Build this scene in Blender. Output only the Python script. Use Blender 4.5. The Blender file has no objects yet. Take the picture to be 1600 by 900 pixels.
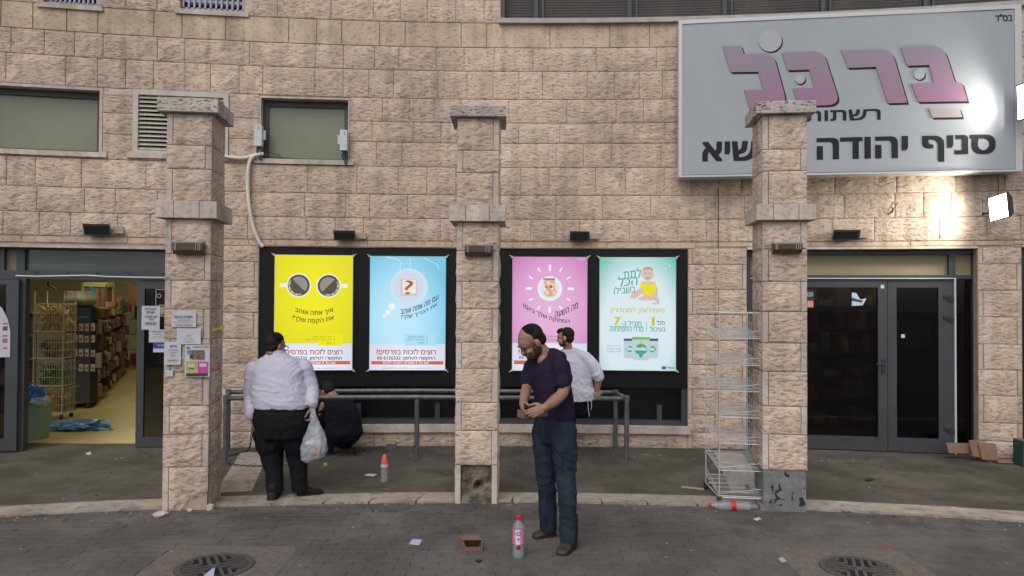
import bpy, math, random
from mathutils import Vector, Matrix, noise
from mathutils.geometry import tessellate_polygon
R_ = math.radians
sc = bpy.context.scene
col = sc.collection
# ---------------------------------------------------------------- camera
CAMH, FPX, HOR = 1.82, 1170.0, 470.0
pit = math.atan((HOR-450)/FPX); rol = 0.0052
Fw = Vector((0, math.cos(pit), math.sin(pit)))
Up0 = Vector((0, -math.sin(pit), math.cos(pit)))
Rt = Vector((1, 0, 0))*math.cos(rol) + Up0*math.sin(rol)
Up = Up0*math.cos(rol) - Vector((1, 0, 0))*math.sin(rol)
cam = bpy.data.cameras.new('camera'); co = bpy.data.objects.new('camera', cam); col.objects.link(co)
M = Matrix((Rt, Up, -Fw)).transposed().to_4x4(); M.translation = (0, 0, CAMH)
co.matrix_world = M
cam.sensor_width = 36; cam.lens = FPX/1600*36; cam.clip_end = 400; cam.clip_start = .05
sc.camera = co
# ---------------------------------------------------------------- world, sun, exposure
SUN_EL, SUN_AZ = R_(48), R_(200)          # azimuth clockwise from +Y: behind the photographer
w = bpy.data.worlds.new('World'); sc.world = w; w.use_nodes = True
nt = w.node_tree; nt.nodes.clear()
sky = nt.nodes.new('ShaderNodeTexSky'); sky.sky_type = 'NISHITA'; sky.sun_disc = False
sky.sun_elevation = SUN_EL; sky.sun_rotation = SUN_AZ; sky.dust_density = 3.0; sky.air_density = 1.0
hs = nt.nodes.new('ShaderNodeHueSaturation'); hs.inputs['Saturation'].default_value = .36   # overcast evening: greyer sky
bg = nt.nodes.new('ShaderNodeBackground'); bg.inputs[1].default_value = 0.147
ow = nt.nodes.new('ShaderNodeOutputWorld')
nt.links.new(sky.outputs[0], hs.inputs['Color']); nt.links.new(hs.outputs[0], bg.inputs[0]); nt.links.new(bg.outputs[0], ow.inputs[0])
sl = bpy.data.lights.new('sun', 'SUN'); sl.energy = .85; sl.angle = R_(50); sl.color = (1, .92, .84)
so = bpy.data.objects.new('sun', sl); col.objects.link(so)
sd = Vector((math.sin(SUN_AZ)*math.cos(SUN_EL), math.cos(SUN_AZ)*math.cos(SUN_EL), math.sin(SUN_EL)))
so.rotation_euler = sd.to_track_quat('Z', 'Y').to_euler(); so.location = (0, -10, 20)
sc.view_settings.view_transform = 'Standard'; sc.view_settings.look = 'None'
sc.view_settings.exposure = 0.0; sc.view_settings.gamma = 1
sc.view_settings.use_curve_mapping = False
rnd = random.Random(7)
# ---------------------------------------------------------------- measuring helpers
def ray(px, py):
    return (Fw + Rt*((px-800)/FPX) + Up*((450-py)/FPX)).normalized()
CAM = Vector((0, 0, CAMH))
def at(px, py, Y):                        # the point of that sight line at distance Y
    r = ray(px, py); return CAM + r*(Y/r.y)
def gnd(px, py, z=0.0):
    r = ray(px, py); return CAM + r*((z-CAMH)/r.z)
RW = 28.0; YC = 9.38-RW                   # the facade is a shallow concave arc
def P(s, d, z):
    t = s/RW; r = RW-d
    return Vector((r*math.sin(t), YC+r*math.cos(t), z))
def W(px, py, d=0.0):                     # sight line meets the arc: (s, z)
    r = ray(px, py); R = RW-d
    a = r.x*r.x+r.y*r.y; b = -2*YC*r.y; c = YC*YC-R*R
    t = (-b+math.sqrt(b*b-4*a*c))/(2*a); p = CAM+r*t
    return RW*math.atan2(p.x, p.y-YC), p.z
def S(px, d=0.0): return W(px, 470, d)[0]
class Frame:
    def __init__(s, o, ex, ey=None):
        s.o = Vector(o); s.ex = Vector(ex).normalized(); s.ey = Vector(ey or (0, 0, 1)).normalized(); s.en = s.ex.cross(s.ey).normalized()
    def p(s, x, y, z=0): return s.o+s.ex*x+s.ey*y+s.en*z
    def uv(s, px, py, z=0):
        r = ray(px, py); o = s.o+s.en*z
        t = (o-CAM).dot(s.en)/r.dot(s.en); q = CAM+r*t-o
        return q.dot(s.ex), q.dot(s.ey)
def wframe(s, z, d=0):
    t = s/RW; return Frame(P(s, d, z), (math.cos(t), -math.sin(t), 0))
# ---------------------------------------------------------------- mesh collector
class MB:
    def __init__(s): s.v = []; s.f = []; s.m = []; s.mi = 0
    def face(s, *idx): s.f.append(idx); s.m.append(s.mi)
    def poly(s, pts):
        n = len(s.v); s.v += [Vector(p) for p in pts]; s.face(*range(n, n+len(pts)))
    def hexa(s, c):                       # 8 corners: 0-3 back ccw seen from the front, 4-7 front
        n = len(s.v); s.v += [Vector(p) for p in c]
        for f in ((0, 3, 2, 1), (4, 5, 6, 7), (0, 1, 5, 4), (1, 2, 6, 5), (2, 3, 7, 6), (3, 0, 4, 7)):
            s.face(*[n+i for i in f])
    def box(s, fr, x0, x1, y0, y1, z0, z1):
        s.hexa([fr.p(x0, y0, z0), fr.p(x1, y0, z0), fr.p(x1, y1, z0), fr.p(x0, y1, z0), fr.p(x0, y0, z1), fr.p(x1, y0, z1), fr.p(x1, y1, z1), fr.p(x0, y1, z1)])
    def abox(s, x0, x1, y0, y1, z0, z1):
        fr = Frame((0, 0, 0), (1, 0, 0), (0, 1, 0)); s.box(fr, x0, x1, y0, y1, z0, z1)
    def prism(s, fr, pts, z0, z1):
        a = sum(pts[i][0]*pts[(i+1) % len(pts)][1]-pts[(i+1) % len(pts)][0]*pts[i][1] for i in range(len(pts)))
        if a < 0: pts = pts[::-1]
        n = len(s.v); k = len(pts)
        s.v += [fr.p(x, y, z0) for x, y in pts]+[fr.p(x, y, z1) for x, y in pts]
        s.face(*[n+k-1-i for i in range(k)]); s.face(*[n+k+i for i in range(k)])
        for i in range(k):
            j = (i+1) % k; s.face(n+i, n+j, n+k+j, n+k+i)
    def disc(s, fr, cx, cy, r, z0, z1, n=24, ry=None):
        ry = ry or r
        s.prism(fr, [(cx+r*math.cos(6.28318*i/n), cy+ry*math.sin(6.28318*i/n)) for i in range(n)], z0, z1)
    def ring(s, fr, cx, cy, r0, r1, z0, z1, n=28):
        for i in range(n):
            a, b = 6.28318*i/n, 6.28318*(i+1)/n
            q = [(cx+r*math.cos(t), cy+r*math.sin(t)) for r, t in ((r0, a), (r1, a), (r1, b), (r0, b))]
            n0 = len(s.v); s.v += [fr.p(x, y, z0) for x, y in q]+[fr.p(x, y, z1) for x, y in q]
            s.face(n0+4, n0+5, n0+6, n0+7); s.face(n0+1, n0+2, n0+6, n0+5); s.face(n0+3, n0, n0+4, n0+7)
    def tube(s, pts, r, n=8, cap=True):
        pts = [Vector(p) for p in pts]; k = len(pts); rs = r if isinstance(r, (list, tuple)) else [r]*k
        t0 = (pts[1]-pts[0]).normalized(); a = Vector((0, 0, 1)) if abs(t0.z) < .9 else Vector((1, 0, 0))
        u = t0.cross(a).normalized(); base = len(s.v)
        for i, p in enumerate(pts):
            t = (pts[min(i+1, k-1)]-pts[max(i-1, 0)]).normalized()
            u = (u-t*u.dot(t)).normalized(); v = t.cross(u)
            for j in range(n):
                q = 6.28318*j/n; s.v.append(p+(u*math.cos(q)+v*math.sin(q))*rs[i])
        for i in range(k-1):
            for j in range(n):
                j2 = (j+1) % n; b = base+i*n; s.face(b+j, b+j2, b+n+j2, b+n+j)
        if cap:
            s.face(*[base+n-1-j for j in range(n)]); s.face(*[base+(k-1)*n+j for j in range(n)])
    def lathe(s, fr, prof, n=20):         # prof: (radius, height along ey)
        base = len(s.v); k = len(prof)
        for r, h in prof:
            for j in range(n):
                q = 6.28318*j/n; s.v.append(fr.p(r*math.cos(q), h, -r*math.sin(q)))
        for i in range(k-1):
            for j in range(n):
                j2 = (j+1) % n; b = base+i*n; s.face(b+j, b+j2, b+n+j2, b+n+j)
        s.face(*[base+n-1-j for j in range(n)]); s.face(*[base+(k-1)*n+j for j in range(n)])
    def cb(s, s0, s1, z0, z1, d0, d1, seg=.6):   # box that follows the facade's arc (d = towards the street)
        n = max(1, int(math.ceil((s1-s0)/seg)))
        for i in range(n):
            a = s0+(s1-s0)*i/n; b = s0+(s1-s0)*(i+1)/n
            c = [P(a, d0, z0), P(b, d0, z0), P(b, d0, z1), P(a, d0, z1), P(a, d1, z0), P(b, d1, z0), P(b, d1, z1), P(a, d1, z1)]
            m = len(s.v); s.v += c
            fs = [(0, 3, 2, 1), (4, 5, 6, 7), (0, 1, 5, 4), (2, 3, 7, 6)]
            if i == 0: fs.append((3, 0, 4, 7))
            if i == n-1: fs.append((1, 2, 6, 5))
            for f in fs: s.face(*[m+x for x in f])
org = {}
def tag(o, label=None, cat=None, group=None, kind=None):
    for k, v in (('label', label), ('category', cat), ('group', group), ('kind', kind)):
        if v: o[k] = v
    return o
def empty(name, loc, label, cat, group=None):
    o = bpy.data.objects.new(name, None); col.objects.link(o); o.location = loc; o.empty_display_size = .1
    org[o] = Vector(loc); return tag(o, label, cat, group)
def obj(name, mb, mats, parent=None, label=None, cat=None, group=None, kind=None, smooth=False, base=None):
    if not isinstance(mats, (list, tuple)): mats = [mats]
    if base is None:
        if parent is not None: base = org[parent]
        elif cat and mb.v:
            xs = [p.x for p in mb.v]; ys = [p.y for p in mb.v]; zs = [p.z for p in mb.v]
            base = Vector(((min(xs)+max(xs))/2, (min(ys)+max(ys))/2, min(zs)))
        else: base = Vector((0, 0, 0))
    base = Vector(base)
    me = bpy.data.meshes.new(name)
    me.from_pydata([tuple(p-base) for p in mb.v], [], mb.f)
    for m in mats: me.materials.append(m)
    if len(mats) > 1: me.polygons.foreach_set('material_index', mb.m)
    if smooth: me.polygons.foreach_set('use_smooth', [True]*len(me.polygons))
    me.update()
    o = bpy.data.objects.new(name, me); col.objects.link(o)
    if parent is not None: o.parent = parent; o.location = base-org[parent]
    else: o.location = base
    org[o] = base
    return tag(o, label, cat, group, kind)
# ---------------------------------------------------------------- materials
def srgb(r, g, b):
    f = lambda c: ((c/255+.055)/1.055)**2.4 if c > 10 else c/255/12.92
    return (f(r), f(g), f(b), 1)
_mc = {}
def mat(name, c, rough=.6, metal=0, var=.0, scale=6, bump=0, bscale=60, bdist=.003, emit=0, alpha=1, trans=0, rand=0, spec=.5, c2=None, ramp=(.32, .68), stretch=(1, 1, 1), sheen=0):
    if name in _mc: return _mc[name]
    if len(c) == 3: c = (*c, 1)
    m = bpy.data.materials.new(name); m.use_nodes = True; n = m.node_tree; b = n.nodes['Principled BSDF']; L = n.links.new
    b.inputs['Base Color'].default_value = c; b.inputs['Roughness'].default_value = rough; b.inputs['Metallic'].default_value = metal
    b.inputs['Specular IOR Level'].default_value = spec
    if sheen: b.inputs['Sheen Weight'].default_value = sheen
    tc = n.nodes.new('ShaderNodeNewGeometry'); mp = n.nodes.new('ShaderNodeMapping'); mp.inputs['Scale'].default_value = stretch
    L(tc.outputs['Position'], mp.inputs['Vector'])
    src = None
    if var or c2:
        nz = n.nodes.new('ShaderNodeTexNoise'); nz.inputs['Scale'].default_value = scale; nz.inputs['Detail'].default_value = 6; nz.inputs['Roughness'].default_value = .62
        L(mp.outputs[0], nz.inputs['Vector'])
        cr = n.nodes.new('ShaderNodeValToRGB'); cr.color_ramp.elements[0].position = ramp[0]; cr.color_ramp.elements[1].position = ramp[1]
        d = tuple(x*(1-var) for x in c[:3])+(1,); e = c2 or tuple(min(1, x*(1+var)) for x in c[:3])+(1,)
        cr.color_ramp.elements[0].color = d if not c2 else c; cr.color_ramp.elements[1].color = e if len(e) == 4 else (*e, 1)
        L(nz.outputs[0], cr.inputs[0]); src = cr.outputs[0]
    if rand:
        mx = n.nodes.new('ShaderNodeMix'); mx.data_type = 'RGBA'; mx.blend_type = 'MULTIPLY'; mx.inputs[0].default_value = 1
        mr = n.nodes.new('ShaderNodeMapRange'); mr.inputs['To Min'].default_value = 1-rand; mr.inputs['To Max'].default_value = 1+rand
        L(tc.outputs['Random Per Island'], mr.inputs[0])
        if src: L(src, mx.inputs[6])
        else: mx.inputs[6].default_value = c
        L(mr.outputs[0], mx.inputs[7]); src = mx.outputs[2]
    if src: L(src, b.inputs['Base Color'])
    if bump:
        n2 = n.nodes.new('ShaderNodeTexNoise'); n2.inputs['Scale'].default_value = bscale; n2.inputs['Detail'].default_value = 5
        L(mp.outputs[0], n2.inputs['Vector'])
        bp = n.nodes.new('ShaderNodeBump'); bp.inputs['Strength'].default_value = bump; bp.inputs['Distance'].default_value = bdist
        L(n2.outputs[0], bp.inputs['Height']); L(bp.outputs[0], b.inputs['Normal'])
    if emit:
        b.inputs['Emission Strength'].default_value = emit
        if src: L(src, b.inputs['Emission Color'])
        else: b.inputs['Emission Color'].default_value = c
        b.inputs['Base Color'].default_value = (0, 0, 0, 1)
        for l in list(n.links):
            if l.to_socket == b.inputs['Base Color']: n.links.remove(l)
    if alpha < 1: b.inputs['Alpha'].default_value = alpha
    if trans: b.inputs['Transmission Weight'].default_value = trans; b.inputs['IOR'].default_value = 1.3
    _mc[name] = m; return m
def stone_mat(name, c1, c2, pit_c, pits=.55, bump=.85, fine=.25, sx=17, sz=36, light=None, dist=.013):
    m = bpy.data.materials.new(name); m.use_nodes = True; n = m.node_tree; b = n.nodes['Principled BSDF']; L = n.links.new
    N = n.nodes.new
    b.inputs['Roughness'].default_value = .92; b.inputs['Specular IOR Level'].default_value = .25
    g = N('ShaderNodeNewGeometry')
    off = N('ShaderNodeVectorMath'); off.operation = 'MULTIPLY_ADD'
    cx = N('ShaderNodeCombineXYZ'); L(g.outputs['Random Per Island'], cx.inputs[0]); L(g.outputs['Random Per Island'], cx.inputs[2])
    L(cx.outputs[0], off.inputs[0]); off.inputs[1].default_value = (7.3, 0, 11.7); L(g.outputs['Position'], off.inputs[2])
    mp = N('ShaderNodeMapping'); mp.inputs['Scale'].default_value = (sx, sx, sz); L(off.outputs[0], mp.inputs['Vector'])
    wob = N('ShaderNodeTexNoise'); wob.inputs['Scale'].default_value = 7; wob.inputs['Detail'].default_value = 2; L(off.outputs[0], wob.inputs['Vector'])
    wm = N('ShaderNodeVectorMath'); wm.operation = 'MULTIPLY_ADD'; L(wob.outputs['Color'], wm.inputs[0]); wm.inputs[1].default_value = (1.5, 1.5, 1.5); L(mp.outputs[0], wm.inputs[2])
    n1 = N('ShaderNodeTexNoise'); n1.inputs['Scale'].default_value = 1; n1.inputs['Detail'].default_value = 4; n1.inputs['Roughness'].default_value = .55; L(wm.outputs[0], n1.inputs['Vector'])
    n2 = N('ShaderNodeTexNoise'); n2.inputs['Scale'].default_value = 4.2; n2.inputs['Detail'].default_value = 4; L(off.outputs[0], n2.inputs['Vector'])
    n3 = N('ShaderNodeTexNoise'); n3.inputs['Scale'].default_value = 130; n3.inputs['Detail'].default_value = 3; L(off.outputs[0], n3.inputs['Vector'])
    # colour of the bed: per stone tone + blotches
    tone = N('ShaderNodeValToRGB'); e = tone.color_ramp.elements
    e[0].color = (*c1, 1); e[1].color = (*c2, 1); e[1].position = .8
    if light: k_ = e.new(.93); k_.color = (*light, 1)
    L(g.outputs['Random Per Island'], tone.inputs[0])
    bl = N('ShaderNodeMapRange'); bl.inputs['From Min'].default_value = .3; bl.inputs['From Max'].default_value = .7; bl.inputs['To Min'].default_value = .82; bl.inputs['To Max'].default_value = 1.12
    L(n2.outputs[0], bl.inputs[0])
    m1 = N('ShaderNodeMix'); m1.data_type = 'RGBA'; m1.blend_type = 'MULTIPLY'; m1.inputs[0].default_value = 1
    L(tone.outputs[0], m1.inputs[6]); L(bl.outputs[0], m1.inputs[7])
    # pits
    pr = N('ShaderNodeMapRange'); pr.inputs['From Min'].default_value = .36; pr.inputs['From Max'].default_value = .47; pr.inputs['To Min'].default_value = pits; pr.inputs['To Max'].default_value = 0
    L(n1.outputs[0], pr.inputs[0])
    rv = N('ShaderNodeMath'); rv.operation = 'MULTIPLY_ADD'; L(g.outputs['Random Per Island'], rv.inputs[0]); rv.inputs[1].default_value = 37.7; rv.inputs[2].default_value = 0; rf = N('ShaderNodeMath'); rf.operation = 'FRACT'; L(rv.outputs[0], rf.inputs[0])
    ri = N('ShaderNodeMath'); ri.operation = 'MULTIPLY_ADD'; L(rf.outputs[0], ri.inputs[0]); ri.inputs[1].default_value = 1.0; ri.inputs[2].default_value = .3; pm_ = N('ShaderNodeMath'); pm_.operation = 'MULTIPLY'; L(pr.outputs[0], pm_.inputs[0]); L(ri.outputs[0], pm_.inputs[1])
    m2 = N('ShaderNodeMix'); m2.data_type = 'RGBA'; L(pm_.outputs[0], m2.inputs[0]); L(m1.outputs[2], m2.inputs[6]); m2.inputs[7].default_value = (*pit_c, 1)
    # large weathering
    n4 = N('ShaderNodeTexNoise'); n4.inputs['Scale'].default_value = .7; n4.inputs['Detail'].default_value = 5; L(g.outputs['Position'], n4.inputs['Vector'])
    wr = N('ShaderNodeMapRange'); wr.inputs['From Min'].default_value = .3; wr.inputs['From Max'].default_value = .7; wr.inputs['To Min'].default_value = .84; wr.inputs['To Max'].default_value = 1.1; L(n4.outputs[0], wr.inputs[0])
    m3 = N('ShaderNodeMix'); m3.data_type = 'RGBA'; m3.blend_type = 'MULTIPLY'; m3.inputs[0].default_value = 1; L(m2.outputs[2], m3.inputs[6]); L(wr.outputs[0], m3.inputs[7])
    # faint rain streaks
    mq = N('ShaderNodeMapping'); mq.inputs['Scale'].default_value = (9, 9, .55); L(g.outputs['Position'], mq.inputs['Vector'])
    n5 = N('ShaderNodeTexNoise'); n5.inputs['Scale'].default_value = 1; n5.inputs['Detail'].default_value = 4; L(mq.outputs[0], n5.inputs['Vector'])
    w5 = N('ShaderNodeMapRange'); w5.inputs['From Min'].default_value = .30; w5.inputs['From Max'].default_value = .55; w5.inputs['To Min'].default_value = .80; w5.inputs['To Max'].default_value = 1.03; L(n5.outputs[0], w5.inputs[0])
    m5 = N('ShaderNodeMix'); m5.data_type = 'RGBA'; m5.blend_type = 'MULTIPLY'; m5.inputs[0].default_value = 1; L(m3.outputs[2], m5.inputs[6]); L(w5.outputs[0], m5.inputs[7])
    L(m5.outputs[2], b.inputs['Base Color'])
    hr = N('ShaderNodeMapRange'); hr.inputs['From Min'].default_value = .32; hr.inputs['From Max'].default_value = .6; L(n1.outputs[0], hr.inputs[0])
    b1 = N('ShaderNodeBump'); b1.inputs['Strength'].default_value = bump; b1.inputs['Distance'].default_value = dist; L(hr.outputs[0], b1.inputs['Height'])
    b2 = N('ShaderNodeBump'); b2.inputs['Strength'].default_value = fine; b2.inputs['Distance'].default_value = .002; L(n3.outputs[0], b2.inputs['Height']); L(b1.outputs[0], b2.inputs['Normal'])
    L(b2.outputs[0], b.inputs['Normal'])
    return m
M_rough = stone_mat('rough_stone', (.468, .358, .282), (.61, .49, .405), (.24, .16, .105), pits=.44, bump=.62, light=(.65, .57, .48))
M_smooth = stone_mat('smooth_stone', (.50, .41, .33), (.55, .43, .32), (.27, .2, .15), pits=.5, bump=.12, fine=.2, sx=22, sz=34, dist=.004)
M_trim = stone_mat('trim_stone', (.46, .405, .365), (.54, .47, .415), (.24, .19, .16), pits=.35, bump=.2, fine=.3, sx=20, sz=30, dist=.004)
M_cap = stone_mat('cap_stone', (.45, .405, .385), (.49, .44, .41), (.10, .085, .08), pits=.75, bump=.45, fine=.4, sx=26, sz=60, dist=.006)
M_mortar = mat('mortar', (.36, .285, .22), .95, var=.2, scale=9)
M_frame = mat('dark_aluminium', (.055, .06, .068), .45, metal=.3, var=.12, scale=3)
M_brownfr = mat('brown_window_frame', (.05, .042, .038), .5)
M_black = mat('black_panel', (.0055, .006, .008), .45, var=.15, scale=3, spec=.25)
M_frost = mat('frosted_pane', (.175, .18, .138), .32, var=.10, scale=1.6)
M_steel = mat('galvanised_steel', (.125, .135, .14), .5, metal=.55, var=.3, scale=14, bump=.1)
M_white = mat('white_plastic', (.5, .51, .53), .45, var=.06, scale=8)
M_gold = mat('matt_black_metal', (.02, .021, .021), .5)
# ---------------------------------------------------------------- text
def heb(t):
    out = []; run = ''
    for ch in t:
        if ch.isdigit() or ('a' <= ch.lower() <= 'z') or (run and ch in '-.' and run[-1].isdigit()): run += ch
        else:
            if run: out.append(run); run = ''
            out.append(ch)
    if run: out.append(run)
    return ''.join(reversed(out))
_tc = {}
def glyphs(t, rtl=True):
    k = (t, rtl)
    if k in _tc: return _tc[k]
    c = bpy.data.curves.new('lettering', 'FONT'); c.body = heb(t) if rtl else t
    o = bpy.data.objects.new('lettering', c); col.objects.link(o)
    cu = o.to_curve(bpy.context.evaluated_depsgraph_get()); loops = []
    for sp in cu.splines:
        bp = sp.bezier_points; n = len(bp); pts = []
        for i in range(n):
            p0, p1 = bp[i], bp[(i+1) % n]; A, B_, C_, D = p0.co, p0.handle_right, p1.handle_left, p1.co
            straight = abs((B_-A).cross(D-A).z) < 1e-5 and abs((C_-A).cross(D-A).z) < 1e-5
            for j in range(1 if straight else 4):
                u = j/4; q = A*(1-u)**3+B_*3*u*(1-u)**2+C_*3*u*u*(1-u)+D*u**3; pts.append((q.x, q.y))
        ar = sum(pts[i][0]*pts[(i+1) % len(pts)][1]-pts[(i+1) % len(pts)][0]*pts[i][1] for i in range(len(pts)))
        loops.append((ar, pts))
    o.to_curve_clear(); bpy.data.objects.remove(o); bpy.data.curves.remove(c)
    v, f = [], []
    if loops:
        def inside(p, poly):
            r = False
            for i in range(len(poly)):
                (x1, y1), (x2, y2) = poly[i], poly[i-1]
                if (y1 > p[1]) != (y2 > p[1]) and p[0] < (x2-x1)*(p[1]-y1)/(y2-y1)+x1: r = not r
            return r
        hole_of = {i: next((k for k, o in enumerate(loops) if o[0]*l[0] < 0 and abs(o[0]) > abs(l[0]) and all(inside(p, o[1]) for p in l[1])), None) for i, l in enumerate(loops)}; layer = 0
        for li, l in enumerate(loops):
            if hole_of[li] is not None: continue
            hs_ = [h[1] for hi, h in enumerate(loops) if hole_of[hi] == li]
            polys = [[Vector((x, y, 0)) for x, y in q] for q in [l[1]]+hs_]
            n = len(v); v += [(p.x, p.y, layer % 3*.0001) for q in polys for p in q]; layer += 1
            for tri in tessellate_polygon(polys):
                (ax_, ay_, _), (bx_, by_, _), (cx_, cy_, _) = [v[n+i] for i in tri]
                if (bx_-ax_)*(cy_-ay_)-(by_-ay_)*(cx_-ax_) < 0: tri = tri[::-1]
                f.append(tuple(n+i for i in tri))
    _tc[k] = (v, f); return _tc[k]
def text(mb, t, fr, x0, x1, y0, y1, z, bold=.02, rtl=True, bend=None, shear=0):
    v, f = glyphs(t, rtl)
    if not v: return
    ax = min(p[0] for p in v); bx = max(p[0] for p in v); ay = min(p[1] for p in v); by = max(p[1] for p in v)
    em_ = bold*(y1-y0)*.85
    # heavier weights: the outline is drawn again, shifted by a hair and a hair higher
    for k, (ox, oy) in enumerate(((0, 0), (-1, -.5), (1, .5), (-1, .5), (1, -.5)) if bold >= .015 else ((0, 0),)):
        n = len(mb.v)
        for x, y, zl in v:
            u = (x-ax)/(bx-ax); q = (y-ay)/(by-ay); X = x0+em_+(x1-x0-2*em_)*u+shear*q+ox*em_; Y = y0+(y1-y0)*q+oy*em_
            if bend: Y += bend(u)
            mb.v.append(fr.p(X, Y, z+k*.0003+zl))
        for g in f: mb.face(*[n+i for i in g])
def ptext(mb, t, fr, px0, px1, pyb, pyt, z, **k):     # fitted between photo measurements on that plane
    x0, y0 = fr.uv(px0, pyb, z); x1, y1 = fr.uv(px1, pyb, z); _, y2 = fr.uv((px0+px1)/2, pyt, z)
    text(mb, t, fr, x0, x1, (y0+y1)/2, y2, z, **k)
# ================================================================ THE BUILDING
def rsub(rects, o):
    out = []
    for a, b, c, d in rects:
        x0, x1, z0, z1 = max(a, o[0]), min(b, o[1]), max(c, o[2]), min(d, o[3])
        if x0 >= x1-1e-6 or z0 >= z1-1e-6: out.append((a, b, c, d)); continue
        if c < z0: out.append((a, b, c, z0))
        if z1 < d: out.append((a, b, z1, d))
        if a < x0: out.append((a, x0, z0, z1))
        if x1 < b: out.append((x1, b, z0, z1))
    return out
Z = lambda py, px=600: W(px, py)[1]
def opn(px0, px1, pt, pb, pc=None):
    pc = pc or (px0+px1)/2; return (S(px0), S(px1), W(pc, pb)[1], W(pc, pt)[1])
ZL = Z(387)                                                # lintel soffit height
O_ld = (-8.4, S(272), -.1, W(150, 384)[1])                 # left shop door
O_disp = (S(404), S(1075), W(740, 665)[1], ZL)
O_rd = (S(1167), S(1528), -.1, W(1400, 385)[1])
O_fr = (S(1597), 8.4, -.1, W(1597, 382)[1])
O_w1 = (S(-45), S(156), W(78, 236)[1], W(78, 133)[1])
O_vent = (S(204), S(354), W(280, 242)[1], W(280, 143)[1])
O_w2 = (S(402), S(544), W(473, 250)[1], W(473, 152)[1])
O_t1 = (S(60), S(146), Z(7, 100), Z(-80, 100)); O_t2 = (S(276), S(376), Z(17, 320), Z(-80, 320))
O_top = (S(780), 8.4, Z(33, 800)+.01, 7.2)
OPEN = [O_ld, O_disp, O_rd, O_fr, O_w1, O_vent, O_w2, O_t1, O_t2, O_top]
SMIN, SMAX, ZMAX = -8.4, 8.4, 6.6
bld = empty('building', P(0, 0, 0), 'curved building front of chiselled beige stone blocks behind the three pillars', 'building')
core = MB()
se = sorted({SMIN, SMAX}|{e for o in OPEN for e in o[:2]}); ze = sorted({-.1, ZMAX}|{min(e, ZMAX) for o in OPEN for e in o[2:]})
for i in range(len(se)-1):
    for j in range(len(ze)-1):
        a, b, c, d = se[i], se[i+1], ze[j], ze[j+1]
        if any(o[0] <= (a+b)/2 <= o[1] and o[2] <= (c+d)/2 <= o[3] for o in OPEN): continue
        core.cb(a, b, c, d, -.3, -.012, .5)
obj('wall', core, M_mortar, bld)
def stone_block(s0, s1, z0, z1, rough=True, g=.004, edge=None, proud=0):
    mb = MB(); cs = (s0+s1)/2; fr = wframe(cs, (z0+z1)/2); w2 = (s1-s0)/2-g; h2 = (z1-z0)/2-g
    if rough and w2 > .06 and h2 > .05:
        nx = max(3, min(7, int(w2/.055))); ny = 4; m = .014
        xs = [-w2, -w2+m]+[-w2+m+(2*w2-2*m)*(i+1)/(nx+1) for i in range(nx)]+[w2-m, w2]
        ys = [-h2, -h2+m]+[-h2+m+(2*h2-2*m)*(i+1)/(ny) for i in range(ny-1)]+[h2-m, h2]
        H = lambda i, j: proud if (i in (0, len(xs)-1) or j in (0, len(ys)-1)) else proud+(.004 if (i in (1, len(xs)-2) or j in (1, len(ys)-2)) else .011+rnd.uniform(-.005, .007))
        n = len(xs); vs = [[fr.p(xs[i], ys[j], H(i, j)) for i in range(n)] for j in range(len(ys))]
        for row in vs: mb.v += row
        for j in range(len(ys)-1):
            for i in range(n-1): mb.face(j*n+i, j*n+i+1, (j+1)*n+i+1, (j+1)*n+i)
        b = len(mb.v)
        mb.v += [fr.p(x, y, -.02) for x, y in ((-w2, -h2), (w2, -h2), (w2, h2), (-w2, h2))]
        q = (len(ys)-1)*n
        mb.face(*([b, b+1]+[i for i in range(n-1, -1, -1)]))
        mb.face(*([b+2, b+3]+[q+i for i in range(n)]))
        mb.face(*([b+1, b+2]+[j*n+n-1 for j in range(len(ys)-1, -1, -1)]))
        mb.face(*([b+3, b]+[j*n for j in range(len(ys))]))
    else:
        e = .003
        mb.hexa([fr.p(-w2, -h2, -.02), fr.p(w2, -h2, -.02), fr.p(w2, h2, -.02), fr.p(-w2, h2, -.02),
                 fr.p(-w2+e, -h2+e, proud+.002), fr.p(w2-e, -h2+e, proud+.002), fr.p(w2-e, h2-e, proud+.002), fr.p(-w2+e, h2-e, proud+.002)])
    return mb
rows = [Z(y) for y in (-118, -76, -38, -3, 33, 72, 109, 153, 190, 222, 260, 303.5, 341, 376)]+[ZL+.005]
rows2 = [ZL+.005]+[Z(y) for y in (411, 450, 489, 529, 567, 605, 645, 672, 697)]
blocks = []
forced = sorted({e for o in OPEN for e in o[:2]})
def row(z1, z0, kind, lens, lo=SMIN, hi=SMAX):
    s = lo-rnd.uniform(0, .3)
    js = []
    while s < hi:
        js.append(s); s += rnd.choice(lens)*rnd.uniform(.93, 1.07)
    for f in forced:
        if any(o[2] < z1-.03 and o[3] > z0+.03 and f in o[:2] for o in OPEN):
            js = [j for j in js if abs(j-f) > .13]+[f]
    js = sorted([j for j in js if lo < j < hi]+[lo, hi])
    for a, b in zip(js, js[1:]):
        if b-a < .02: continue
        rc = [(a, b, z0, z1)]
        for o in OPEN: rc = rsub(rc, o)
        for r in rc:
            if r[1]-r[0] > .03 and r[3]-r[2] > .02: blocks.append((r, kind))
for i in range(len(rows)-2):
    k = 'smooth' if i == 4 else 'rough'
    row(rows[i], rows[i+1], k, (.32, .36, .5, .62, .75) if i != 6 else (.3, .32, .34, .6))
row(rows[-2], rows[-1], 'thin', (1.1, 1.5, .9))
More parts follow.
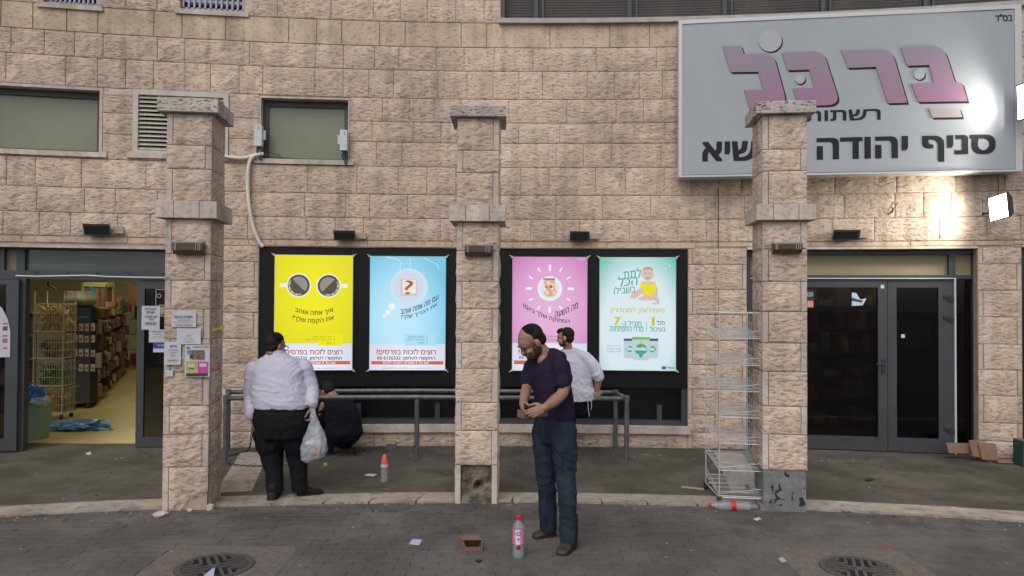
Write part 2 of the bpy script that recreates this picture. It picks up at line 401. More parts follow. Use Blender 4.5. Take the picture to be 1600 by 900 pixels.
for i in range(len(rows2)-1):
    z1, z0 = rows2[i], rows2[i+1]
    # piers: one or two stones across, alternating a narrow dressed strip
    for lo, hi in ((O_ld[1], O_disp[0]), (O_disp[1], O_rd[0]), (O_rd[1], O_fr[0])):
        st = .055; left = i % 2 == 0
        if hi-lo > .62:
            mid = lo+(hi-lo)*(.52 if left else .46); parts = [(lo, mid, 'rough'), (mid, hi, 'rough')]
        else: parts = [(lo, hi, 'rough')]
        if left: a = parts[0]; parts[0] = (a[0]+st, a[1], a[2]); parts.insert(0, (a[0], a[0]+st, 'strip'))
        else: a = parts[-1]; parts[-1] = (a[0], a[1]-st, a[2]); parts.append((a[1]-st, a[1], 'strip'))
        if hi-lo > .3 or 1:
            for a, b, k in parts: blocks.append(((a, b, z0, z1), k))
# plinth stones under the display
row(O_disp[2]-.075, 0.0, 'plinth', (.55, .7, .8), O_disp[0]+.003, O_disp[1]-.003)
blocks = [b for b in blocks if b[0][2] < Z(-30)]+[b for b in blocks if b[0][2] >= Z(-30)]
def vis(b):
    (a, c, d, e), k = b
    return S(-30) < c and a < S(1630) and d < Z(-8)+.4
sign_zone = (S(1075), S(1600), Z(262, 1300), 9)
vb = [b for b in blocks if vis(b) and not (b[0][0] > sign_zone[0] and b[0][2] > sign_zone[2])]
hb = [b for b in blocks if b not in vb]
vb.sort(key=lambda b: -(b[0][1]-b[0][0])*(b[0][3]-b[0][2]))
hb += vb[298:]; vb = vb[:298]
KM = {'rough': M_rough, 'smooth': M_smooth, 'thin': M_smooth, 'strip': M_trim, 'plinth': M_rough}
for (a, b, c, d), k in vb:
    obj('stone', stone_block(a, b, c, d, k in ('rough', 'plinth'), proud=-.004 if k == 'plinth' else 0), KM[k], bld)
mb = MB()
for (a, b, c, d), k in hb:
    q = stone_block(a, b, c, d, k in ('rough', 'plinth')); n = len(mb.v); mb.v += q.v
    mb.f += [tuple(i+n for i in f) for f in q.f]; mb.m += [0 if k in ('rough', 'plinth') else 1]*len(q.f)
obj('stonework', mb, [M_rough, M_smooth], bld, kind='stuff')
# sills and thin dressed surrounds
def cbo(name, args, m, parent=bld, **k):
    mb = MB()
    for a in (args if isinstance(args[0], (tuple, list)) else [args]): mb.cb(*a)
    return obj(name, mb, m, parent, **k)
for o in (O_w1, O_w2, O_vent, O_t1, O_t2):
    cbo('sill', (o[0]-.06, o[1]+.06, o[2]-.055, o[2]+.004, -.26, .03), M_trim)
cbo('sill', (O_disp[0]-.03, O_disp[1]+.03, O_disp[2]-.075, O_disp[2]+.012, -.26, .05), M_trim)
for o in (O_ld, O_rd, O_fr):
    cbo('lintel_edge', (o[0], o[1], o[3]-.03, o[3], -.26, .006), M_trim)
for o, e in ((O_w1, .035), (O_w2, .02)):
    cbo('window_surround', [(o[0], o[0]+e, o[2]+.004, o[3]-e, -.26, .004), (o[1]-e, o[1], o[2]+.004, o[3]-e, -.26, .004), (o[0], o[1], o[3]-e, o[3], -.26, .004)], M_trim)
# frosted windows
for o, e in ((O_w1, .035), (O_w2, .02)):
    f = .065
    a, b, c, d = o[0]+e, o[1]-e, o[2]+.006, o[3]-e
    wf = cbo('window', [(a, a+f, c, d, -.2, -.12), (b-f, b, c, d, -.2, -.12), (a+f, b-f, d-f*1.1, d, -.2, -.12), (a+f, b-f, c, c+f*.55, -.2, -.12)], M_brownfr)
    cbo('pane', (a+f, b-f, c+f*.55, d-f*1.1, -.17, -.155), M_frost, wf)
# louvre vent
M_louv = mat('cream_metal', (.46, .43, .39), .55, var=.12, scale=7)
a, b, c, d = O_vent; e = .06
lv = cbo('louvre_vent', [(a, a+e, c+.006, d, -.06, .02), (b-e, b, c+.006, d, -.06, .02), (a+e, b-e, d-e, d, -.06, .02), (a+e, b-e, c+.006, c+e*.7, -.06, .02), (a, b, c+.006, d, -.29, -.27)], M_louv)
mb = MB(); mb.cb(a+e, b-e, c+e, d-e, -.26, -.25); obj('dark_backing', mb, mat('vent_dark', (.01, .01, .01), .9), lv)
ns = 13
for i in range(ns):
    z = c+e*.7+(d-c-e*1.7)*(i+.5)/ns; h = (d-c-e*1.7)/ns
    mb = MB(); k = 4
    for j in range(k):
        s0, s1 = a+e+(b-a-2*e)*j/k, a+e+(b-a-2*e)*(j+1)/k
        q = [P(s0, .012, z-h*.36), P(s1, .012, z-h*.36), P(s1, -.035, z+h*.36), P(s0, -.035, z+h*.36)]
        t = [p+Vector((0, 0, .006)) for p in q]
        mb.hexa([t[0], t[1], t[2], t[3]][::1] and [q[3], q[2], t[2], t[3], q[0], q[1], t[1], t[0]])
    obj('slat', mb, M_louv, lv)
# upper windows with lavender bars
M_lav = mat('lavender_bars', (.33, .33, .42), .5)
M_dk = mat('dark_glass', (.012, .013, .016), .12, var=.2, scale=2)
for o in (O_t1, O_t2):
    a, b, c, d = o
    wf = cbo('window', [(a, a+.04, c+.006, d, -.2, -.12), (b-.04, b, c+.006, d, -.2, -.12), (a+.04, b-.04, c+.006, c+.05, -.2, -.12)], M_brownfr)
    cbo('pane', (a+.04, b-.04, c+.05, d, -.17, -.155), M_dk, wf)
    mb = MB(); fr = wframe((a+b)/2, c, -.05); hw = (b-a)/2-.02
    n = 11
    for i in range(n+1): x = -hw+2*hw*i/n; mb.box(fr, x-.011, x+.011, .05, .8, -.011, .011)
    for y in (.04, .14, .72): mb.box(fr, -hw-.01, hw+.01, y-.018, y+.018, -.02, -.0105)
    obj('window_bars', mb, M_lav, wf)
# upper mesh gallery on the right
a, b, c, d = O_top; d = ZMAX
M_mesh = mat('grey_mesh', (.085, .078, .072), .8, var=.25, scale=2.2, stretch=(1, 1, .5), bump=.3, bscale=200)
M_gal = mat('gallery_frame', (.05, .05, .05), .5)
gal = cbo('gallery_screen', (a+.05, b, c+.03, d, -.14, -.12), M_mesh)
cbo('ledge', (a-.02, b, c-.05, c+.008, -.26, .06), mat('pale_ledge', (.36, .34, .33), .7, var=.15), gal)
cbo('frame', [(a, a+.05, c+.008, d, -.2, -.02)], M_gal, gal)
mb = MB(); s = a+.42
while s < b:
    mb2 = MB(); mb2.cb(s, s+.05, c+.01, d, -.13, -.07); mb2.cb(s+.1, s+.125, c+.01, d, -.13, -.08); obj('post', mb2, M_gal, gal); s += 1.18
# fine grid of the screen
mb = MB(); s = a+.06
while s < S(1620):
    fr = wframe(s, c); mb.box(fr, -.002, .002, .02, .55, -.118, -.112); s += .035
for i in range(15): mb.cb(a+.06, S(1620), c+.03+i*.035, c+.033+i*.035, -.12, -.115, 1.2)
obj('screen_grid', mb, M_gal, gal, kind='stuff')
# ---------------------------------------------------------------- display front
a, b, c, d = O_disp
zb = W(740, 604)[1]
dz = W(740, 655)[1]
DP = -.03
db = cbo('display_board', (a+.004, b-.004, zb, d-.004, DP-.05, DP), M_black)
cbo('lower_glazing', (a+.004, b-.004, c+.012, zb, -.17, -.155), mat('black_glass', (.004, .0045, .006), .3, spec=.3), bld)
lw = cbo('lower_frame', [(a+.004, b-.004, c+.012, c+.075, -.15, -.06)], M_frame)
for px in (684, 1032, 560, 880):
    s = S(px); cbo('mullion', (s-.03, s+.03, c+.075, W(740, 632)[1], -.15, -.08), M_frame, lw)
cbo('mullion', (b-.07, b-.006, c+.075, zb, -.15, -.055), M_frame, lw)
# ---------------------------------------------------------------- right shop door
M_beige = mat('beige_transom', (.235, .20, .118), .5, var=.06, scale=2)
a, b, c, d = O_rd; d -= .03
zt0, zt1 = W(1370, 430, -.2)[1], W(1370, 398, -.2)[1]; zdoor = W(1400, 436, -.2)[1]
X = lambda px: S(px, -.2)
dr = cbo('door_frame', [(a, b, zt1, d, -.27, -.14), (a, b, zdoor, zt0, -.27, -.14), (X(1480), X(1490), zt0, zt1, -.27, -.141), (X(1517), b, 0, zt1, -.27, -.14), (a, a+.07, 0, zt1, -.27, -.14)], M_frame)
cbo('transom_pane', (a+.07, X(1480), zt0, zt1, -.22, -.2), M_beige, dr)
cbo('transom_pane', (X(1490), X(1517), zt0, zt1, -.22, -.2), M_beige, dr)
M_gl = bpy.data.materials.new('door_glass'); M_gl.use_nodes = True
_n = M_gl.node_tree; _n.nodes.clear(); _o = _n.nodes.new('ShaderNodeOutputMaterial'); _m = _n.nodes.new('ShaderNodeMixShader'); _t = _n.nodes.new('ShaderNodeBsdfTransparent'); _g = _n.nodes.new('ShaderNodeBsdfGlossy'); _f = _n.nodes.new('ShaderNodeFresnel')
_t.inputs[0].default_value = (.33, .33, .34, 1); _g.inputs['Roughness'].default_value = .03; _g.inputs[0].default_value = (.6, .6, .62, 1); _f.inputs[0].default_value = 1.52
_n.links.new(_f.outputs[0], _m.inputs[0]); _n.links.new(_t.outputs[0], _m.inputs[1]); _n.links.new(_g.outputs[0], _m.inputs[2]); _n.links.new(_m.outputs[0], _o.inputs[0])
cbo('side_pane', (X(1491), X(1517), .02, zdoor, -.215, -.205), M_gl, dr)
cbo('white_seal', [(X(1488), X(1490.5), .01, zdoor+.012, -.19, -.13), (a+.07, X(1488), zdoor, zdoor+.012, -.139, -.13)], M_white, dr)
def leaf(s0, s1, z0, z1, st, top, bot, parent=bld, d0=-.22, d1=-.16, m=M_frame, gl=M_gl):
    lf = cbo('door', [(s0, s0+st[0], z0, z1, d0, d1), (s1-st[1], s1, z0, z1, d0, d1), (s0+st[0], s1-st[1], z1-top, z1, d0, d1), (s0+st[0], s1-st[1], z0, z0+bot, d0, d1)], m, parent)
    cbo('glass', (s0+st[0], s1-st[1], z0+bot, z1-top, (d0+d1)/2-.005, (d0+d1)/2+.005), gl, lf)
    return lf
z1 = zdoor-.004
l1 = leaf(a+.075, X(1385)-.003, .012, z1, (.07, .105), .1, .165)
l2 = leaf(X(1385)+.003, X(1487), .012, z1, (.10, .16), .1, .165)
mb = MB(); fr = wframe(X(1378.5), W(1378, 572, -.2)[1], -.16)
mb.box(fr, -.02, .02, -.09, .09, 0, .012); mb.tube([fr.p(0, .03, .01), fr.p(0, .03, .05), fr.p(-.1, .03, .05)], .009); mb.disc(fr, 0, -.05, .012, .012, .02)
obj('handle', mb, M_gold, l1)
for py in (466, 498, 672):
    mb = MB(); fr = wframe(X(1479), W(1479, py, -.2)[1], -.16)
    mb.box(fr, -.05, .04, 0, .035, 0, .02); mb.box(fr, .0, .075, -.035, 0, .003, .018); obj('hinge', mb, M_gold, l2)
# stickers on the glass
fr = wframe(X(1341), W(1341, 468, -.2)[1], -.182)
mb = MB(); pts = [(1331, 457), (1338, 458), (1344, 468), (1354, 466), (1348, 477), (1331, 478)]
mb.prism(fr, [fr.uv(*p) for p in pts], 0, .001); mb.mi = 1; mb.prism(fr, [fr.uv(*p) for p in ((1331, 465), (1349, 470), (1346, 473), (1331, 470))], .001, .002)
obj('torn_sticker', mb, [mat('paper_blue', (.45, .55, .65), .6), mat('navy', (.02, .05, .13), .5)], l1)
mb = MB(); fr = wframe(X(1268), W(1268, 468, -.2)[1], -.182); fr2 = fr
q = lambda a_, b_, c_, d_, z0, z1: mb.box(fr, fr.uv(a_, d_)[0], fr.uv(c_, d_)[0], fr.uv(a_, d_)[1], fr.uv(c_, b_)[1], z0, z1)
q(1255, 453, 1272, 481, 0, .001); mb.mi = 1; q(1255, 470, 1271, 480, .001, .0015); mb.mi = 2
ptext(mb, '55', fr, 1262, 1270, 479, 471, .002, rtl=False, bold=.03)
mb.mi = 2; ptext(mb, 'מבצע', fr, 1256, 1270, 463, 457, .002)
obj('sticker', mb, [M_gold, mat('orange_red', (.6, .1, .04), .5), M_white], l1)
for px, py, l in ((1377, 448, l1), (1410, 525, l2)):
    mb = MB(); fr = wframe(X(px), W(px, py, -.2)[1], -.156 if l is l1 else -.182); mb.box(fr, -.02, .02, -.022, .022, 0, .001); obj('tag', mb, M_white, l)
# far right opening
cbo('door_frame', [(O_fr[0], 8.4, O_fr[3]-.1, O_fr[3]-.03, -.27, -.14), (O_fr[0], O_fr[0]+.06, 0, O_fr[3]-.1, -.27, -.14)], M_frame)
cbo('shutter_pane', (O_fr[0]+.06, 8.4, 0, O_fr[3]-.1, -.22, -.2), M_dk)
# ---------------------------------------------------------------- left shop door
a, b, c, d = O_ld; d -= .03; X = lambda px: S(px, -.2)
zt0, zt1 = W(150, 424, -.2)[1], W(150, 392, -.2)[1]; zdoor = W(150, 437, -.2)[1]
M_tglass = mat('transom_glass', (.045, .058, .055), .15, c2=(.10, .125, .125, 1), scale=1.4, stretch=(.5, .5, 6))
dl = cbo('door_frame', [(a, b, zt1, d, -.27, -.14), (a, b, zdoor, zt0, -.27, -.14), (X(28), X(41), zt0, zt1, -.27, -.141), (a, X(9), zt0, zt1, -.27, -.141), (X(36), X(43), 0, zdoor, -.27, -.14), (b-.05, b, 0, zt1, -.27, -.139)], M_frame)
cbo('transom_pane', (X(41), b-.05, zt0, zt1, -.22, -.2), M_tglass, dl)
cbo('transom_pane', (X(9), X(28), zt0, zt1, -.22, -.2), M_beige, dl)
for px in (155, 206, 257, 60, 108):
    mb = MB(); mb.box(wframe(X(px), zt0-.018, -.139), -.02, .02, -.01, .01, 0, .006); obj('clip', mb, M_gold, dl)
mb = MB(); mb.tube([P(X(px), -.128, W(px, py, -.14)[1]) for px, py in ((28, 431), (60, 432), (110, 431), (140, 430.5), (170, 432.5), (215, 433.5), (262, 434))], .011, 6)
obj('cable', mb, M_white, dl)
leaf(X(216), b-.052, .012, zdoor-.004, (.085, .08), .1, .12)
# opened leaf at far left, standing a little proud of the frame
leaf(X(-75), X(36), .03, zdoor-.01, (.09, .13), .06, .14, d0=-.135, d1=-.075)
leaf(-8.3, X(-77), .03, zdoor-.01, (.09, .09), .06, .14)
# ================================================================ SHOP INTERIORS
M_cream = mat('cream_wall', (.52, .47, .27), .8, var=.06, scale=1)
M_floor = mat('shop_floor', (.46, .35, .14), .35, var=.12, scale=2.5)
def room(x0, x1, y0, y1, z1, mw, mf, nm):
    mb = MB(); mb.abox(x0, x1, y0, y1, -.06, .006); obj(nm+'_floor', mb, mf, kind='structure')
    mb = MB(); mb.abox(x0-.1, x0, y0, y1, 0, z1); mb.abox(x1, x1+.1, y0, y1, 0, z1); mb.abox(x0, x1, y1, y1+.1, 0, z1)
    obj(nm+'_wall', mb, mw, kind='structure')
    mb = MB(); mb.abox(x0, x1, y0, y1, z1, z1+.1); obj(nm+'_ceiling', mb, mw, kind='structure')
room(-16, -3.55, 9.45, 21, 3.0, M_cream, M_floor, 'shop')
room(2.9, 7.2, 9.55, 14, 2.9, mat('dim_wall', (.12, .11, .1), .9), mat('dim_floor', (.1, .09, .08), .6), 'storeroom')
M_tubeL = mat('strip_light_glow', (1, .96, .62), .5, emit=26)
lampp = None
for x, y, w_ in ((-6.2, 11.6, 'nearest the shop door'), (-7.2, 14.6, 'half way down the shop aisle'), (-9.0, 18.0, 'at the far end of the shop aisle')):
    t = empty('ceiling_light', (x, y, 3.0), 'long fluorescent ceiling light '+w_, 'ceiling light', 'ceiling lights in the shop')
    mb = MB(); mb.abox(x-.7, x+.7, y-.1, y+.1, 2.96, 2.998); obj('housing', mb, M_white, t)
    mb = MB(); mb.abox(x-.68, x+.68, y-.08, y+.08, 2.93, 2.958); obj('diffuser', mb, M_tubeL, t)
t = empty('ceiling_light', (5.0, 9.8, 2.9), 'added unseen fill lamp inside the dark room behind the double door', 'ceiling light')  # added lamp, out of view, to brighten the goods behind the door glass
mb = MB(); mb.abox(4.3, 5.7, 9.7, 9.85, 2.84, 2.898); obj('housing', mb, M_white, t)
mb = MB(); mb.abox(4.32, 5.68, 9.72, 9.83, 2.82, 2.838); obj('diffuser', mb, mat('added_fill_glow', (1, .85, .6), .5, emit=24.0), t)
# --- wire produce trolley
def wires(mb, p0, ex, ey, W_, H_, nx, ny, r=.004):
    for i in range(nx+1): a = p0+ex*(W_*i/nx); mb.tube([a, a+ey*H_], r, 4, False)
    for j in range(ny+1): a = p0+ey*(H_*j/ny); mb.tube([a, a+ex*W_], r, 4, False)
M_cwire = mat('cream_wire', (.5, .46, .36), .5)
Yt = 11.2
bl = at(58, 645, Yt); sc_ = Yt/FPX
t = empty('wire_trolley', (bl.x+.3, Yt, 0.006), 'cream wire produce trolley with four baskets inside the shop door', 'trolley')
mb = MB(); x0, x1 = at(50, 600, Yt).x, at(102, 600, Yt).x; dpt = .3
zs = [at(80, y, Yt).z for y in (648, 592, 538, 492-10, 470)]
zs = [at(80, y, Yt).z for y in (645, 583, 532, 470, 452)]
X3 = Vector((1, 0, 0)); Z3 = Vector((0, 0, 1)); Y3 = Vector((0, 1, 0))
tiers = [(645, 604), (603, 561), (560, 519), (518, 472)]
M_prod = {0: mat('orange_sacks', (.35, .2, .03), .6, rand=.4), 1: mat('green_veg', (.05, .17, .03), .6, rand=.5), 2: mat('brown_roots', (.22, .13, .06), .7, rand=.4), 3: mat('bananas', (.42, .30, .05), .5, rand=.35)}
names = ['orange_sack', 'green_bag', 'root_vegetable', 'banana']
for k, (yb, yt) in enumerate(tiers):
    z0, z1 = at(80, yb, Yt).z, at(80, yt, Yt).z; xo = x0+(.04 if k < 2 else 0)
    mb = MB()
    p0 = Vector((xo, Yt, z0)); w_ = x1-xo-.02
    wires(mb, p0, X3, Z3, w_, z1-z0-.03, 12, 3); wires(mb, p0+Y3*dpt, X3, Z3, w_, z1-z0-.03, 12, 3)
    wires(mb, p0, Y3, Z3, dpt, z1-z0-.03, 8, 3); wires(mb, p0+X3*w_, Y3, Z3, dpt, z1-z0-.03, 8, 3); wires(mb, p0, X3, Y3, w_, dpt, 10, 8)
    mb.tube([p0, p0+X3*w_], .009, 5); obj('basket', mb, M_cwire, t)
    mb = MB(); rr = random.Random(k+3)
    for i in range(46):
        cx, cy = p0.x+rr.uniform(.06, w_-.06), Yt+rr.uniform(.05, dpt-.06); cz = z0+rr.uniform(.03, (z1-z0)*(.62 if k != 3 else .78))
        a = rr.uniform(0, 6.28); l = .09 if k in (1, 3) else .06
        v = Vector((math.cos(a)*.5, math.sin(a)*.4, rr.uniform(.2, 1))).normalized()*l
        c_ = Vector((cx, cy, cz)); mb.tube([c_-v, c_-v*.4+X3*.012, c_+v*.4+X3*.012, c_+v], [.012, .03, .03, .008], 6)
    obj('produce', mb, M_prod[k], t, kind='stuff', smooth=True)
mb = MB()
for x in (x0+.02, x1-.04):
    for y in (Yt, Yt+dpt): mb.tube([(x, y, .09), (x, y, at(80, 455, Yt).z)], .009, 6)
obj('frame', mb, M_cwire, t)
for x in (x0+.05, x1-.07):
    for y in (Yt+.02, Yt+dpt-.02):
        mb = MB(); fr = Frame((x, y, .045), (0, 1, 0)); mb.disc(fr, 0, 0, .037, -.012, .012, 12); obj('wheel', mb, M_gold, t)
# --- folded grey sack on top, crate with cartons
def sack(name, px0, px1, py0, py1, Y, dp, m, label, cat):
    a, b = at(px0, py1, Y), at(px1, py0, Y); mb = MB(); n = 8; k = 14
    prof = []
    for i in range(n+1):
        t = i/n; ring = []
        for j in range(k):
            q = 6.283*j/k; sx = abs(math.cos(q))**.5*math.copysign(1, math.cos(q)); sy = abs(math.sin(q))**.5*math.copysign(1, math.sin(q))
            g = .78+.22*math.sin(math.pi*min(1, t*1.1+.1))
            p = Vector(((a.x+b.x)/2+sx*(b.x-a.x)/2*g, Y+dp/2+sy*dp/2*g, a.z+(b.z-a.z)*t))
            p += Vector((noise.noise(p*7), noise.noise(p*8+X3), .5*noise.noise(p*6)))*.02*min(1, 6*t*(1-t)+.3); ring.append(p)
        mb.v += ring
    for i in range(n):
        for j in range(k): j2 = (j+1) % k; mb.face(i*k+j, i*k+j2, (i+1)*k+j2, (i+1)*k+j)
    mb.face(*range(k-1, -1, -1)); mb.face(*range(n*k, n*k+k))
    return obj(name, mb, m, None, label, cat, smooth=True)
sack('folded_sack', 91, 130, 455, 477, 11.9, .5, mat('grey_sacking', (.2, .185, .14), .8, var=.2, bump=.4, bscale=20), 'grey folded sack lying on top of the black rack by the trolley', 'sack')
# black card rack
Yr = 12.4
x0, x1 = at(110, 500, Yr).x, at(143, 500, Yr).x; zt = at(130, 480, Yr).z
t = empty('card_rack', ((x0+x1)/2, Yr, .006), 'black display rack of small white packets behind the wire trolley', 'display rack')
mb = MB(); mb.abox(x0-.1, x1, Yr+.03, Yr+.2, .1, zt); mb.abox(x1-.03, x1, Yr-.02, Yr+.03, .1, zt); obj('back_panel', mb, M_gold, t)
rr = random.Random(5)
for j, zz in enumerate((503, 521, 543, 566)):
    for i in range(4):
        xa = at(114+i*9, zz, Yr).x; za = at(130, zz+14, Yr).z
        if j == 3 and i < 1: continue
        mb = MB(); mb.abox(xa+.01, xa+.075, Yr-.01, Yr+.012, za, za+.13*rr.uniform(.8, 1)); mb.mi = 1; mb.abox(xa+.02, xa+.06, Yr-.013, Yr-.01, za+.03, za+.07)
        obj('packet', mb, [mat('packet_card', (.42, .38, .3), .6), mat('packet_print', (.2, .08, .06), .6)], t)
mb = MB(); xa = at(120, 495, Yr).x; mb.abox(xa, xa+.2, Yr-.01, Yr+.01, at(120, 496, Yr).z, at(120, 494, Yr).z); obj('header_strip', mb, mat('teal', (.03, .3, .25), .5), t)
for x in (x0, x1-.05):
    mb = MB(); mb.disc(Frame((x, Yr+.05, .05), (0, 1, 0)), 0, 0, .044, -.012, .012, 12); obj('wheel', mb, M_gold, t)
# crate with cartons on top of the goods shelf
Yq = 12.6
x0, x1 = at(131, 450, Yq).x, at(166, 450, Yq).x; zb_, zt_ = at(140, 480, Yq).z, at(140, 441, Yq).z
t = empty('plastic_crate', ((x0+x1)/2, Yq+.2, zb_), 'cream plastic crate of cartons on top of the black rack', 'crate')
mb = MB(); mb.abox(x0-.02, x1+.02, Yq-.01, Yq+.02, zt_-.07, zt_); mb.abox(x0-.02, x1+.02, Yq+.2, Yq+.22, zb_, zt_)
mb.abox(x0-.03, x0-.005, Yq-.01, Yq+.22, zb_, zt_); mb.abox(x1+.002, x1+.03, Yq-.01, Yq+.22, zb_, zb_+.1); mb.abox(x1+.002, x1+.03, Yq-.01, Yq+.22, zt_-.07, zt_-.02); mb.abox(x0-.02, x1+.02, Yq, Yq+.21, zb_-.02, zb_); obj('shell', mb, mat('cream_plastic', (.5, .43, .22), .5), t)
cc = [(.25, .13, .10), (.06, .14, .28), (.04, .32, .42), (.04, .30, .40), (.3, .2, .12), (.22, .08, .06), (.25, .15, .1), (.2, .1, .08)]
for i, c in enumerate(cc):
    xa = x0+(x1-x0)*i/8; mb = MB(); mb.abox(xa+.002, xa+(x1-x0)/8-.003, Yq+.02, Yq+.19, zb_+.002, zt_-.08); obj('carton', mb, mat('carton%d' % i, c, .6, var=.3, scale=20), t)
# long goods shelf with red packs, running away from the door
def shelfrun(name, pxa, ya, pxb, yb, ztop, depth, nsh, cols, label, seed, dens=1.0, sz=.09):
    A = Vector((at(pxa, 500, ya).x, ya, .006)); B = Vector((at(pxb, 500, yb).x, yb, .006)); ex = (B-A).normalized(); L_ = (B-A).length
    fr = Frame(A, ex); t = empty(name, tuple(A), label, 'shelving', 'goods shelves in the shop')
    mb = MB()
    for i in range(nsh+1):
        z = .08+(ztop-.1)*i/nsh; mb.box(fr, 0, L_, z, z+.025, -depth, 0)
    obj('shelf', mb, mat('dark_shelf', (.17, .15, .12), .6), t)
    mb = MB()
    for i in range(int(L_/1.0)+1): x = min(i*1.0, L_-.03); mb.box(fr, x, x+.03, 0, ztop, -depth-.03, -depth)
    mb.box(fr, 0, L_, .05, ztop, -depth-.05, -depth-.03); obj('upright', mb, mat('dark_shelf2', (.12, .10, .08), .6), t)
    rr = random.Random(seed); mb = MB()
    for i in range(nsh):
        z = .105+(ztop-.1)*i/nsh; H_ = (ztop-.1)/nsh-.04; x = .02
        while x < L_-.1:
            w_ = rr.uniform(.6, 2.8)*sz; h = H_*rr.uniform(.25, 1.08); g = rr.uniform(-.08, .05)
            mb.mi = rr.randrange(len(cols))
            if rr.random() < dens:
                if rr.random() < .3: mb.lathe(Frame(fr.p(x+w_/2, z, -.06-g), fr.ex), [(w_*.45, 0), (w_*.45, h*.7), (w_*.2, h*.8), (w_*.2, h*.9)], 8)
                else: a_, b_, c_ = rr.uniform(-.012, .012), rr.uniform(-.02, .02), rr.uniform(.0, .02); mb.hexa([fr.p(x, z, -.2), fr.p(x+w_*.94, z, -.2), fr.p(x+w_*.94+a_, z+h+b_, -.2), fr.p(x+a_, z+h, -.2), fr.p(x, z, -g+.04), fr.p(x+w_*.94, z, -g+.04), fr.p(x+w_*.94+a_, z+h+b_, -g+.04-c_), fr.p(x+a_, z+h, -g+.03)])
            x += w_
    obj('goods', mb, [mat('%s_g%d' % (name, i), c, .5, rand=.4) for i, c in enumerate(cols)], t, kind='stuff')
    return t
shelfrun('goods_shelf', 146, 12.5, 197, 19.0, 1.76, .3, 6, [(.2, .03, .03), (.3, .25, .2), (.12, .06, .04), (.28, .2, .13), (.06, .05, .05), (.2, .15, .1), (.1, .1, .1), (.22, .05, .06)], 'long shelf crammed with red and brown packs beside the shop aisle', 11)
shelfrun('goods_shelf', 204, 19.5, 222, 19.4, 2.5, .5, 6, [(.1, .08, .06), (.25, .22, .18), (.14, .1, .07)], 'dark shelf of small goods at the far end of the shop aisle', 12, .8, .12)
shelfrun('goods_shelf', -40, 11.6, 50, 11.9, 1.6, .4, 4, [(.2, .03, .03), (.1, .08, .06), (.25, .2, .15)], 'shelf of goods half hidden behind the open shop door', 13)
for i, (py0, py1, w_) in enumerate(((462, 478, 'lower'), (446, 461, 'upper'))):
    mb = MB(); a = at(201.5, py0+16*0+(478-462 if 0 else 0), 19.2); a = at(201.5, py1, 19.2); b = at(219, py0, 19.2); mb.abox(a.x, b.x, 19.15, 19.5, a.z, b.z)
    obj('cardboard_box', mb, mat('box_brown', (.22, .10, .045), .7, var=.1), None, w_+' brown box stacked on the far shelf inside the shop', 'box', 'brown boxes on the far shelf')
# red and orange packs standing on the shelf top
for i, (p0, p1, p2, p3, c, nm) in enumerate(((167, 174, 440, 475, (.45, .07, .02), 'red and orange crisp packet'), (176, 184, 462, 482, (.4, .12, .06), 'pink and red packet'), (185, 192, 468, 486, (.02, .12, .08), 'green packet'))):
    a, b = at(p0, p3, 13.4+i), at(p1, p2, 13.4+i); mb = MB(); mb.abox(a.x, b.x, 13.4+i, 13.5+i, a.z, b.z); 
    q = [Vector(v) for v in mb.v]; obj('packet', mb, mat('pk%d' % i, c, .35, var=.5, scale=9), None, nm+' standing on top of the long shelf', 'packet')
# green bin with bags
Yb = 9.75
c0 = gnd(57, 692, .006); bx, by = at(58, 600, Yb).x, Yb
t = empty('waste_bin', (bx, by, .006), 'pale green waste bin with bags just inside the shop door', 'bin')
mb = MB(); zt_ = at(58, 632, Yb).z
r0, r1 = .105, .135
def sqr(r, z): return [(bx-r, by-r, z), (bx+r, by-r, z), (bx+r, by+r, z), (bx-r, by+r, z)]
mb.v += [Vector(p) for r, z in ((r0, .01), (r1, zt_), (r1+.012, zt_), (r1+.012, zt_+.02), (r1-.006, zt_+.02), (r0-.006, .03)) for p in sqr(r, z)]
for i in range(5):
    for j in range(4): j2 = (j+1) % 4; mb.face(i*4+j, i*4+j2, i*4+4+j2, i*4+4+j)
mb.face(3, 2, 1, 0); mb.face(20, 21, 22, 23)
obj('body', mb, mat('pale_green_plastic', (.24, .36, .22), .45), t)
def crumple(cx, cy, cz, rx, ry, rz, amp, m, seed, **k):
    import bmesh
    bm = bmesh.new(); bmesh.ops.create_icosphere(bm, subdivisions=4, radius=1)
    mb = MB(); o = Vector((seed*3.1, seed, 0))
    for v in bm.verts:
        p = v.co.copy(); f = 1+amp*(noise.noise(p*1.7+o)+.7*abs(noise.noise(p*3.7+o))+.4*abs(noise.noise(p*8+o)))
        q = Vector((p.x*rx, p.y*ry, p.z*rz))*f+Vector((cx, cy, cz)); mb.v.append(Vector((q.x, q.y, max(q.z, k.get('floor', -9)))))
    for f in bm.faces: mb.f.append(tuple(v.index for v in f.verts)); mb.m.append(0)
    bm.free(); return mb
a = at(57, 620, Yb)
M_blueb = mat('blue_bag', (.05, .16, .42), .3, var=.4, scale=14)
obj('plastic_bag', crumple(a.x-.03, Yb, a.z+.0, .12, .1, .13, .5, None, 3), M_blueb, None, 'crumpled blue plastic bag in the green bin', 'bag')
obj('plastic_bag', crumple(a.x+.07, Yb-.03, a.z-.05, .1, .09, .06, .5, None, 5), mat('white_bag', (.5, .5, .5), .4), None, 'crumpled white plastic bag in the green bin', 'bag')
g = gnd(118, 668, .01)
mbx = crumple(g.x, g.y, .02, .42, .26, .06, .9, None, 8, floor=.012)
obj('plastic_wrap', mbx, mat('blue_film', (.12, .30, .48), .25, var=.5, scale=12, alpha=.75), None, 'heap of blue plastic film lying on the shop floor', 'plastic film')
